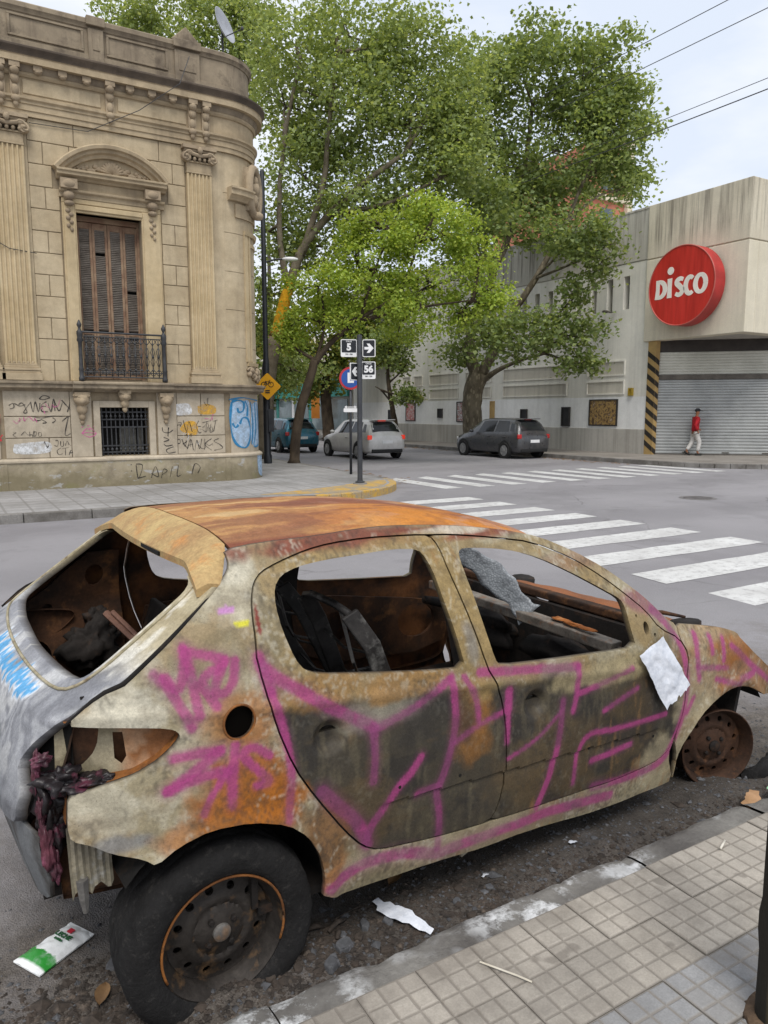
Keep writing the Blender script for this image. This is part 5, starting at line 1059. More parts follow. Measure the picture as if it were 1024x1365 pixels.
m = MB(); m.tube([(0, 0, 6.15), (.35, 0, 6.25), (.62, 0, 6.26)], .03, 6); m.build('arm', SB, lp); m = MB(); m.ell((.80, 0, 6.26), (.26, .10, .07), 12, 6); m.build('lamp_head', SW_, lp, smooth=True)
for k in range(4):
    m = MB(); m.tube([(.10*math.cos(k*1.5), -.09+.05*math.sin(k), z_) for z_ in (.2, .9, 1.6, 2.4, 3.1)], .012, 5); m.build('cable', SB, lp)
m = MB(); m.box(.06, .22, -.16, .0, 1.0, 1.7); m.build('cable_box', GP, lp)
yd = empty('cycle_sign', (8.86, 22.10, 2.55), face, 'yellow diamond cycle warning sign on the black lamp post', 'road sign')
m = MB(); flat(m, [(p[0]*math.cos(R_(45))-p[1]*math.sin(R_(45)), p[0]*math.sin(R_(45))+p[1]*math.cos(R_(45))) for p in rrect(.60, .60, .05)], -.13, -.12); m.build('diamond', SYE, yd)
m = MB(); m.box(-.03, .03, -.119, .02, -.06, .0); m.build('bracket', GP, yd)
for cx in (-.11, .11):
    m = MB(); m.tube([(cx+.075*math.cos(2*math.pi*i/20), -.133, .06+.075*math.sin(2*math.pi*i/20)) for i in range(21)], .010, 5, caps=False); m.build('wheel_mark', SB, yd)
m = MB(); m.tube([(-.11, -.133, .06), (-.05, -.133, .15), (.06, -.133, .15), (0, -.133, .06), (-.11, -.133, .06)], .010, 5); m.tube([(0, -.133, .06), (-.06, -.133, .17)], .010, 5); m.tube([(.11, -.133, .06), (.05, -.133, .18), (.09, -.133, .19)], .010, 5); m.build('frame_mark', SB, yd)
for z_ in (-.13, -.19): m = MB(); m.box(-.07, .07, -.136, -.1305, z_-.02, z_+.02); m.build('bar_mark', SB, yd)

# ------------------------------------------------------------------ traffic: four hatchbacks
def paint(name, c, rough=.25, metal=.5):
    t = NT(name); col = t.mix(t.ramp(t.noise(1.5, 4), (.35, 0), (.65, 1)), c, tuple(x*.85 for x in c)); dust = t.ramp(t.noise(6, 5, .65), (.45, 0), (.75, .25)); t.done(t.mix(dust, col, hexl('8a837a')), t.ramp(t.noise(9, 4), (.3, rough), (.7, rough+.15)), metal, .5); t.b.inputs['Coat Weight'].default_value = .4; return t.mat
GLASS = pmat('car_glass', (.014, .016, .018), (.020, .022, .024), 1, .06, 0, 5, .1, 0, spec=.35); TYRE = pmat('tyre_rubber', hexl('2b2a2a'), hexl('1f1e1e'), 6, .85, 0, 60, .3, .2); ALLOY = pmat('alloy', hexl('b4b4b4'), hexl('9b9b9b'), 6, .35, .7, 60, .15, 0); TRIM = pmat('black_trim_and_arch_shade', hexl('232323'), hexl('1b1b1b'), 5, .6, 0, 60, .2, 0)
PLATE = SW_
t = NT('tail_lamp_red'); REDL = t.done(hexl('a81c1c'), .2, 0, .6)
t = NT('brake_lamp_lit'); t.done(hexl('d02a20'), .25, 0, .5); t.b.inputs['Emission Color'].default_value = (1, .09, .04, 1); t.b.inputs['Emission Strength'].default_value = .2; LIT = t.mat
t = NT('indicator_amber'); AMB = t.done(hexl('d98a4a'), .25, 0, .5)
def lerp_rows(rows, x):
    for a, b in zip(rows, rows[1:]):
        if x <= b[0]: f = (x-a[0])/(b[0]-a[0]); return [p+(q-p)*f for p, q in zip(a, b)]
    return list(rows[-1])
def hatchback(name, label, loc, rz, body, L=4.0, W=.85, Ht=1.50, lit=False, group='cars in the cross street', alloy=ALLOY):
    root = empty(name, loc, rz, label, 'car', group); k = L/4.0; h = Ht/1.5
    rows = [(-2.02, .62, .42, .80, .84, .45), (-1.98, .74, .30, .86, .92, .56), (-1.93, .79, .26, .92, 1.00, .62), (-1.84, .82, .24, .95, 1.16, .61), (-1.72, .835, .23, .96, 1.33, .58), (-1.55, .845, .22, .96, 1.44, .56), (-1.2, .85, .22, .96, 1.485, .565), (-.6, .85, .21, .94, 1.505, .575), (0, .85, .21, .92, 1.50, .575), (.4, .85, .21, .90, 1.455, .565), (.75, .85, .21, .89, 1.26, .60), (1.08, .845, .21, .88, 1.03, .66), (1.4, .835, .22, .85, .94, .62), (1.7, .80, .23, .78, .85, .55), (1.90, .72, .25, .68, .74, .48), (2.0, .58, .32, .55, .58, .40), (2.03, .45, .40, .48, .50, .30)]
    rows = [(r[0]*k, r[1]*W/.85, r[2], r[3]*h, r[4]*h, r[5]*W/.85) for r in rows]
    def ring(x):
        _, w, zl, zb, zt, yt = lerp_rows(rows, x)
        return [(0, zl), (w*.86, zl), (w*.97, zl+.08), (w, zl+.30*(zb-zl)+.05), (w*.985, zl+.7*(zb-zl)), (w*.94, zb), (w*.94+(yt-w*.94)*.5+.012, zb+(zt-.05-zb)*.5), (yt+.01, max(zb+.005, zt-.055*h)), (yt*.86, zt-.012), (yt*.45, zt), (0, zt+.004)]
    xs = [r[0] for r in rows]+[(-1.9+i*.1)*k for i in range(39)]; xs = sorted(xs); xs = [x for i, x in enumerate(xs) if i == 0 or x-xs[i-1] > .02]; m = MB(); vs = []; n = 11
    for x in xs:
        rg = ring(x); vs += [(x, y, z) for y, z in rg]+[(x, -y, z) for y, z in rg[-2:0:-1]]
    N = 20; fs = [(i*N+j, (i+1)*N+j, (i+1)*N+(j+1) % N, i*N+(j+1) % N) for i in range(len(xs)-1) for j in range(N)]+[tuple(range(N)), tuple((len(xs)-1)*N+j for j in range(N-1, -1, -1))]
    m.add(vs, fs); m.build('body', body, root, smooth=True)
    def pan(nm, mat, x0, x1, f, y0f, y1f, nx=6, off=.006, sl0=0, sl1=0):
        for s in (1, -1):
            m = MB(); vs = []
            for i in range(nx+1):
                for fr in (y0f, (y0f+y1f)/2, y1f):
                    x = x0+(x1-x0)*i/nx+(sl0*(1-i/nx)+sl1*i/nx)*(fr-y0f); rg = ring(x); a = rg[5]; b = rg[6]; c = rg[7]
                    p = (a[0]+(b[0]-a[0])*fr*2, a[1]+(b[1]-a[1])*fr*2) if fr <= .5 else (b[0]+(c[0]-b[0])*(fr-.5)*2, b[1]+(c[1]-b[1])*(fr-.5)*2); vs.append((x, s*(p[0]+off), p[1]))
            m.add(vs, [(i*3+j, (i+1)*3+j, (i+1)*3+j+1, i*3+j+1) for i in range(nx) for j in range(2)]); m.build(nm, mat, root, smooth=True)
    pan('side_window', GLASS, -1.40*k, -.62*k, 0, .10, .92, sl0=.15, sl1=-.05); pan('side_window', GLASS, -.54*k, .42*k, 0, .10, .92, sl0=-.05, sl1=-.25, nx=8); pan('quarter_window', GLASS, -1.72*k, -1.48*k, 0, .14, .80, sl0=.22, sl1=.12)
    def across(nm, mat, x0, x1, w0, w1, off=.008, nx=6):
        m = MB(); vs = []; ny = 8
        for i in range(nx+1):
            x = x0+(x1-x0)*i/nx; rg = ring(x); wf = w0+(w1-w0)*i/nx; sg = -1 if x < 0 else 1
            for j in range(ny+1):
                f = -1+2*j/ny; y = f*rg[7][0]*wf; zt = rg[10][1]-(rg[10][1]-rg[7][1])*abs(f*wf)**3; vs.append((x+sg*off, y, zt+off))
        m.add(vs, [(i*(ny+1)+j, (i+1)*(ny+1)+j, (i+1)*(ny+1)+j+1, i*(ny+1)+j+1) for i in range(nx) for j in range(ny)]); m.build(nm, mat, root, smooth=True)
    across('rear_window', GLASS, -1.905*k, -1.62*k, .92, .90); across('windscreen', GLASS, .48*k, 1.02*k, .92, .94)
    # bumper, plate, lamps
    def rearbox(nm, mat, y0, y1, z0, z1, x, d=.03, bev=.012): m = MB(); m.box(x-d, x+.06, y0, y1, z0, z1); m.build(nm, mat, root, bevel=bev)
    rearbox('bumper', TRIM, -.66*W/.85, .66*W/.85, .26, .40, -1.985*k, .035, .03); rearbox('licence_plate', PLATE, -.22, .22, .60*h, .71*h, -2.005*k, .022, .004)
    for s in (1, -1):
        m = MB(); m.obox((-1.90*k, s*.69*W/.85, .83*h), (.085, -s*.04, 0), (.03, s*.085, 0), (0, 0, .085*h)); m.build('tail_lamp', LIT if lit else REDL, root, bevel=.03)
        m = MB(); m.obox((-1.955*k, s*.60*W/.85, .78*h), (.03, -s*.02, 0), (.012, s*.07, 0), (0, 0, .04*h)); m.build('reverse_lamp', AMB if lit else SW_, root, bevel=.015)
        m = MB(); m.ell((.62*k, s*(W+.10), 1.0*h), (.07, .10, .07), 10, 6); m.build('mirror', body, root, smooth=True)
        m = MB(); m.obox((1.86*k, s*.60, .68*h), (.10, -s*.06, 0), (.04, s*.10, 0), (0, 0, .06)); m.build('headlight', SW_, root, bevel=.03)
        for xx in (-.30*k, -1.22*k):
            m = MB(); m.box(xx-.09, xx+.09, s*(W-.01)-.02, s*(W-.01)+.03, .80*h, .83*h); m.build('door_handle', body, root, bevel=.008)
    m = MB(); m.box(-1.62*k, -1.56*k, -.16, .16, 1.435*h, 1.47*h); m.build('high_brake_lamp', LIT if lit else REDL, root)
    m = MB(); m.box(-1.75*k, -1.45*k, -.50*W/.85, .50*W/.85, 1.463*h, 1.488*h); m.build('spoiler', body, root, bevel=.01)
    for xw in (-1.27*k, 1.27*k):
        for s in (1, -1):
            a = MB(); a.lathe([(.365, 0), (.36, .012)], 28, (xw, s*(W-.003), .33), (0, s, 0)); a.build('arch_shade_disc', TRIM, root)  # black disc stands in for the shaded arch opening, body left uncut
            m = MB(); m.lathe([(.16, -.02), (.20, .0), (.285, .012), (.305, -.02), (.305, -.16), (.28, -.18)], 26, (xw, s*(W+.02), .305), (0, s, 0)); wh = m.build('wheel', TYRE, root, smooth=True, auto=40)
            m = MB(); m.lathe([(.20, 0), (.205, .008), (.19, .010), (.185, -.01)], 26, (xw, s*(W+.026), .305), (0, s, 0))
            for q in range(7):
                a_ = 2*math.pi*q/7; m.obox((xw+.11*math.cos(a_), s*(W+.032), .305+.11*math.sin(a_)), (.085*math.cos(a_), 0, .085*math.sin(a_)), (-.022*math.sin(a_), 0, .022*math.cos(a_)), (0, .008, 0))
            m.lathe([(.05, 0), (.045, .012)], 14, (xw, s*(W+.034), .305), (0, s, 0)); m.build('rim', alloy, wh)
    return root
hatchback('parked_car', 'dark grey hatchback parked at the kerb beside the plane tree', (19.28, 23.45, 0), R_(90), paint('graphite_paint', hexl('4c4d50')), 4.1, .845, 1.53)
hatchback('silver_car', 'silver hatchback with brake lamps lit in the lane behind the teal car', (14.25, 25.85, 0), R_(90), paint('silver_paint', hexl('cfcdca'), .3, .25), 4.0, .86, 1.50, lit=True)
hatchback('teal_car', 'teal blue hatchback in the lane ahead of the silver car', (13.45, 31.6, 0), R_(90), paint('teal_paint', hexl('1f6276')), 3.95, .85, 1.50)
hatchback('white_car', 'white hatchback ahead of the teal car', (12.6, 37.6, 0), R_(91), paint('white_paint', hexl('c9ccd0'), .3, .1), 4.1, .86, 1.52)

# ------------------------------------------------------------------ shops further along the cross street
TEAL = pmat('teal_front', hexl('3f9d93'), hexl('35877f'), 1, .6); CREAM = pmat('shop_render', hexl('cfcac0'), hexl('bdb7ac'), .7, .9); SHOPG = pmat('shop_glass', hexl('4f5f62'), hexl('8fa0a2'), .6, .15, 0, 5, .1, 0); ORANGE = pmat('orange_banner', hexl('d58a3c'), hexl('c47a30'), 1, .6)
shop = empty('teal_shop', (23.4, 44, .12), 0, 'low shop with teal fascia beyond the supermarket', 'building')
m = MB(); m.box(.2, 14, 0, 22, 0, 5.2); m.build('wall', CREAM, shop)
m = MB(); m.box(-.15, .19, .1, 21.9, 2.7, 3.9); m.build('fascia', TEAL, shop)
for i in range(7):
    m = MB(); m.box(.12, .19, .6+i*3.1, 3.1+i*3.1, .4, 2.5); w = m.build('shop_window', SHOPG, shop); m = MB(); m.box(.08, .118, 3.12+i*3.1, 3.55+i*3.1, 0, 2.68); m.build('pilaster', TEAL if i % 2 else SW_, shop)
m = MB(); m.box(-.9, -.3, 4.0, 4.1, 1.2, 3.2); m.build('hanging_banner', ORANGE, shop)
block = empty('white_block', (23.6, 67, .12), 0, 'white rendered block far along the cross street', 'building'); m = MB(); m.box(0, 14, 0, 40, 0, 9); m.build('wall', CREAM, block)
for i in range(8):
    for z_ in (1.0, 4.6): m = MB(); m.box(-.05, .02, 1.5+i*4.6, 3.2+i*4.6, z_, z_+1.9); m.build('window', SHOPG, block)
row = empty('row_house', (7.3, 35, .15), 0, 'plain rendered row house behind the ornate corner house', 'building'); m = MB(); m.box(-8, -.3, 0, 40, 0, 6); m.build('wall', CREAM, row)
for i in range(7): m = MB(); m.box(-.3, -.24, 2+i*5.2, 3.6+i*5.2, .9, 2.9); m.build('window', SHOPG, row)
# ---- the wreck's outer skin, in car space: x forward from the rear axle, y to the car's left, z up (metres)
def sstep(a, b, t):
    t = min(1.0, max(0.0, (t-a)/(b-a))); return t*t*(3-2*t)
def belt_z(x): return 0.985 - 0.115*x
def side_y(x, z, fine=True):
    """half width of the body at station x and height z"""
    zb = belt_z(min(x, 1.95))
    zl = min(z, zb)
    w = 0.826 - 0.24*(zl-0.58)**2 if zl > 0.58 else 0.826 - 0.20*(0.58-zl)**2
    if z > zb:
        t = z-zb
        w -= 0.20*t + 0.80*t*t
    if x < 0.15: w -= 0.27*(0.15-x)**2
    if x > 2.25: w -= 0.16*(x-2.25)**2
    if x > 1.95 and z > 0.66: w -= sstep(1.95, 2.15, x)*1.6*(z-0.66)**2
    if fine:
        # pressed strip channel along both doors
        if 0.45 < x < 1.98:
            zc = 0.515 - 0.06*(x-0.5)
            d = z-zc
            if d < 0.002: w -= 0.010*math.exp(d/0.05)*sstep(0.45, 0.6, x)*(1-sstep(1.8, 1.98, x))
        # shoulder line below the windows
        d = z-(zb-0.055); w += 0.006*math.exp(-(d/0.018)**2) if x < 1.9 else 0
        # wheel arch lips
        r = math.hypot(x, z-0.27); w += 0.014*math.exp(-((r-0.335)/0.03)**2)
        r = math.hypot(x-2.44, z-0.20); w += 0.014*math.exp(-((r-0.335)/0.03)**2)
        # door handle dishes
        for hx, hz in ((0.333, 0.783), (1.183, 0.703)):
            r2 = ((x-hx)/0.050)**2 + ((z-hz)/0.046)**2
            w -= 0.030*math.exp(-r2*r2*r2)
    return w
def hatch_x(y, z):
    if z > 0.95: x = -0.47 + (z-0.95)*1.42
    elif z > 0.72: x = -0.47 - (0.95-z)*0.38
    else: x = -0.5574 + (0.72-z)*0.05
    a = abs(y)
    return x + 0.10*a*a + 0.9*max(0.0, a-0.52)**2
GUT = [(-0.30,1.30),(0.0,1.340),(0.097,1.349),(0.25,1.356),(0.419,1.360),(0.732,1.360),(0.989,1.344),(1.261,1.305),(1.428,1.266),(1.7,1.15)]
def gutter_z(x):
    for (a, za), (b, zb) in zip(GUT, GUT[1:]):
        if x <= b: return za + (zb-za)*max(0, (x-a)/(b-a))
    return GUT[-1][1]
def roof_z(x, y):
    return gutter_z(x) - 0.004 + 0.050*(1-(min(abs(y), .56)/0.56)**3.2)

# outlines on the wreck's skin (x, z), and on the tailgate (y, z); spray strokes; colour patches
SIDE = {
 'ditch': [ (0.097,1.349), (0.214,1.358), (0.419,1.358), (0.589,1.364), (0.732,1.363), (0.989,1.344), (1.261,1.305), (1.428,1.266) ],
 'apillar': [ (1.580,1.199), (1.712,1.124), (1.795,1.061), (1.876,0.996), (1.979,0.890), (2.069,0.852) ],
 'doorfront': [ (2.046,0.802), (2.089,0.727), (2.073,0.629), (2.065,0.492), (2.015,0.362), (1.989,0.294) ],
 'sillbot': [ (2.054,0.150), (1.978,0.147), (1.718,0.148), (1.512,0.160), (1.170,0.200), (0.982,0.203), (0.726,0.228), (0.515,0.240), (0.306,0.257) ],
 'archr': [ (0.310,0.334), (0.289,0.422), (0.245,0.503), (0.179,0.562), (0.068,0.604), (-0.047,0.613), (-0.137,0.588), (-0.197,0.548) ],
 'rearlow': [ (-0.223,0.566), (-0.303,0.599), (-0.348,0.631), (-0.396,0.653) ],
 'taillow': [ (-0.402,0.688), (-0.395,0.775), (-0.358,0.776), (-0.290,0.788), (-0.230,0.800), (-0.171,0.827), (-0.136,0.853), (-0.114,0.875), (-0.112,0.891), (-0.127,0.906), (-0.164,0.917), (-0.234,0.929), (-0.324,0.942), (-0.389,0.955) ],
 'hatchgap': [ (-0.322,1.008), (-0.289,1.027), (-0.242,1.042), (-0.160,1.102), (-0.045,1.188), (0.055,1.261), (0.093,1.293), (0.102,1.316) ],
 'rdoor': [ (0.120,1.047), (0.127,1.108), (0.130,1.162), (0.139,1.211), (0.159,1.254), (0.192,1.281), (0.256,1.300), (0.369,1.324), (0.465,1.334), (0.605,1.337), (0.807,1.328), (0.884,1.321), (0.901,1.283), (0.901,1.203), (0.919,1.079), (0.960,0.883), (0.996,0.824), (1.024,0.742), (1.038,0.628), (1.041,0.458), (1.012,0.347), (0.978,0.307), (0.827,0.316), (0.656,0.338), (0.506,0.360), (0.443,0.396), (0.380,0.467), (0.275,0.614), (0.210,0.722), (0.158,0.866) ],
 'fdoor': [ (0.884,1.321), (0.982,1.314), (1.175,1.287), (1.375,1.252), (1.557,1.174), (1.683,1.089), (1.766,1.022), (1.858,0.944), (1.919,0.861), (2.046,0.802), (2.089,0.727), (2.073,0.629), (2.065,0.492), (2.015,0.362), (1.976,0.305), (1.892,0.278), (1.657,0.270), (1.394,0.283), (1.155,0.295), (0.978,0.307), (1.012,0.347), (1.041,0.458), (1.038,0.628), (1.024,0.742), (0.996,0.824), (0.960,0.883), (0.919,1.079), (0.901,1.203), (0.901,1.283) ],
 'rwin': [ (0.222,1.235), (0.254,1.265), (0.317,1.281), (0.409,1.289), (0.572,1.292), (0.702,1.293), (0.787,1.285), (0.817,1.272), (0.833,1.218), (0.836,1.114), (0.855,0.980), (0.868,0.894), (0.736,0.909), (0.499,0.943), (0.319,0.975), (0.268,0.998), (0.241,1.035), (0.216,1.119), (0.211,1.186) ],
 'fwin': [ (0.982,1.257), (1.008,1.267), (1.148,1.252), (1.272,1.228), (1.384,1.190), (1.516,1.125), (1.653,1.048), (1.730,1.004), (1.740,0.976), (1.739,0.898), (1.751,0.813), (1.554,0.827), (1.277,0.849), (1.025,0.873), (1.001,0.901), (0.979,1.021), (0.970,1.155), (0.973,1.228) ],
 'fender': [ (2.084,0.849), (2.271,0.816), (2.385,0.791), (2.473,0.760), (2.496,0.725), (2.605,0.645), (2.783,0.534), (2.985,0.419), (3.041,0.354), (2.782,0.379), (2.679,0.428), (2.585,0.475), (2.476,0.505), (2.385,0.507), (2.276,0.487), (2.185,0.437), (2.094,0.334), (2.059,0.260), (2.053,0.139) ],
 'quarterpatch': [ (-0.000,1.196), (0.022,1.216), (0.122,1.189), (0.118,1.134), (0.098,1.103), (0.041,1.135) ],
}
TAGS = [
 (0.0153, [ (-0.166,1.057), (-0.135,1.021), (-0.110,0.972), (-0.080,0.904) ]),
 (0.0152, [ (-0.140,1.046), (-0.110,1.011), (-0.090,1.046), (-0.081,1.113) ]),
 (0.0153, [ (-0.081,1.113), (-0.070,1.043), (-0.058,0.931) ]),
 (0.0143, [ (-0.070,1.104), (0.007,1.078), (0.022,1.061), (-0.041,1.023), (-0.008,0.950) ]),
 (0.0132, [ (0.027,1.068), (-0.007,1.002), (0.012,0.979), (0.044,1.009), (0.056,1.063) ]),
 (0.0156, [ (-0.132,0.829), (-0.070,0.830), (-0.007,0.826) ]),
 (0.0157, [ (-0.007,0.826), (-0.072,0.789), (-0.155,0.743) ]),
 (0.0158, [ (-0.155,0.743), (-0.084,0.760), (-0.029,0.767), (0.007,0.763) ]),
 (0.0114, [ (0.007,0.763), (-0.043,0.699), (-0.062,0.657) ]),
 (0.0148, [ (0.035,0.831), (0.021,0.740), (0.017,0.665) ]),
 (0.0126, [ (0.135,0.779), (0.087,0.815), (0.057,0.798), (0.103,0.739), (0.131,0.703), (0.092,0.702) ]),
 (0.0191, [ (0.127,1.060), (0.138,1.008), (0.153,0.959) ]),
 (0.0140, [ (0.153,0.959), (0.181,0.852), (0.198,0.752), (0.200,0.689), (0.192,0.619), (0.186,0.572) ]),
 (0.0197, [ (0.133,1.038), (0.165,1.003), (0.202,0.974), (0.337,0.877), (0.487,0.781) ]),
 (0.0149, [ (0.487,0.781), (0.488,0.687), (0.481,0.608) ]),
 (0.0139, [ (0.509,0.776), (0.648,0.811), (0.796,0.873) ]),
 (0.0148, [ (0.804,0.876), (0.814,0.747), (0.795,0.648), (0.761,0.554), (0.737,0.497), (0.749,0.397), (0.749,0.279) ]),
 (0.0133, [ (0.652,0.512), (0.737,0.519) ]),
 (0.0143, [ (0.668,0.641), (0.625,0.595), (0.581,0.564), (0.527,0.508), (0.476,0.459), (0.454,0.400) ]),
 (0.0214, [ (0.300,0.623), (0.364,0.550), (0.418,0.490), (0.462,0.397) ]),
 (0.0120, [ (0.858,0.867), (0.904,0.787), (0.913,0.704) ]),
 (0.0109, [ (0.808,0.652), (0.917,0.689), (1.025,0.709) ]),
 (0.0234, [ (0.330,0.293), (0.446,0.328), (0.601,0.312), (0.751,0.259), (0.803,0.259), (0.974,0.254), (1.162,0.248), (1.294,0.246), (1.637,0.207) ]),
 (0.0169, [ (0.928,0.870), (1.121,0.842), (1.407,0.803) ]),
 (0.0151, [ (1.407,0.800), (1.395,0.698), (1.375,0.637) ]),
 (0.0181, [ (1.056,0.780), (1.049,0.716) ]),
 (0.0112, [ (1.049,0.716), (1.042,0.596) ]),
 (0.0152, [ (1.323,0.685), (1.303,0.543), (1.270,0.415), (1.212,0.292) ]),
 (0.0088, [ (1.050,0.532), (1.186,0.572), (1.315,0.650) ]),
 (0.0125, [ (1.403,0.697), (1.546,0.712), (1.713,0.737) ]),
 (0.0113, [ (1.548,0.598), (1.748,0.648) ]),
 (0.0115, [ (1.403,0.329), (1.443,0.507), (1.654,0.502), (1.940,0.497) ]),
 (0.0132, [ (1.502,0.397), (1.735,0.409) ]),
 (0.0192, [ (1.901,0.939), (2.014,0.820), (2.063,0.706), (2.076,0.555), (2.031,0.396), (1.943,0.275), (1.752,0.259), (1.521,0.280) ]),
 (0.0163, [ (2.169,0.795), (2.149,0.707), (2.164,0.604) ]),
 (0.0147, [ (2.259,0.773), (2.257,0.704) ]),
 (0.0150, [ (2.344,0.754), (2.339,0.656) ]),
 (0.0130, [ (2.145,0.659), (2.372,0.615) ]),
 (0.0160, [ (2.406,0.711), (2.576,0.590), (2.802,0.460) ]),
 (0.0159, [ (2.477,0.539), (2.621,0.543) ]),
 (0.0145, [ (2.129,0.526), (2.084,0.467) ]),
 (0.0134, [ (2.287,0.580), (2.482,0.512) ]),
]
PATCHES = [
 (-0.064,1.140,0.182,0.113,'tan',1.00),
 (-0.203,0.702,0.225,0.124,'tan',1.00),
 (-0.260,0.953,0.108,0.077,'cream',0.90),
 (-0.331,0.706,0.088,0.081,'cream',0.55),
 (-0.318,0.621,0.098,0.029,'grey',0.80),
 (0.063,0.703,0.132,0.131,'rust',1.00),
 (0.053,0.888,0.097,0.083,'rust',0.70),
 (0.116,0.621,0.092,0.079,'rust',0.80),
 (-0.028,0.595,0.147,0.040,'rust',0.70),
 (0.300,0.390,0.079,0.131,'rust',0.75),
 (0.011,1.090,0.126,0.077,'olive',0.45),
 (0.083,1.219,0.090,0.077,'cream',0.50),
 (0.089,1.317,0.092,0.049,'cream',0.60),
 (0.170,0.764,0.052,0.197,'soot',0.60),
 (0.435,0.720,0.296,0.237,'soot',1.00),
 (0.786,0.578,0.290,0.297,'soot',1.00),
 (0.664,0.479,0.371,0.164,'soot',0.90),
 (0.553,0.836,0.169,0.052,'ash',0.90),
 (0.319,0.930,0.151,0.055,'tanrust',0.80),
 (0.616,0.890,0.173,0.043,'tanrust',0.90),
 (0.886,0.739,0.082,0.130,'rust2',0.80),
 (0.741,0.745,0.139,0.101,'black',0.70),
 (0.432,0.499,0.166,0.103,'brown',0.60),
 (1.204,0.582,0.192,0.323,'soot',1.00),
 (1.533,0.500,0.399,0.322,'soot',1.00),
 (1.797,0.598,0.241,0.261,'soot',1.00),
 (1.612,0.744,0.264,0.048,'cream2',0.85),
 (1.288,0.471,0.284,0.156,'brown',0.60),
 (1.096,0.788,0.143,0.067,'soot',0.90),
 (1.939,0.665,0.125,0.195,'black',0.50),
 (2.310,0.662,0.295,0.174,'rust',0.75),
 (2.584,0.533,0.317,0.155,'rust',0.50),
 (2.157,0.520,0.166,0.214,'tan',0.80),
 (2.230,0.772,0.197,0.041,'tan',0.60),
 (2.474,0.557,0.176,0.052,'ash',0.30),
 (1.965,0.286,0.163,0.115,'tan',0.80),
 (1.817,0.186,0.265,0.079,'tan',0.90),
 (0.497,1.340,0.370,0.030,'redbrown',1.00),
 (1.066,1.324,0.439,0.028,'redbrown',1.00),
 (0.992,1.328,0.178,0.016,'cream',0.80),
 (0.294,1.327,0.103,0.020,'redbrown',0.80),
 (1.625,1.164,0.266,0.038,'redbrown',0.40),
 (1.879,0.979,0.143,0.053,'pinkbrown',0.70),
 (0.864,1.115,0.097,0.202,'ochre',1.00),
 (0.939,0.934,0.099,0.144,'ochre',0.90),
 (0.174,1.105,0.058,0.119,'tan2',0.80),
 (0.390,1.296,0.160,0.025,'ochre',0.80),
 (0.765,1.310,0.192,0.022,'ochre',0.80),
 (1.326,1.241,0.280,0.024,'ochre',0.70),
 (0.912,0.963,0.033,0.071,'grey',0.60),
 (0.685,0.202,0.429,0.044,'tan2',0.80),
 (0.442,0.254,0.174,0.041,'tan2',0.70),
 (1.168,0.210,0.326,0.042,'tan2',0.70),
]

# ------------------------------------------------------------------ burnt-out hatchback
CAR_O = Vector((0.5832, 2.7255, 0.0)); CAR_A = R_(2.28)
wreck = empty('burnt_car', tuple(CAR_O), CAR_A, 'burnt-out five-door hatchback, rusted and tan, covered in pink graffiti at the kerb', 'car')
def wb(m, name, mat, parent=None, **k): return m.build(name, mat, parent or wreck, **k)

def vnoise(P, s, seed=0, oct=4, ga=.55):
    """fractal value noise on an (N, 2) array, about 0..1"""
    out = np.zeros(len(P)); amp = 1; tot = 0
    for o in range(oct):
        Q = P*s*(2.03**o)+seed*17.3+o*5.1; i = np.floor(Q).astype(np.int64); f = Q-i; f = f*f*(3-2*f)
        def h(a, b): n = (a*374761393+b*668265263+seed*982451653+o*1013) & 0x7fffffff; n = ((n ^ (n >> 13))*1274126177) & 0x7fffffff; return ((n ^ (n >> 16)) & 0xffff)/65535.0
        v = (h(i[:, 0], i[:, 1])*(1-f[:, 0])+h(i[:, 0]+1, i[:, 1])*f[:, 0])*(1-f[:, 1])+(h(i[:, 0], i[:, 1]+1)*(1-f[:, 0])+h(i[:, 0]+1, i[:, 1]+1)*f[:, 0])*f[:, 1]
        out += v*amp; tot += amp; amp *= ga
    return out/tot
PAL = dict(tan=hexl('9d9277'), cream=hexl('c6c0ae'), cream2=hexl('a39572'), grey=hexl('7c7e81'), rust=hexl('9c5c18'), rust2=hexl('8c5f2c'), olive=hexl('6a614a'), soot=hexl('4b4438'), ash=hexl('8b8576'), tanrust=hexl('94703f'), black=hexl('35322f'), brown=hexl('5a4a33'), redbrown=hexl('7a4232'), pinkbrown=hexl('8a5066'), ochre=hexl('8f7a50'), tan2=hexl('7f755c'), lilac=hexl('c184c0'), yellow=hexl('d8d22e'), red=hexl('7e2626'))
PINK = np.array(hexl('8f3f74')); PINK2 = np.array(hexl('a8427c'))
def ss(a, b, t): t = np.clip((t-a)/(b-a), 0, 1); return t*t*(3-2*t)
def seg_dist(P, pts):
    d = np.full(len(P), 9.0)
    for a, b in zip(pts, pts[1:]):
        a = np.array(a); b = np.array(b); ab = b-a; t = np.clip(((P-a)@ab)/max(1e-9, ab@ab), 0, 1); d = np.minimum(d, np.linalg.norm(P-(a+t[:, None]*ab), axis=1))
    return d
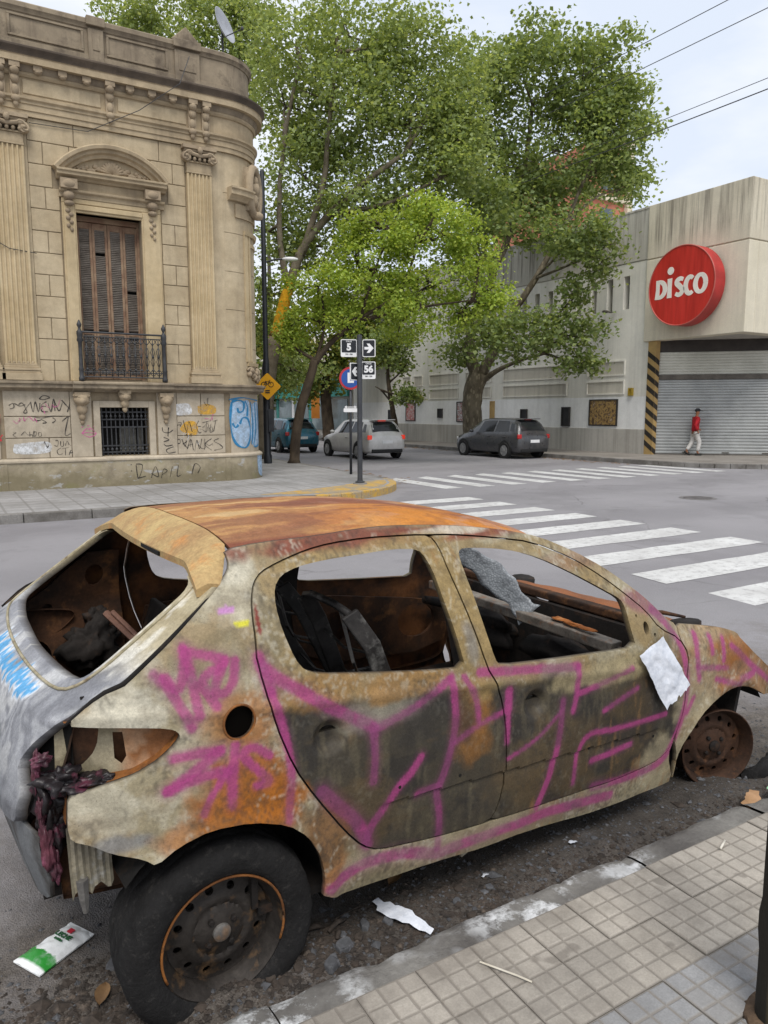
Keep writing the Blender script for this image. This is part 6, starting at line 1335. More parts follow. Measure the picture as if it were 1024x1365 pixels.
def side_paint(P):
    P = np.asarray(P); n1 = vnoise(P, 6, 1, 6, .6); n2 = vnoise(P, 24, 2, 5, .6); n3 = vnoise(P*np.array([1, .22]), 34, 3, 5, .6); nb = vnoise(P, 2.6, 9, 5, .6); n4 = vnoise(P, 11, 12, 6, .65)
    C = np.tile(np.array(PAL['tan']), (len(P), 1))
    def lay(w, c):
        nonlocal C; w = np.clip(w, 0, 1)[:, None]; C = C*(1-w)+np.array(c)*w
    lay(ss(.48, .68, nb)*.55, PAL['olive']); lay(ss(.55, .66, n4)*.22, PAL['olive']); lay(ss(.50, .60, 1-n4)*.35*(.4+.6*ss(.2, -.15, P[:, 0])), PAL['cream']); lay(ss(.50, .64, n1)*.30, PAL['tanrust'])
    # doors: smoked dark below the waist
    door = inside(P, merged).astype(float); zb = .985-.115*P[:, 0]
    dz = P[:, 1]-(zb-.05); low = door*ss(.045, -.035, dz+.10*(n1-.5))
    lay(low*.97, hexl('3c362d')); lay(low*ss(.46, .60, nb)*.7, hexl('4d3f2b')); lay(low*ss(.50, .60, n1)*.6, hexl('2b2928')); lay(low*ss(.55, .70, n3)*.22, PAL['tan2']); lay(low*ss(.57, .68, n4)*.18, PAL['olive'])
    lay(door*(1-ss(-.02, .03, -dz))*ss(.42, .58, n1)*.6, PAL['ochre'])
    for (x, z, rx, rz, c, s_) in PATCHES:
        if c == 'soot' or (c == 'tan' and s_ >= 1): continue
        rx = max(rx, .02); rz = max(rz, .012)
        r = np.sqrt(((P[:, 0]-x)/rx)**2+((P[:, 1]-z)/rz)**2)+(n1-.5)*1.5+(n4-.5)*.8
        w = ss(1.35, .75, r)*s_*.92; C = C*(1-w[:, None])+np.array(PAL[c])*(.8+.4*n2[:, None])*w[:, None]
    # blisters, flaking and rust runs
    sp = ss(.585, .63, vnoise(P, 85, 5, 2))*ss(.47, .56, vnoise(P, 5, 6, 4)); lay(sp*.4, PAL['black'])
    sp = ss(.62, .66, vnoise(P, 70, 7, 3))*ss(.52, .60, vnoise(P, 4, 8, 4))*(1-low*.85); lay(sp*.35, PAL['cream'])
    lay(ss(.56, .70, n3)*ss(.48, .60, nb)*.35, PAL['rust2']); lay(ss(.60, .70, vnoise(P*np.array([.3, 1]), 30, 15, 4))*.25, PAL['brown'])
    tide = vnoise(P+np.stack([n1, nb], 1)*.05, 4.5, 19, 5, .58); lay(ss(.012, .003, np.abs(tide-.50))*.35*(1-low), PAL['cream']); lay(ss(.010, .002, np.abs(tide-.56))*.3*(1-.6*low), PAL['black'])
    C = C*(.86+.28*n2[:, None])
    for (hw, pts) in TAGS:
        d = seg_dist(P, smooth_path(pts, 5) if len(pts) > 2 else pts); wob = (n2-.5)*.003+(n4-.5)*.006
        a = ss(hw*1.22, hw*.62, d+wob)*(.50+.30*ss(.40, .56, n1)); pk = PINK*(1-ss(.4, .6, n1)[:, None])+PINK2*ss(.4, .6, n1)[:, None]
        C = C*(1-a[:, None])+pk*(.75+.45*n2[:, None])*a[:, None]
        h = ss(hw*2.6, hw*.9, d)*.12; C = C*(1-h[:, None])+PINK*h[:, None]
    for (x, z, rx, rz, c) in ((.056, 1.196, .030, .010, 'lilac'), (.094, 1.157, .026, .009, 'yellow'), (.146, 1.165, .007, .040, 'red'), (.146, 1.13, .006, .02, 'red')):
        w = ss(1.05, .85, np.sqrt(((P[:, 0]-x)/rx)**2+((P[:, 1]-z)/rz)**2)+(n2-.5)*1.0)*.85; C = C*(1-w[:, None])+np.array(PAL[c])*w[:, None]
    return np.clip(C, 0, 1)
def char_paint(P):
    n1 = vnoise(np.asarray(P), 6, 31, 5); n2 = vnoise(np.asarray(P), 20, 32, 4); w = ss(.42, .60, n1)[:, None]
    return np.clip((np.array(PAL['tan2'])*(1-w)+np.array(PAL['rust2'])*w)*(.6+.6*n2[:, None]), 0, 1)

def metal_material(name, inner1, inner2, rough=.68, metal=.12):
    """burnt sheet: vertex colour outside, rust and soot on the inside faces"""
    t = NT(name); O = t.objco(); c = t.attr('col')
    c = t.mix(.45, c, t.ramp(t.noise(120, 4, .7, vec=O), (.3, .55), (.7, 1.2)), 'MULTIPLY'); c = t.mix(.35, c, t.ramp(t.noise(30, 5, .65, vec=O), (.3, .6), (.7, 1.15)), 'MULTIPLY')
    pit = t.ramp(t.noise(210, 2, .6, vec=O), (.64, 0), (.70, .55)); c = t.mix(t.math('MULTIPLY', pit, t.ramp(t.noise(9, 3, .5, vec=O), (.45, 0), (.6, 1))), c, hexl('3a2c20'))
    inn = t.mix(t.ramp(t.noise(5, 6, .65, vec=O), (.38, 0), (.62, 1)), inner1, inner2); inn = t.mix(.5, inn, t.ramp(t.noise(45, 4, .7, vec=O), (.3, .4), (.7, 1.2)), 'MULTIPLY')
    col = t.mix(t.geo.outputs['Backfacing'], c, inn)
    t.bump(t.math('ADD', t.math('MULTIPLY', t.noise(26, 5, .65, vec=O), 1.2), t.noise(150, 3, .7, vec=O)), .32, .004)
    return t.done(col, t.ramp(t.noise(14, 4, .6, vec=O), (.3, rough-.16), (.7, rough+.16)), metal, .35)
M_SKIN = metal_material('burnt_body_skin', hexl('4a3524'), hexl('241d18')); M_FAR = metal_material('burnt_far_side', hexl('6a4325'), hexl('2e2018'))
def rust_mat(name, a, b, c=None, rough=.8, sc=5, metal=.1):
    t = NT(name); O = t.objco(); col = t.mix(t.ramp(t.noise(sc, 6, .65, vec=O), (.36, 0), (.64, 1)), a, b)
    if c: col = t.mix(t.ramp(t.noise(sc*2.1, 5, .6, vec=O), (.55, 0), (.70, .8)), col, c)
    col = t.mix(.5, col, t.ramp(t.noise(70, 4, .7, vec=O), (.3, .4), (.7, 1.2)), 'MULTIPLY'); t.bump(t.noise(50, 5, .7, vec=O), .5, .004); return t.done(col, rough, metal, .3)
M_CHAR = rust_mat('charred_steel', hexl('2b2623'), hexl('171514'), hexl('4a3526')); M_RUSTY = rust_mat('rust_brown_steel', hexl('553824'), hexl('2a1f18'), hexl('77502f')); M_ORUST = rust_mat('orange_rust', hexl('a4632c'), hexl('6f3f22'), hexl('c08a55'))
M_GREYM = rust_mat('bare_grey_steel', hexl('7f7c78'), hexl('4c4947'), hexl('8a6b4d'), .6); M_SEAT = rust_mat('burnt_seat_frame', hexl('3d3a38'), hexl('1c1a19'), hexl('7a7874'), .55); M_TYRE = rust_mat('scorched_tyre', hexl('242323'), hexl('151414'), hexl('393634'), .85, 9, 0); M_RIM = rust_mat('burnt_rim', hexl('3f3a36'), hexl('26221f'), hexl('6f563c'), .6, 7, .3); M_RIMR = rust_mat('rusted_rim', hexl('4f3627'), hexl('2e221b'), hexl('6d4a31'), .75, 6, .2); M_LIP = rust_mat('rust_orange_lip', hexl('96602f'), hexl('6a4224'), hexl('4a3a2c'), .7, 12)
M_MELT = rust_mat('melted_plastic', hexl('2a2527'), hexl('171416'), hexl('6b3547'), .35, 9, 0); M_FAB = rust_mat('burnt_underseal_gap_shade', hexl('1f1c1a'), hexl('121110'), hexl('33291f'), .9, 6, 0)

t = NT('scorched_tyre_rubber'); O = t.objco(); c = t.mix(t.ramp(t.noise(7, 7, .72, vec=O), (.36, 0), (.64, 1)), hexl('232222'), hexl('131212')); c = t.mix(t.ramp(t.noise(34, 6, .75, vec=O), (.55, 0), (.70, .6)), c, hexl('45423f')); c = t.mix(t.ramp(t.noise(4, 4, .6, vec=O), (.56, 0), (.66, .5)), c, hexl('0b0a0a')); t.bump(t.math('ADD', t.math('MULTIPLY', t.noise(13, 5, .7, vec=O), 2.0), t.noise(60, 5, .75, vec=O)), .8, .006); M_TYRE = t.done(c, .85, 0, .25)
def chaikin(p, closed=True):
    out = []; n = len(p)
    for i in range(n if closed else n-1):
        a = p[i]; b = p[(i+1) % n]; out += [(a[0]*.78+b[0]*.22, a[1]*.78+b[1]*.22), (a[0]*.22+b[0]*.78, a[1]*.22+b[1]*.78)]
    return out
def resample(p, d, closed=True):
    out = []; n = len(p)
    for i in range(n if closed else n-1):
        a = p[i]; b = p[(i+1) % n]; L = math.dist(a, b); k = max(1, round(L/d))
        for j in range(k): out.append((a[0]+(b[0]-a[0])*j/k, a[1]+(b[1]-a[1])*j/k))
    return out
def area2(p): return sum(p[i][0]*p[(i+1) % len(p)][1]-p[(i+1) % len(p)][0]*p[i][1] for i in range(len(p)))
def shrink(p, d):
    if area2(p) < 0: p = p[::-1]
    out = []; n = len(p)
    for i in range(n):
        a = Vector(p[i-1]); b = Vector(p[(i+1) % n]); t_ = (b-a); t_ = t_.normalized() if t_.length else Vector((1, 0)); out.append((p[i][0]-t_.y*d, p[i][1]+t_.x*d))
    return out
def inside(P, poly):
    P = np.asarray(P); x, y = P[:, 0], P[:, 1]; r = np.zeros(len(P), bool); q = np.asarray(poly); n = len(q); j = n-1
    for i in range(n):
        xi, yi = q[i]; xj, yj = q[j]; c = ((yi > y) != (yj > y)) & (x < (xj-xi)*(y-yi)/(yj-yi+1e-12)+xi); r ^= c; j = i
    return r
def panel(name, outer, holes, f3, mat, parent=None, res=.010, flange=.016, inward=None, paintf=None, keep=None, sag=None, bulk=1.3, edge_col=(.035, .026, .020, 1)):
    """sheet cut to an outline with openings: f3(a, b) -> 3-D; edges are folded inwards"""
    o_ = resample(outer, res); hs = [resample(h, res) for h in holes]; pts = []; edges = []
    for loop in [o_]+hs:
        s = len(pts); pts += loop; edges += [(s+i, s+(i+1) % len(loop)) for i in range(len(loop))]
    B = np.array(pts); lo = B.min(0); hi = B.max(0); g = res*bulk
    gx, gy = np.meshgrid(np.arange(lo[0]+g/2, hi[0], g), np.arange(lo[1]+g/2, hi[1], g)); G = np.stack([gx.ravel(), gy.ravel()], 1)
    G[:, 0] += (np.floor((G[:, 1]-lo[1])/g) % 2)*g*.5
    ok = inside(G, o_)
    for h in hs: ok &= ~inside(G, h)
    G = G[ok]; 
    if len(G):
        dm = np.full(len(G), 9.0)
        for k in range(0, len(B), 200): dm = np.minimum(dm, np.sqrt(((G[:, None, :]-B[None, k:k+200])**2).sum(2)).min(1))
        G = G[dm > res*.75]
    allp = [Vector(p) for p in pts]+[Vector(p) for p in G]
    vs, es, fs, _, _, _ = delaunay_2d_cdt(allp, edges, [], 0, 1e-7)
    V = np.array([tuple(v) for v in vs]); F = np.array([f for f in fs if len(f) == 3]); cen = V[F].mean(1); ok = inside(cen, o_)
    for h in hs: ok &= ~inside(cen, h)
    F = F[ok]; used = np.unique(F); re = -np.ones(len(V), int); re[used] = np.arange(len(used)); V = V[used]; F = re[F]
    P3 = [f3(a, b) for a, b in V]; me = bpy.data.meshes.new(name)
    bm = bmesh.new(); lay = bm.verts.layers.float_color.new('col'); bv = [bm.verts.new(p) for p in P3]
    for t_ in F:
        try: bm.faces.new([bv[i] for i in t_])
        except ValueError: pass
    C = paintf(V) if paintf else char_paint(V)
    for v, c in zip(bv, C): v[lay] = (c[0], c[1], c[2], 1)
    bmesh.ops.recalc_face_normals(bm, faces=bm.faces)
    # outward side: away from the car's middle
    s = sum(((f.calc_center_median()-Vector((.9, 0, .75))).dot(f.normal))*f.calc_area() for f in bm.faces)
    if s < 0: bmesh.ops.reverse_faces(bm, faces=bm.faces)
    if flange:
        be = [e for e in bm.edges if e.is_boundary]; r = bmesh.ops.extrude_edge_only(bm, edges=be); nv = [x for x in r['geom'] if isinstance(x, bmesh.types.BMVert)]
        for v in nv:
            v.co += Vector(inward(v.co))*flange
            if edge_col: v[lay] = edge_col
    for f in bm.faces: f.smooth = True
    bm.to_mesh(me); bm.free(); me.set_sharp_from_angle(angle=R_(38)); me.materials.append(mat); me.update()
    o = bpy.data.objects.new(name, me); COL.objects.link(o); o.parent = parent or wreck; return o

def dent(x, z): return .004*noise.noise(Vector((x*3.1, z*3.1, 3)))+.0018*noise.noise(Vector((x*9, z*9, 5)))
def side_r(x, z): return (x, -side_y(x, z)+dent(x, z), z)
def side_l(x, z): return (x, side_y(x, z, False)+dent(x+5, z), z)
S_ = SIDE
body_loop = S_['ditch']+S_['apillar']+S_['doorfront']+S_['sillbot']+S_['archr']+S_['rearlow']+S_['taillow']+S_['hatchgap']
body_loop = chaikin(body_loop); rd = chaikin(S_['rdoor']); fd = chaikin(S_['fdoor']); rw = chaikin(S_['rwin']); fw = chaikin(S_['fwin'])
def circ(x, z, rx, rz, n=26): return [(x+rx*math.cos(2*math.pi*i/n), z+rz*math.sin(2*math.pi*i/n)) for i in range(n)]
fuel = circ(.052, .894, .046, .050)
def half_moon(x, z, r): return [(x+r*math.cos(R_(a)), z+r*.72*math.sin(R_(a))) for a in range(10, 171, 16)]+[(x-r*.8, z+.004), (x+r*.8, z+.004)]
# both doors removed from the body side; B-pillar gap lies between them
union_hole = rd+[]
inw_r = lambda co: (0, 1, 0); inw_l = lambda co: (0, -1, 0)
def body_side(name, f3, mat, res, paintf, inw):
    def cut(P): return None
    # cut each door opening in turn; the doors meet at the B-pillar gap, so the openings are joined there
    return panel(name, body_loop, [shrink(merged, -.0025), fuel] if paintf is side_paint else [shrink(merged, -.0025)], f3, mat, None, res, .02, inw, paintf)
# merge the door outlines into one opening
ix = S_['rdoor'].index((0.884, 1.321)) if (0.884, 1.321) in S_['rdoor'] else 11
rr = S_['rdoor']; ff = S_['fdoor']
# rear part of the rear door from its lower front corner round to the top of the B gap, then the front door's outer edge
i_top = min(range(len(rr)), key=lambda i: math.dist(rr[i], ff[0])); i_bot = min(range(len(rr)), key=lambda i: math.dist(rr[i], ff[19]))
rear_arc = [rr[(i_bot+k) % len(rr)] for k in range(((i_top-i_bot) % len(rr))+1)]
merged = chaikin(rear_arc+ff[1:19])
bside = body_side('body_side', side_r, M_SKIN, .0062, side_paint, inw_r); tag(bside, 'tan and rusted body side with C-pillar, sill and pink tags')
lside = body_side('body_side', side_l, M_FAR, .03, None, inw_l); tag(lside, 'far body side, rusted inside')
for nm, loop, win, hx, hz in (('rear_door', rd, rw, .333, .783), ('front_door', fd, fw, 1.183, .703)):
    d = panel(nm, shrink(loop, .0035), [win, half_moon(hx+.006, hz+.006, .030)]+([circ(1.835, .875, .017, .028, 16), circ(1.792, .930, .006, .007, 8), circ(1.880, .842, .008, .009, 10)] if nm[0] == 'f' else []), side_r, M_SKIN, None, .0062, .028, inw_r, side_paint)
    dl = panel(nm, shrink(loop, .0035), [win], side_l, M_FAR, None, .028, .03, inw_l, None)
    # inner door skin of the far side, with its pressed openings
    zb_ = [p for p in loop]; xs_ = [p[0] for p in loop]; x0, x1 = min(xs_)+.06, max(xs_)-.06
    low = [(x0+.05, .42), (x1-.08, .36), (x1-.02, .60), (x1-.10, belt_z(x1)-.09), (x0+.03, belt_z(x0)-.06), (x0, .75)]
    hol = [circ(x0+.27, .60, .10, .085, 16), circ(x1-.27, .56, .13, .10, 16), circ((x0+x1)/2, .78, .12, .045, 14)]
    q = panel('inner_door_skin', chaikin(low), hol, lambda a, b: (a, side_y(a, b, False)-.085+.006*noise.noise(Vector((a*9, b*9, 2))), b), M_RUSTY, dl, .03, .02, inw_r)
    for k in range(3):
        bx_ = x0+.15+k*(x1-x0-.3)/2; mm = MB(); mm.tube([(bx_, -side_y(bx_, belt_z(bx_)-.36)-.0005+.006, belt_z(bx_)-.36), (bx_, -side_y(bx_, belt_z(bx_)-.36)-.0015, belt_z(bx_)-.36)], .006, 8); wb(mm, 'clip_hole', M_FAB, d)
fend = S_['fender']+[(2.056, .262), (2.018, .362), (2.066, .492), (2.076, .629), (2.092, .727), (2.050, .802)]
fr = panel('front_wing', shrink(chaikin(fend), .003), [], side_r, M_SKIN, None, .0075, .02, inw_r, side_paint); tag(fr, 'rust orange front wing streaked with pink')
panel('front_wing', shrink(chaikin(fend), .003), [], side_l, M_FAR, None, .03, .02, inw_l)
t = NT('shade_black_pocket'); M_HOLE = t.done((.004, .0035, .003), 1.0, 0, 0)  # near-black colour puts the shade of the open filler hole into the pocket
m = MB(); m.lathe([(.047, .012), (.043, .02), (.040, .14), (.0, .145)], 24, (.052, -.797, .894), (0, 1, 0)); wb(m, 'filler_pocket', M_HOLE, smooth=True, auto=40)
m = MB(); m.tube([(.052+.0465*math.cos(2*math.pi*i/30), -side_y(.052, .894)-.001, .894+.0505*math.sin(2*math.pi*i/30)) for i in range(31)], .0035, 6, caps=False); wb(m, 'filler_lip', M_LIP, smooth=True)

# ---- roof, spoiler, tailgate
def roof_paint(P):
    P = np.asarray(P); n1 = vnoise(P*np.array([.55, 2.2]), 4.0, 41, 5); n2 = vnoise(P, 16, 42, 4); n3 = vnoise(P*np.array([.8, 1.4]), 3, 43, 4); x = P[:, 0]; y = P[:, 1]
    n5 = vnoise(P*np.array([.5, 1.7])+np.stack([.35*n3, .25*n3], 1), 4.0, 45, 6, .58)
    C = np.tile(np.array(hexl('9c6444')), (len(P), 1))
    def lay(w, c):
        nonlocal C; w = np.clip(w, 0, 1)[:, None]; C = C*(1-w)+np.array(c)*w
    lay(ss(.42, .58, n3)*.8, hexl('84503c')); lay(ss(.85, .15, x+.7*(n1-.5)+.4*(n3-.5))*.8, hexl('b98d58')); lay(ss(.49, .58, n5)*.75, hexl('bb8748')); lay(ss(.10, -.42, y+.35*(n3-.5))*ss(.35, .9, x)*.85, hexl('c47a22'))
    lay(ss(.53, .60, n5)*ss(1.0, .1, x)*.8, hexl('cbae80')); lay(ss(.55, .63, 1-n5)*.6, hexl('7c4a38')); lay(ss(.60, .70, n2)*.35, hexl('6a3f2c')); lay(ss(-.495, -.535, y)*.85, hexl('7c3f2e')); lay(ss(.56, .66, vnoise(P, 9, 44, 5))*ss(.5, 1.1, x)*.4, hexl('b09080'))
    return np.clip(C*(.80+.4*n2[:, None]), 0, 1)
def roof_edge_y(x): return side_y(x, gutter_z(x), False)-.012
N_ = 15
re_ = [(.135, y) for y in np.linspace(-roof_edge_y(.135), roof_edge_y(.135), N_)]
le_ = [(x, roof_edge_y(x)) for x in np.linspace(.16, 1.40, 16)]
fe_ = [(1.425+.10*(1-(y/.5)**2), y) for y in np.linspace(roof_edge_y(1.425), -roof_edge_y(1.425), N_)]
ri_ = [(x, -roof_edge_y(x)) for x in np.linspace(1.40, .16, 16)]
roof_loop = [(float(a), float(b)) for a, b in re_+le_+fe_+ri_]
def roof3(x, y): 
    e = roof_edge_y(x); k = min(1, abs(y)/e); return (x, y, gutter_z(x)-.014+.050*(1-k**3.4)+.005*noise.noise(Vector((x*2.5, y*2.5, 1)))+.0015*noise.noise(Vector((x*9, y*9, 6))))
rf = panel('roof', roof_loop, [], roof3, M_SKIN, None, .009, .014, lambda co: (0, 0, -1), roof_paint); tag(rf, 'roof burnt to streaks of orange, cream and red-brown rust')
# rain channels either side of the roof
for s in (-1, 1):
    m = MB(); pts = [(x, s*(roof_edge_y(x)+.004), gutter_z(x)-.026) for x in np.linspace(.14, 1.43, 24)]; m.tube(pts, .011, 6); wb(m, 'roof_channel', M_RUSTY, smooth=True)
def hatch_paint(P):
    P = np.asarray(P); y = P[:, 0]; z = P[:, 1]; n1 = vnoise(P*np.array([1, 1.6]), 5, 51, 5); n2 = vnoise(P, 22, 52, 4); n3 = vnoise(P, 9, 53, 5)
    C = np.tile(np.array(hexl('94959a')), (len(P), 1))
    def lay(w, c): 
        nonlocal C; w = np.clip(w, 0, 1)[:, None]; C = C*(1-w)+np.array(c)*w
    sw = np.sin(vnoise(P+np.stack([n3, n1], 1)*.10, 4, 57, 4)*46); lay(ss(.45, .62, n1)*.8, hexl('77787d')); lay(ss(.1, .9, sw)*.45*ss(1.02, .95, z), hexl('bcbdbf')); lay(ss(.3, .95, -sw)*.4*ss(1.02, .95, z), hexl('5d5e63')); lay(ss(.56, .66, n3)*.7, hexl('c9c9c8')); lay(ss(1.03, 1.16, z+.08*(n3-.5))*.85, hexl('b3a684')); lay(ss(1.10, 1.22, z+.12*(n1-.5))*ss(.45, .6, n3)*.7, hexl('8a7c5d')); lay(ss(.64, .72, n2)*ss(.95, 1.05, z)*.6, hexl('d9d6cc')); lay(ss(.86, .72, z)*.65, hexl('66676b')); lay(ss(.60, .70, n3)*ss(.9, .75, z)*.5, hexl('a9a9ab'))
    rg = random.Random(4); white = np.zeros(len(P)); blue = np.zeros(len(P))
    for k in range(13):
        c = .24-.05*k; pts = [(c+rg.uniform(-.03, .03), .925+.02*rg.random()), (c-.03+rg.uniform(-.03, .03), .985-.02*rg.random()), (c-.05, .935+.02*rg.random()), (c-.075, .97)]; d = seg_dist(P, pts)
        white = np.maximum(white, ss(.022, .014, d+(n2-.5)*.012)); blue = np.maximum(blue, ss(.0105, .0065, d+(n2-.5)*.006))
    lay(white*.75*ss(.35, .5, n3), hexl('e3e6ea')); lay(blue*.9, hexl('3f9bd0'))
    return np.clip(C*(.85+.3*n2[:, None]), 0, 1)
hr_ = [(-.640, 1.279), (-.682, 1.262), (-.709, 1.19), (-.729, 1.102), (-.731, 1.042), (-.709, 1.019), (-.700, .998), (-.694, .955), (-.640, .905), (-.597, .862), (-.566, .815), (-.600, .79), (-.632, .775), (-.636, .70), (-.60, .660)]
hatch_loop = [(-a, b) for a, b in hr_][::-1][:-1]; hatch_loop = hr_+[(-.3, .645), (0, .64), (.3, .645)]+[(-a, b) for a, b in hr_][::-1]
hw_ = [(-.50, 1.272), (-.566, 1.256), (-.588, 1.235), (-.592, 1.20), (-.598, 1.121), (-.600, 1.065), (-.592, 1.036), (-.566, 1.022), (-.46, 1.014), (-.2, 1.010)]
hatch_win = hw_+[(-a, b) for a, b in hw_][::-1]
def hatch3(y, z): return (hatch_x(y, z)+.003*noise.noise(Vector((y*4, z*4, 8))), y, z)
ht = panel('tailgate', shrink(chaikin(hatch_loop), .009), [chaikin(hatch_win)], hatch3, M_SKIN, None, .007, .03, lambda co: (1, 0, -.2), hatch_paint); tag(ht, 'bare grey and cream tailgate with empty window and blue tag')
# raised bead round the window
m = MB(); bead = resample(chaikin(shrink(hatch_win, -.022)), .02); m.tube([(hatch_x(y, z)-.004, y, z) for y, z in bead+[bead[0]]], .005, 6, caps=False)
C_BEAD = rust_mat('cream_bead', hexl('b5ab92'), hexl('8d8468'), hexl('6c5a42'), .7, 9); wb(m, 'window_bead', C_BEAD, ht, smooth=True)
m = MB(); m.tube([(hatch_x(-.66, 1.0)-.002, -.66, 1.0), (hatch_x(-.66, 1.0)+.02, -.66, 1.0)], .006, 8); wb(m, 'drain_hole', M_FAB, ht)
# spoiler lip over the tailgate
def spo(y, t_):
    a = abs(y)
    xf, zf = (.128, roof3(.135, y if abs(y) < roof_edge_y(.135) else math.copysign(roof_edge_y(.135), y))[2]) if a < .53 else (.128-(a-.53)*.50, 1.342-(a-.53)*.60)
    zr = 1.306-.50*max(0, a-.45)**1.5; xr = hatch_x(min(a, .66), min(zr-.02, 1.30))-.012
    k = t_; return (xf+(xr-xf)*k, y, zf+(zr-zf)*k+.012*math.sin(math.pi*k))
ys = list(np.linspace(-.665, .665, 47)); prof = [(0, 0), (.12, 0), (.5, 0), (.85, 0), (1, 0), (1.0, -.022), (.8, -.030), (.3, -.028)]
m = MB(); vs = []
for y in ys:
    for t_, dz in prof: p = spo(y, t_); vs.append((p[0], p[1], p[2]+dz))
k = len(prof); m.add(vs, [(i*k+j, (i+1)*k+j, (i+1)*k+(j+1) % k, i*k+(j+1) % k) for i in range(len(ys)-1) for j in range(k)]+[tuple(range(k)), tuple((len(ys)-1)*k+j for j in range(k-1, -1, -1))])
M_SPO = rust_mat('spoiler_tan_rust', hexl('bfa572'), hexl('a3835a'), hexl('c0874e'), .7, 5); sp_ = wb(m, 'spoiler', M_SPO, smooth=True, auto=35)
m = MB(); p = spo(-.16, .99); m.box(p[0]-.004, p[0]+.01, -.26, -.05, p[2]-.019, p[2]-.005); wb(m, 'brake_light_slot', M_FAB, sp_)

# black tube added as the shade in the gap between tailgate and body
for s_ in (-1, 1):
    m = MB(); pts = [(a, s_*(side_y(a, b, False)-.004), b) for a, b in resample([(-.389, .955)]+S_['hatchgap'][:6], .03, False)]; m.tube(pts, [.004+.004*math.sin(math.pi*min(1, i/max(1, len(pts)-1)*1.0)) for i in range(len(pts))], 6); wb(m, 'tailgate_gap_shade', M_FAB, smooth=True)
# ---- tail: lamp buckets, melted plastic, rear panel
tl_ = S_['taillow']
def bucket(s):
    lp_ = shrink([(p[0], p[1]) for p in tl_], -.012); 
    f = lambda a, b: (a+.0, s*(side_y(a, b, False)-.050-.05*sstep(-.20, -.38, a)), b)
    return panel('lamp_bucket', lp_, [[(-.268, .90), (-.245, .90), (-.240, .835), (-.252, .815), (-.268, .83)]], f, M_SKIN, None, .012, .0, inw_r, lambda P: np.clip(np.array(PAL['tan'])*ss(-.235, -.27, np.asarray(P)[:, 0])[:, None]*.75+np.array(hexl('8a5a34'))*(1-ss(-.235, -.27, np.asarray(P)[:, 0])[:, None])*(.35+1.1*vnoise(np.asarray(P), 26, 61, 5, .65)[:, None])+np.array(hexl('a39a86'))*(ss(.52, .60, vnoise(np.asarray(P), 12, 62, 5, .6))*.35)[:, None], 0, 1))
bucket(-1); bucket(1)
for s in (-1, 1):
    # folded return between skin and bucket: top, bottom and the inner rear corner post
    m = MB(); loop = [p for p in tl_]; vs = []
    for a, b in loop: vs += [(a, s*(side_y(a, b, False)-.022), b), (a, s*(side_y(a, b, False)-.10), b)]
    m.add(vs, [(2*i, 2*i+2, 2*i+3, 2*i+1) for i in range(len(loop)-1)]); wb(m, 'lamp_return', M_LIP if s < 0 else M_RUSTY, smooth=True, auto=40)
    m = MB(); m.add([(-.365, s*.66, .60), (-.365, s*.66, .96), (-.42, s*.54, .96), (-.44, s*.54, .60)], [(0, 1, 2, 3)]); wb(m, 'rear_corner_post', M_FAB)
def lumpy(name, mat, balls, seed, res=3, amp=.35, parent=None):
    bm = bmesh.new()
    for (c, r) in balls:
        q = bmesh.ops.create_icosphere(bm, subdivisions=res, radius=1.0)['verts']
        for v in q:
            n = noise.fractal(v.co*1.6+Vector((seed, c[0]*9, c[2]*9)), 1.0, 2.0, 4); d = v.co*(1+amp*n); v.co = Vector(c)+Vector((d.x*r[0], d.y*r[1], d.z*r[2]))
    for f in bm.faces: f.smooth = True
    me = bpy.data.meshes.new(name); bm.to_mesh(me); bm.free(); me.materials.append(mat); o = bpy.data.objects.new(name, me); COL.objects.link(o); o.parent = parent or wreck; return o
M_MELTP = rust_mat('melted_lamp_red', hexl('6b3a46'), hexl('36232a'), hexl('9c5a72'), .35, 8, 0)
lumpy('melted_bumper', M_MELT, [((-.40, -.67, .790), (.05, .045, .035)), ((-.425, -.655, .735), (.035, .035, .06)), ((-.35, -.69, .775), (.055, .04, .022)), ((-.42, -.65, .66), (.03, .035, .06)), ((-.31, -.705, .785), (.04, .03, .016))], 3, 4, .8)
lumpy('melted_lamp', M_MELTP, [((-.458, -.655, .82), (.010, .014, .050)), ((-.45, -.665, .72), (.012, .016, .05)), ((-.44, -.662, .62), (.018, .020, .065)), ((-.425, -.66, .55), (.014, .016, .04)), ((-.445, -.665, .858), (.022, .020, .016))], 7, 4, .7)
# rear panel below the tailgate
rp = [(-.66, .68), (-.67, .52), (-.62, .43), (-.5, .40), (-.3, .36), (0, .345), (.3, .36), (.5, .40), (.62, .43), (.67, .52), (.66, .68), (0, .70)]
def rear3(y, z): return (hatch_x(y, z)+.028+.22*max(0, .58-z)**1.1+.010*noise.noise(Vector((y*6, z*3, 4))), y, z)
pr_ = panel('rear_panel', chaikin(rp), [], rear3, M_SKIN, None, .016, .012, lambda co: (1, 0, 0), lambda P: np.clip(np.array(hexl('76787a'))*(1-ss(.42, .6, vnoise(np.asarray(P)*np.array([3, .6]), 9, 71, 4))[:, None])+np.array(hexl('4d4b49'))*ss(.42, .6, vnoise(np.asarray(P)*np.array([3, .6]), 9, 71, 4))[:, None], 0, 1)); tag(pr_, 'bare grey rear panel where the bumper is missing')
m = MB()      # ribbed bracket hanging at the corner
vs = []; nb_ = 13
for i in range(nb_+1):
    a = -.40+.11*i/nb_; off = .006*(i % 2)
    vs += [(a, -.695+off, .665), (a+.004, -.688+off, .545-.02*math.sin(i*.9)), (a+.010, -.676+off, .44+.03*abs(math.sin(i*.55)))]
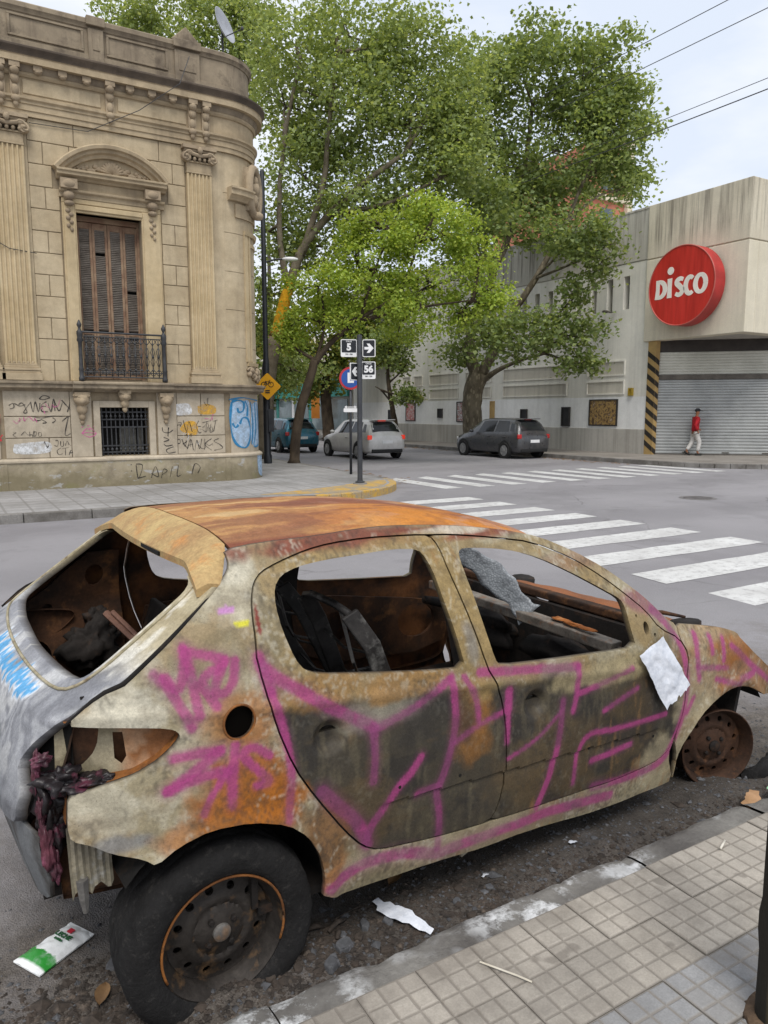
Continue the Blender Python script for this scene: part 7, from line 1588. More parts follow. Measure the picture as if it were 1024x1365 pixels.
m.add(vs, [(3*i+j, 3*i+3+j, 3*i+4+j, 3*i+1+j) for i in range(nb_) for j in range(2)]); M_BRK = rust_mat('bracket_beige', hexl('a59c86'), hexl('7f786a'), hexl('b9b9b6'), .65, 8); wb(m, 'corner_bracket', M_BRK)
m = MB(); m.tube([(-.365, -.678, .50), (-.362, -.676, .44), (-.358, -.672, .395)], [.018, .014, .008], 6); wb(m, 'bracket_tab', M_GREYM)

# ---- floor, bulkheads, wheel houses
m = MB(); m.box(.12, 2.02, -.74, .74, .235, .262); wb(m, 'floor_pan', M_CHAR)
m = MB(); m.box(-.44, .12, -.50, .50, .36, .385); m.box(.10, .12, -.74, .74, .262, .385); wb(m, 'boot_floor', M_CHAR)
m = MB(); m.box(2.0, 2.03, -.72, .72, .25, .80); wb(m, 'firewall', M_CHAR)
m = MB(); m.tube([(.2, 0, .30), (1.9, 0, .31)], .09, 10); wb(m, 'tunnel', M_CHAR)
for s in (-1, 1):
    for cx, cz, nm in ((0, .27, 'rear_wheel_house'), (2.44, .20, 'front_wheel_house')):
        m = MB(); r = .352; vs = []; A_ = [R_(a) for a in (range(-12, 150, 9) if nm[0] == 'r' else range(30, 186, 9))]
        for a in A_: vs += [(cx+r*math.cos(a), s*.775, cz+r*math.sin(a)), (cx+r*1.02*math.cos(a), s*.64, cz+r*1.02*math.sin(a)), (cx+r*.96*math.cos(a), s*.50, cz+r*.96*math.sin(a))]
        n = len(A_); m.add(vs, [(3*i+j, 3*i+3+j, 3*i+4+j, 3*i+1+j) for i in range(n-1) for j in range(2)])
        if nm[0] == 'r': m.add([(cx, s*.50, cz)]+[(cx+r*.96*math.cos(a), s*.50, cz+r*.96*math.sin(a)) for a in A_], [(0, i+1, i+2) for i in range(n-1)])
        wb(m, nm, M_FAB, smooth=True, auto=50)
# inner quarter trims seen through the tailgate: rusted sheet with strut tower and openings
def inq(s):
    f = lambda a, b: (a, s*(side_y(a, b, False)-.07-.10*sstep(.95, .55, b)+.012*noise.noise(Vector((a*7, b*7, s)))), b)
    return panel('inner_quarter', [(-.40, .40), (.08, .40), (.10, .80), (.08, 1.16), (-.05, 1.16), (-.22, 1.02), (-.36, .93), (-.42, .7)], [circ(-.28, .72, .065, .08, 18), circ(-.02, 1.05, .04, .05, 12), circ(-.22, .93, .022, .018, 10)], f, M_RUSTY, None, .022, .02, lambda co: (0, s, 0))
inq(1); inq(-1)
for s in (-1, 1):
    lumpy('strut_tower', M_CHAR, [((-.06, s*.63, .76), (.11, .07, .10)), ((-.03, s*.66, .86), (.05, .04, .05))], 11+s, 4, .7)
lumpy('burnt_debris', M_RUSTY, [((-.30, .45, .44), (.10, .10, .06)), ((-.2, .2, .42), (.14, .12, .04)), ((-.34, -.2, .42), (.08, .12, .05)), ((0, 0, .42), (.12, .2, .04))], 5, 3, .7)
m = MB(); m.tube([(-.02, .50, .92), (.08, .30, .80), (.16, .08, .62), (.20, 0, .50)], .016, 6); m.tube([(.0, .47, .93), (.11, .26, .79), (.19, .05, .60)], .010, 6); M_WIRE = rust_mat('copper_brown_strap', hexl('7a5a4c'), hexl('5a4036'), hexl('94766a'), .6); wb(m, 'seat_belt_remains', M_WIRE)
# pillars seen from inside, roof bows
for s in (-1, 1):
    m = MB(); pts = [(.93, s*(side_y(.93, z, False)-.055), z) for z in (.26, .5, .75, .9, 1.05, 1.2, 1.32)]
    for a, b in zip(pts, pts[1:]): 
        c = [(a[i]+b[i])/2 for i in range(3)]; m.obox(c, (.055, 0, 0), (0, .022, 0), ((b[0]-a[0])/2, (b[1]-a[1])/2, (b[2]-a[2])/2))
    wb(m, 'centre_pillar', M_CHAR)
for x in (.18, .62, 1.02, 1.40):
    m = MB(); m.tube([(x+.06*(1-(y/.5)**2)*(1 if x > 1.2 else 0), y, roof3(x, y)[2]-.03) for y in np.linspace(-.50, .50, 11)], .018, 6); wb(m, 'roof_bow', M_CHAR, smooth=True)
# rear seat back, front seat frames
m = MB()
for y0, y1 in ((-.62, -.10), (-.06, .62)):
    c = ((y0+y1)/2); m.obox((.13, c, .66), (.085, 0, .27), (0, (y1-y0)/2, 0), (.014, 0, -.004))
wb(m, 'rear_seat_back', M_CHAR, bevel=.01)
def seat(y0, xb, zt, lean, nm):
    root = empty(nm, (0, 0, 0)); root.parent = wreck; w = .20
    top = xb-lean
    for sy in (-1, 1):
        m = MB(); pts = [(xb+.02, y0+sy*w, .40), (xb-lean*.35, y0+sy*(w+.01), .62), (xb-lean*.75, y0+sy*w, zt-.12), (top, y0+sy*(w-.03), zt)]
        for a, b in zip(pts, pts[1:]): 
            c = [(a[i]+b[i])/2 for i in range(3)]; m.obox(c, (.032, 0, .014), (0, .008, 0), ((b[0]-a[0])*.52, (b[1]-a[1])*.52, (b[2]-a[2])*.52))
        m.build('side_rail', M_SEAT, root, bevel=.006)
    m = MB(); m.tube([(top, y0-w+.03, zt), (top-.012, y0-.08, zt+.02), (top-.012, y0+.08, zt+.02), (top, y0+w-.03, zt)], .014, 6); m.build('top_bar', M_SEAT, root, smooth=True)
    for f in (.25, .5, .75):
        m = MB(); m.tube([(xb-lean*f*.9, y0-w+.01, .42+(zt-.42)*f), (xb-lean*f*.9-.02, y0, .40+(zt-.42)*f), (xb-lean*f*.9, y0+w-.01, .42+(zt-.42)*f)], .006, 5); m.build('spring_wire', M_SEAT, root)
    m = MB(); m.tube([(top, y0-.10, zt+.01), (top+.05, y0-.11, zt-.20), (top+.12, y0-.02, zt-.28), (top+.22, y0-.10, zt-.30)], .007, 5); m.build('bent_wire', M_GREYM, root)
    m = MB(); m.box(xb-.05, xb+.42, y0-w-.01, y0-w+.02, .36, .42); m.box(xb-.05, xb+.42, y0+w-.02, y0+w+.01, .36, .42); m.box(xb+.36, xb+.40, y0-w+.02, y0+w-.02, .38, .42); m.build('seat_base', M_SEAT, root)
    m = MB(); m.box(xb-.04, xb+.02, y0-w-.01, y0-w+.01, .264, .36); m.box(xb+.3, xb+.36, y0-w-.01, y0-w+.01, .264, .36); m.build('seat_runner', M_SEAT, root)
    return root
seat(-.34, .88, 1.06, .30, 'front_seat_frame'); seat(.34, .98, 1.02, .34, 'front_seat_frame')
# dashboard beam, steering ring, windscreen remains
m = MB(); m.obox((1.835, .02, .765), (.0, .66, .012), (.036, 0, 0), (0, 0, .024)); m.tube([(1.84, -.64, .75), (1.90, -.66, .62)], .02, 6); M_DASH = rust_mat('pale_dash_steel', hexl('8d857b'), hexl('655d55'), hexl('8a6142'), .65, 9); wb(m, 'dash_beam', M_DASH, bevel=.006)
for k in range(6): 
    lumpy('rust_flakes', M_ORUST, [((1.83+.01*k, -.48+.09*k, .795), (.02, .05, .006))], k, 2, .8) if k < 3 else None
m = MB(); m.tube([(1.52, .34, .80), (1.66, .34, .76), (1.82, .34, .68)], [.02, .028, .035], 8); wb(m, 'steering_column', M_CHAR, smooth=True)
m = MB(); lumpy('dash_remains', M_CHAR, [((1.9, .3, .62), (.08, .25, .10)), ((1.9, -.3, .60), (.07, .25, .09))], 17, 3, .5)
# sagged sheet of laminated windscreen
t = NT('crazed_windscreen'); O = t.objco(); n = t.vor(95, vec=O); c = t.mix(t.ramp(n, (.1, 0), (.5, 1)), hexl('a9adb2'), hexl('84898e')); c = t.mix(t.ramp(t.noise(16, 4, .6, vec=O), (.48, 0), (.68, .7)), c, hexl('4a4c50')); t.bump(n, .5, .004); M_WS = t.done(c, .45, 0, .5)
m = MB(); path = [(1.50, .26, 1.22), (1.56, .18, 1.13), (1.62, .12, 1.06), (1.70, .06, .98), (1.77, .0, .90), (1.82, -.06, .81), (1.84, -.10, .765)]; vs = []; nn_ = 9; pth = [Vector(p) for p in path]; dense = []
for a, b in zip(pth, pth[1:]):
    for j in range(5): dense.append(a.lerp(b, j/5))
dense.append(pth[-1])
for i, p in enumerate(dense):
    wd = .060+.012*math.sin(i*.45)+.006*math.sin(i*1.3)
    for j in range(nn_):
        f = -1+2*j/(nn_-1); q = p+Vector((.5, -.45, .7)).normalized()*f*wd; q += Vector((.012*noise.noise(q*9), .012*noise.noise(q*9+Vector((3, 0, 0))), .012*noise.noise(q*8+Vector((0, 5, 0))))); vs.append(tuple(q))
m.add(vs, [(i*nn_+j, (i+1)*nn_+j, (i+1)*nn_+j+1, i*nn_+j+1) for i in range(len(dense)-1) for j in range(nn_-1)]); o = wb(m, 'windscreen_remains', M_WS, smooth=True); sm = o.modifiers.new('solid', 'SOLIDIFY'); sm.thickness = .006

# ---- bonnet, cowl, engine, front end
m = MB(); m.obox((2.055, 0, .825), (.03, 0, 0), (0, .68, 0), (0, 0, .02)); wb(m, 'cowl', M_RUSTY, bevel=.008)
def bon3(x, y): return (x, y, .822-.03*(x-2.1)-.34*max(0, x-2.18)**1.35-.06*(abs(y)/.62)**3+.02*noise.noise(Vector((x*4, y*3, 2)))+.008*noise.noise(Vector((x*14, y*10, 7))))
panel('bonnet', [(2.10, -.56), (2.30, -.60), (2.6, -.58), (2.95, -.50), (3.02, 0), (2.95, .50), (2.6, .58), (2.3, .60), (2.10, .56), (2.06, 0)], [], bon3, M_SKIN, None, .025, .02, lambda co: (0, 0, -1), lambda P: np.clip(np.array(hexl('8a5532'))*(.6+.7*vnoise(np.asarray(P), 9, 81, 4)[:, None])+np.array(hexl('3c2a1e'))*ss(.5, .65, vnoise(np.asarray(P), 5, 82, 4))[:, None]*.4, 0, 1))
m = MB(); m.tube([(2.10, -.54, .850), (2.22, -.58, .838), (2.36, -.60, .80)], [.008, .011, .007], 6); m.tube([(2.12, -.50, .87), (2.10, -.50, .90), (2.12, -.49, .925)], .006, 5); wb(m, 'bonnet_edge', M_RUSTY, smooth=True)
lumpy('engine_remains', M_CHAR, [((2.45, .1, .50), (.25, .35, .18)), ((2.7, -.1, .45), (.12, .40, .14))], 19, 3, .4)
m = MB(); m.box(2.90, 2.94, -.55, .55, .30, .44); wb(m, 'front_crossmember', M_RUSTY)
for s in (-1, 1):
    m = MB(); m.tube([(2.46, s*.60, .30), (2.43, s*.58, .60), (2.42, s*.56, .76)], [.045, .06, .075], 10); wb(m, 'suspension_strut', M_CHAR, smooth=True)
    m = MB(); m.obox((2.60, s*.70, .44), (.012, 0, .0), (0, .05, 0), (.03, 0, .13)); wb(m, 'liner_flap', M_CHAR)
m = MB(); m.obox((.98, -.70, .20), (.06, 0, .02), (0, .02, .0), (0, .01, .035)); m.obox((1.08, -.71, .19), (.05, .01, -.03), (0, .02, 0), (.01, 0, .02)); wb(m, 'hanging_trim', M_BRK)

# ---- wheels
def rim_face(name, mat, cx, cy, cz, rim_mat_lip, parent, spin=0):
    """pressed steel disc with a ring of round holes, facing -y"""
    def prof(r):
        if r > .150: return .028+(r-.150)*-.25
        if r > .115: return .018+.010*(r-.115)/.035
        if r > .075: return .018-.030*math.sin(math.pi*(r-.075)/.04)*.3
        return .012-.028*(1-(r/.075)**2)*.6
    holes = [circ(.128*math.cos(spin+2*math.pi*i/12), .128*math.sin(spin+2*math.pi*i/12), .0125, .0125, 12) for i in range(12)]+[circ(.049*math.cos(spin+.4+2*math.pi*i/4), .049*math.sin(spin+.4+2*math.pi*i/4), .006, .006, 8) for i in range(4)]
    o = panel(name, circ(0, 0, .158, .158, 60), holes, lambda a, b: (cx+a, cy+prof(math.hypot(a, b)), cz+b), mat, parent, .007, .010, lambda co: (0, 1, 0)); return o
def wheel(cx, cz, lipmat, facemat, tyre, nm, label):
    root = empty(nm, (cx, -.73, cz), 0 if tyre else R_(-20)); root.parent = wreck; tag(root, label); cy = 0
    m = MB(); m.lathe([(.160, .060), (.158, .020), (.163, -.005), (.172, -.018), (.180, -.040), (.186, -.048), (.190, -.046), (.190, -.034), (.182, -.026), (.176, .0), (.165, .02), (.163, .10), (.182, .125), (.190, .13), (.165, .10)], 56, (0, 0, 0), (0, 1, 0)); rim = m.build('rim', lipmat, root, smooth=True, auto=50)
    rim_face('rim_face', facemat, 0, -.012, 0, lipmat, rim, .2)
    m = MB(); m.lathe([(.028, -.005), (.027, -.022), (.018, -.027), (0, -.028)], 18, (0, 0, 0), (0, 1, 0)); m.build('hub_cap', M_GREYM if tyre else M_CHAR, rim, smooth=True, auto=40)
    for i in range(4):
        a = .65+math.pi/2*i; m = MB(); m.lathe([(.010, .0), (.010, -.012), (.006, -.015)], 6, (.049*math.cos(a), -.006, .049*math.sin(a)), (0, 1, 0)); m.build('wheel_nut', M_CHAR, rim)
    m = MB(); m.lathe([(.12, .03), (.12, .05), (0, .05)], 28, (0, 0, 0), (0, 1, 0)); m.build('brake_drum', M_CHAR, root)
    if tyre:
        prof = [(.182, -.030), (.195, -.052), (.215, -.066), (.245, -.072), (.268, -.064), (.284, -.048), (.291, -.030), (.293, -.005), (.290, .0), (.293, .005), (.294, .04), (.290, .045), (.294, .05), (.293, .085), (.289, .09), (.293, .095), (.291, .115), (.28, .135), (.25, .150), (.21, .145), (.182, .125)]
        m = MB(); n = 110; vs = []
        for (r, h) in prof:
            for j in range(n):
                a = 2*math.pi*j/n; dn = max(0, -math.sin(a)); up = max(0, math.sin(a)); front = max(0, math.cos(a-.35))
                rr_ = r; hh = h
                x = rr_*math.cos(a); z = rr_*math.sin(a); t_ = max(0, (r-.185)/.108)
                lim = -cz+.010
                if z < lim: over = lim-z; z = lim+over*.04; hh += (-.75*over*t_ if h < .04 else .6*over*t_); x *= 1+.7*over
                # collapsed, torn sidewall towards the front
                hh += .030*t_*math.sin(math.pi*min(1, t_*1.1))*(front**3)*(1 if h < .02 else .2); n_z = noise.noise(Vector((x*14, h*30, z*14))); hh += (.012*n_z+.006*noise.noise(Vector((x*45, h*60, z*45))))*t_; 
                k_ = 1+.012*n_z*t_+(.03*front**4*noise.noise(Vector((a*6, h*20, 2))) if h < .03 else 0)
                vs.append((x*k_, hh, z*k_ if z > lim+.02 else z))
        kk = len(prof); m.add(vs, [(i*n+j, i*n+(j+1) % n, (i+1)*n+(j+1) % n, (i+1)*n+j) for i in range(kk-1) for j in range(n)])
        m.build('tyre', M_TYRE, root, smooth=True)
    return root
wheel(0, .235, M_RIM, M_RIM, True, 'rear_wheel', 'rear wheel with scorched flat tyre'); wheel(2.436, .196, M_RIMR, M_RIMR, False, 'front_wheel', 'front wheel burnt down to the bare rusty rim')
for cx, cz in ((0, .235), (2.436, .196)):
    m = MB(); m.lathe([(.186, -.05), (.19, 0), (.17, .05), (.165, .13), (.19, .17), (0, .17)], 40, (cx, .56, cz), (0, 1, 0)); wb(m, 'far_wheel', M_RIMR, smooth=True, auto=50)
    m = MB(); m.tube([(cx, -.66, cz), (cx, .6, cz)], .03, 8); wb(m, 'axle', M_CHAR)
m = MB(); ring = [(.187*math.cos(2*math.pi*i/64), -.7770, .235+.187*math.sin(2*math.pi*i/64)) for i in range(65) if math.sin(2*math.pi*i/64) > -.45 or i in ()]; ring = sorted(ring, key=lambda p: (math.atan2(p[2]-.235, p[0])+1.6) % (2*math.pi)); m.tube(ring, .0042, 6); wb(m, 'rim_edge', M_LIP, smooth=True)

# ------------------------------------------------------------------ litter and rubble round the wreck
def gz(u, v): return grit(u, v) if 1.70 < v < 4.6 and -2.4 < u < 6.4 else .0
rg = random.Random(77)
def car2w(x, y, z): c, s = math.cos(CAR_A), math.sin(CAR_A); return (CAR_O.x+x*c-y*s, CAR_O.y+x*s+y*c, z)
# white sheet hanging from the front door mirror mount
t = NT('crumpled_paper'); n = t.noise(30, 5, .7); c = t.mix(t.ramp(n, (.35, 0), (.65, 1)), hexl('dcdfe6'), hexl('c3c8d2')); t.bump(t.noise(18, 5, .65), .7, .01); PAPER = t.done(c, .75, 0, .3)
TL, TR, BR, BL_ = (1.735, .790), (1.895, .842), (2.045, .612), (1.895, .535)
m = MB(); n_ = 22; vs = []
for i in range(n_+1):
    for j in range(n_+1):
        a = i/n_; b = j/n_; x = (TL[0]*(1-a)+TR[0]*a)*(1-b)+(BL_[0]*(1-a)+BR[0]*a)*b; z = (TL[1]*(1-a)+TR[1]*a)*(1-b)+(BL_[1]*(1-a)+BR[1]*a)*b
        if j == n_: x += .010*noise.noise(Vector((a*9, 1, 1))); z += .014*noise.noise(Vector((a*9, 5, 1)))
        off = .022+.010*noise.noise(Vector((x*16, z*16, 1)))+.004*noise.noise(Vector((x*50, z*50, 4)))+.012*b
        vs.append(car2w(x, -side_y(x, z, False)-off, z))
m.add(vs, [(i*(n_+1)+j, (i+1)*(n_+1)+j, (i+1)*(n_+1)+j+1, i*(n_+1)+j+1) for i in range(n_) for j in range(n_)]); sheet = m.build('paper_sheet', PAPER, smooth=True, recalc=False); tag(sheet, 'crumpled white paper sheet hanging on the front door of the burnt car', 'paper')
def strip(pts, w, nm, mat, label, cat, amp=.004, lift=.012, par=None):
    m = MB(); vs = []; P = [Vector(p) for p in pts]
    q = []
    for a, b in zip(P, P[1:]): q += [a.lerp(b, k/5) for k in range(5)]
    q.append(P[-1])
    for i, p in enumerate(q):
        a = q[max(0, i-1)]; b = q[min(len(q)-1, i+1)]; d = (b-a).normalized(); nn = Vector((-d.y, d.x)); ww = w[min(len(w)-1, int(i*len(w)/len(q)))]
        for f in (-1, -.4, .3, 1): xy = p+nn*ww*f; vs.append((xy.x, xy.y, gz(xy.x, xy.y)+lift+amp*noise.noise(Vector((xy.x*25, xy.y*25, 2)))))
    m.add(vs, [(i*4+j, (i+1)*4+j, (i+1)*4+j+1, i*4+j+1) for i in range(len(q)-1) for j in range(3)]); o = m.build(nm, mat, par, smooth=True); return tag(o, label, cat)
strip([(1.205, 2.10), (1.215, 2.02), (1.245, 1.95), (1.285, 1.86)], [.014, .03, .034, .03, .018, .012], 'paper_scrap', PAPER, 'torn white paper strip lying in the gutter by the kerb', 'paper', lift=.02)
# milk sachet
def sachet_mat():
    t = NT('milk_sachet_print'); O = t.objco(); X, Y, Z = t.sep(O)
    w = t.math('ADD', Y, t.math('MULTIPLY', t.math('SUBTRACT', t.noise(45, 3, .5, vec=O), .5), .05)); c = t.mix(t.ramp(t.math('ADD', w, .5), (.462, 1), (.468, 0)), hexl('e3e5e6'), hexl('2f8a35'))
    c = t.mix(t.ramp(t.math('ADD', Y, .5), (.412, 1), (.416, 0)), c, hexl('e6e7e8')); c = t.mix(t.ramp(t.noise(25, 4, .6, vec=O), (.52, 0), (.7, .35)), c, hexl('b4b8bb')); t.bump(t.noise(28, 4, .6, vec=O), .5, .006); return t.done(c, .35, 0, .5)
SACH = sachet_mat(); SR_ = pmat('sachet_red', hexl('b5283a'), hexl('a02233'), 5, .4, 0, 40, .1, 0); SG_ = pmat('sachet_green_ink', hexl('2c5c3a'), hexl('254f32'), 5, .5, 0, 40, .1, 0)
milk = empty('milk_sachet', (.205, 2.47, .012), R_(-60), 'flat white milk sachet with green print lying behind the rear wheel', 'milk sachet')
m = MB(); vs = []; NX, NY = 18, 26; W2, L2 = .062, .105
def sz(a, b): return .004+.016*(1-abs(a)**3)*(1-abs(b)**4)+.005*noise.noise(Vector((a*3, b*4, 1)))
for j in range(NY+1):
    for i in range(NX+1): a = -1+2*i/NX; b = -1+2*j/NY; vs.append((a*W2*(1-.05*b), b*L2, sz(a, b)))
m.add(vs, [(j*(NX+1)+i, j*(NX+1)+i+1, (j+1)*(NX+1)+i+1, (j+1)*(NX+1)+i) for j in range(NY) for i in range(NX)])
vs = [(x, y, .0) for x, y, z in vs]; m.add(vs, [(j*(NX+1)+i, (j+1)*(NX+1)+i, (j+1)*(NX+1)+i+1, j*(NX+1)+i+1) for j in range(NY) for i in range(NX)]); m.build('film', SACH, milk, smooth=True, recalc=False)
for body, size, y, mt in (('LECHE', .024, .034, SG_), ('ENTERA', .010, .014, SG_)):
    o = text_obj('lettering', body, size, mt, milk, (0, y, .026), .0006); o.rotation_euler = (0, 0, 0); o.data.transform(Matrix.Identity(4))
m = MB(); m.box(-.010, .010, .054, .072, .022, .0255); m.build('red_logo', SR_, milk)
m = MB(); m.box(-W2*.96, W2*.96, L2*.90, L2*1.02, .003, .0055); m.build('seam', SACH, milk)
# lumps of charred rubble, each its own
RUB = rust_mat('charred_rubble', hexl('5c5d60'), hexl('3f3f41'), hexl('77777a'), .8, 14, 0); RUB2 = rust_mat('brown_rubble', hexl('4a413a'), hexl('2f2b28'), hexl('6b6056'), .9, 14, 0)
def chunk(u, v, sx, sy, sz_, rz, mat, label, cat, seed, group=None):
    r = random.Random(seed); m = MB(); n = 9; top = []; bot = []
    for i in range(n): a = 2*math.pi*i/n+r.uniform(-.25, .25); q = r.uniform(.7, 1.1); top.append((sx*q*.85*math.cos(a), sy*q*.85*math.sin(a), sz_+r.uniform(-.25, .1)*sz_)); bot.append((sx*q*math.cos(a), sy*q*math.sin(a), -.006))
    m.add(bot+top, [tuple(range(n-1, -1, -1)), tuple(range(n, 2*n))]+[(i, (i+1) % n, n+(i+1) % n, n+i) for i in range(n)]); o = m.build(cat.replace(' ', '_') if False else 'rubble_lump', mat, bevel=.004); o.location = (u, v, gz(u, v)); o.rotation_euler = (r.uniform(-.12, .12), r.uniform(-.12, .12), rz); tag(o, label, cat, group); return o
chunk(.935, 1.90, .045, .026, .020, .9, RUB, 'slate grey rubble slab nearest the flat rear tyre', 'rubble', 1); chunk(1.005, 1.955, .036, .032, .022, .2, RUB, 'rounded dark rubble lump beside the grey slab', 'rubble', 2); chunk(1.12, 2.02, .040, .016, .020, 1.3, RUB, 'upright narrow slate piece by the burnt sill', 'rubble', 3)
chunk(.37, 2.30, .055, .04, .008, .5, RUB, 'flat dark shard between the milk sachet and the tyre', 'rubble', 6); chunk(1.075, 1.975, .026, .02, .016, .4, RUB2, 'small brown rubble lump between the slate pieces', 'rubble', 8)
rr_ = random.Random(33)
for k in range(30):
    u = rr_.gauss(1.08, .26) if k < 20 else rr_.uniform(.5, 2.6); v = 1.98+rr_.gauss(0, .07); s_ = rr_.uniform(.008, .022); chunk(u, max(1.86, v), s_*rr_.uniform(1, 1.6), s_, s_*rr_.uniform(.4, .8), rr_.uniform(0, 3), rr_.choice((RUB, RUB2, RUB2)), 'small charred rubble fragment strewn in the gutter beside the burnt sill', 'rubble', 100+k, 'charred rubble fragments in the gutter')
for k, (u, v, L, a, h) in enumerate(((1.04, 2.07, .085, .35, .025), (.97, 2.10, .06, -.2, .02), (1.02, 2.02, .05, .9, .018), (1.10, 2.12, .11, .1, .010))):
    m = MB(); p = [(u-L/2*math.cos(a), v-L/2*math.sin(a)), (u+L/2*math.cos(a), v+L/2*math.sin(a))]; m.tube([(p[0][0], p[0][1], gz(*p[0])+h*.4), (u, v, gz(u, v)+h), (p[1][0], p[1][1], gz(*p[1])+h*.5)], [.007, .010, .005] if k < 3 else .003, 6)
    o = m.build('charred_stick', RUB2, smooth=True); tag(o, ('thick charred stick behind the rubble slab', 'short charred stick against the flat tyre', 'stub of burnt wood on the rubble', 'thin pale twig beside the burnt sill')[k], 'stick')
LEAFD = pmat('dry_leaf', hexl('8a6a45'), hexl('5f4830'), 9, .8)
for k, (u, v, a) in enumerate(((1.33, 2.17, .5), (.30, 2.16, 1.2))):
    m = MB(); vs = []
    for i in range(7):
        t_ = i/6; w = .022*math.sin(math.pi*t_)**.7; c, s = math.cos(a), math.sin(a); x = -.045+.09*t_
        for f in (-1, 0, 1): vs.append((u+x*c-f*w*s, v+x*s+f*w*c, gz(u, v)+.012+(.010 if f else 0)+.008*math.sin(3*t_)))
    m.add(vs, [(i*3+j, (i+1)*3+j, (i+1)*3+j+1, i*3+j+1) for i in range(6) for j in range(2)]); o = m.build('dry_leaf', LEAFD, smooth=True); tag(o, ('curled dry leaf under the burnt sill', 'curled dry leaf beside the flat rear tyre')[k], 'leaf')
# burnt tyre scraps and litter by the front wheel
m = MB(); m.tube([(3.18, 2.02, .03), (3.26, 1.98, .045), (3.36, 1.98, .05), (3.46, 2.03, .035), (3.52, 2.10, .02)], [.03, .045, .05, .04, .02], 8)
for i, v in enumerate(m.v): m.v[i] = tuple(Vector(v)+Vector((.02*noise.noise(Vector(v)*20), .02*noise.noise(Vector(v)*20+Vector((3, 3, 3))), .012*noise.noise(Vector(v)*20+Vector((7, 0, 0))))))
tag(m.build('tyre_scrap', M_TYRE, smooth=True), 'black strip of burnt tyre beside the bare front rim', 'tyre scrap')
CARD = pmat('brown_card', hexl('b08b68'), hexl('94724f'), 6, .85); GREENP = pmat('green_packet', hexl('7fc08a'), hexl('d5dde0'), 9, .4)
strip([(2.86, 1.79), (2.93, 1.80), (3.0, 1.84)], [.02, .03, .02], 'card_scrap', CARD, 'torn brown card scrap on the kerb past the front wheel', 'card', lift=.055); strip([(3.02, 1.76), (3.10, 1.79), (3.18, 1.80)], [.02, .045, .04], 'crisp_packet', GREENP, 'green and white packet on the kerb beside the brown card', 'packet', .008, .06)
for k, (u, v) in enumerate(((2.02, 1.98), (1.62, 2.02))): strip([(u, v), (u+.02, v+.006), (u+.04, v)], [.006, .010, .006], 'paper_bit', PAPER, ('tiny white paper bit under the front door', 'tiny pale paper bit under the rear door')[k], 'paper', .003, .01)
CIG = pmat('cigarette_white', hexl('d5d0c4'), hexl('c2b9a5'), 9, .8); m = MB(); m.tube([(2.42, 1.60, .130), (2.48, 1.625, .130)], .0045, 8); tag(m.build('cigarette_end', CIG, smooth=True), 'pale cigarette end on the beige tiles', 'cigarette end')
m = MB(); m.tube([(1.28, 1.60, .128), (1.34, 1.50, .128), (1.36, 1.46, .128)], .003, 5); tag(m.build('straw', CIG), 'thin pale straw on the beige tiles', 'straw')
t = NT('white_splash'); t.bump(t.noise(60, 3), .3, .003); SPL = t.done(hexl('c5c3bd'), .8, 0, .2)
m = MB()
for (x, y, a, L) in ((1.20, 1.28, .3, .05), (1.235, 1.30, 1.4, .04), (1.17, 1.255, 2.3, .035), (1.22, 1.25, 2.9, .03)):
    c, s = math.cos(a), math.sin(a); m.prism([(x-L*c, y-L*s), (x+.008*s, y-.008*c), (x+L*c, y+L*s), (x-.010*s, y+.010*c)], .1215, .1235, lambda p, t_: (p[0], p[1], t_))
tag(m.build('paint_splash', SPL, near), 'small white splash on the grey tiles')
# stones, grit and leaf crumbs nobody could count
def scatter(name, label, mat, n, fpos, size, seed, flat_=.6):
    r = np.random.default_rng(seed); base = np.array([(0, 0, 1), (1, 0, 0), (0, 1, 0), (-1, 0, 0), (0, -1, 0), (0, 0, -.5)], float); F0 = np.array([(0, 1, 2), (0, 2, 3), (0, 3, 4), (0, 4, 1), (5, 2, 1), (5, 3, 2), (5, 4, 3), (5, 1, 4)]); V = []; F = []
    for k in range(n):
        u, v = fpos(r); s = size*r.lognormal(0, .55); a = r.uniform(0, 6.28); c, s_ = math.cos(a), math.sin(a); b = base*(1+r.uniform(-.35, .35, (6, 1)))*np.array([s*r.uniform(.7, 1.5), s, s*flat_]); x = b[:, 0]*c-b[:, 1]*s_; y = b[:, 0]*s_+b[:, 1]*c
        z0 = gz(u, v)+s*flat_*.25; V += list(zip(x+u, y+v, b[:, 2]+z0)); F += [tuple(f+6*k) for f in F0]
    m = MB(); m.v = V; m.f = F; m.m = [0]*len(F); o = m.build(name, mat, recalc=False); tag(o, label, kind='stuff'); return o
scatter('grit', 'grey grit and small stones strewn along the gutter', RUB, 5200, lambda r: (r.uniform(-.6, 4.2), 1.80+abs(r.normal(0, .42))), .0042, 5)
scatter('ash_crumbs', 'brown burnt crumbs and leaf bits heaped under the sill', RUB2, 4200, lambda r: (r.normal(1.0, .45), 1.98+r.normal(0, .09)) if r.random() < .6 else (r.normal(.25, .16), 2.12+r.normal(0, .10)), .0055, 6, .45)
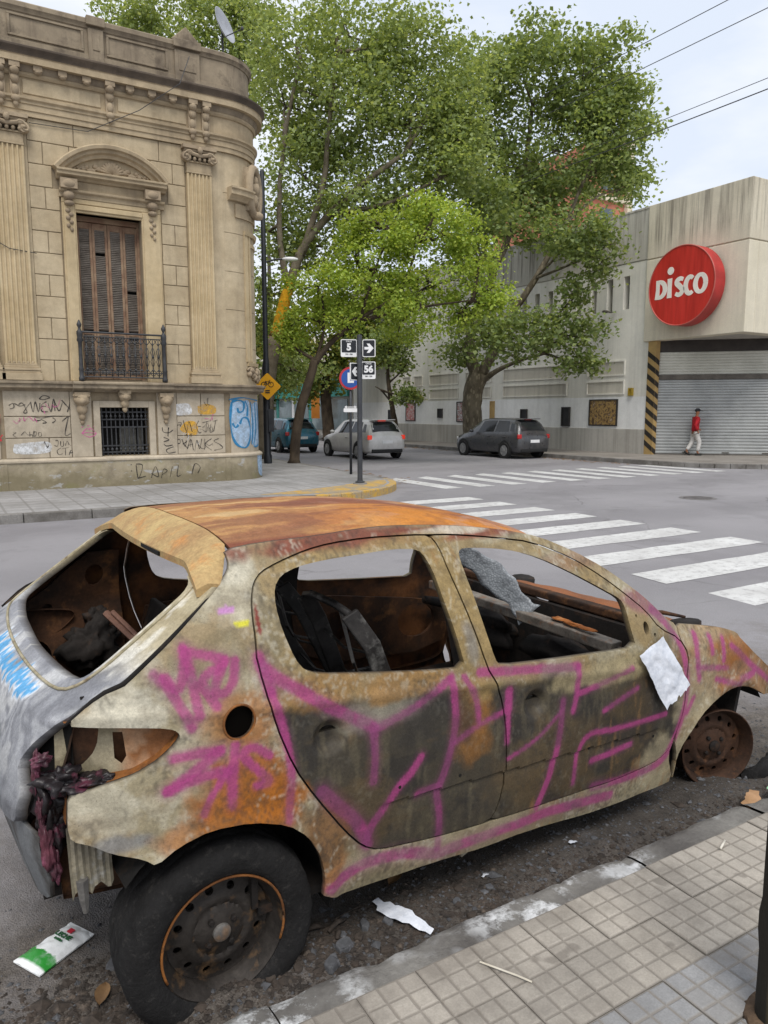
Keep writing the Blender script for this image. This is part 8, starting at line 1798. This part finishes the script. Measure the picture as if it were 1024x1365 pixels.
scatter('ash_crumbs', 'brown crumbs and dry bits along the near kerb edge', RUB2, 2200, lambda r: (r.uniform(.4, 3.4), 1.80+abs(r.normal(0, .07))), .005, 9, .4)
scatter('leaf_litter', 'dry leaf litter along the far gutter and tree pits', LEAFD, 900, lambda r: (9.95+r.normal(.15, .25), r.uniform(15.5, 27)) if r.random() < .5 else (20.2+r.normal(-.1, .2), r.uniform(17.5, 33)), .035, 8, .15)

# ---- rough post at the right edge
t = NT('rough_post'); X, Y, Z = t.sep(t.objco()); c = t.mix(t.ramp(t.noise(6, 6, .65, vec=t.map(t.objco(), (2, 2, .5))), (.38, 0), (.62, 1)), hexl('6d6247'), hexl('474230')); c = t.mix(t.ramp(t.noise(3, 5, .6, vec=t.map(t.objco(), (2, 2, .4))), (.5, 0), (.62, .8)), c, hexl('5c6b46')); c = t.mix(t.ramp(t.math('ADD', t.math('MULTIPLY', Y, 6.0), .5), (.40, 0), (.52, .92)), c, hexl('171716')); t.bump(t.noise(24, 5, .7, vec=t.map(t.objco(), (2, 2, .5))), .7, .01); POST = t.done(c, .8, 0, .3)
m = MB(); n = 16; vs = []; zs = [-.02, .1, .2, .26, .30, .34, .45, .7, 1.0, 1.4, 2.0, 2.6]
for k, z in enumerate(zs):
    for j in range(n): a = 2*math.pi*j/n; r_ = .060+(.006 if .24 < z < .32 else 0)+.003*noise.noise(Vector((math.cos(a)*2, math.sin(a)*2, z*4))); vs.append((r_*math.cos(a), r_*math.sin(a), z))
m.add(vs, [(k*n+j, k*n+(j+1) % n, (k+1)*n+(j+1) % n, (k+1)*n+j) for k in range(len(zs)-1) for j in range(n)]+[tuple((len(zs)-1)*n+j for j in range(n))]); po = m.build('rough_post', POST, smooth=True, auto=50); po.location = (1.850, 1.021, .12); tag(po, 'dark rough post standing on the grey tiles of the near pavement', 'post')
EARTH = pmat('bare_earth', hexl('6e5a46'), hexl('4f4033'), 12, .95, 0, 60, .5, .6, .01)
m = MB(); m.ell((1.88, 1.01, .118), (.13, .11, .022), 16, 8, jit=.06, rg=rg); tag(m.build('earth_patch', EARTH, near, smooth=True), 'brown earth round the foot of the post')
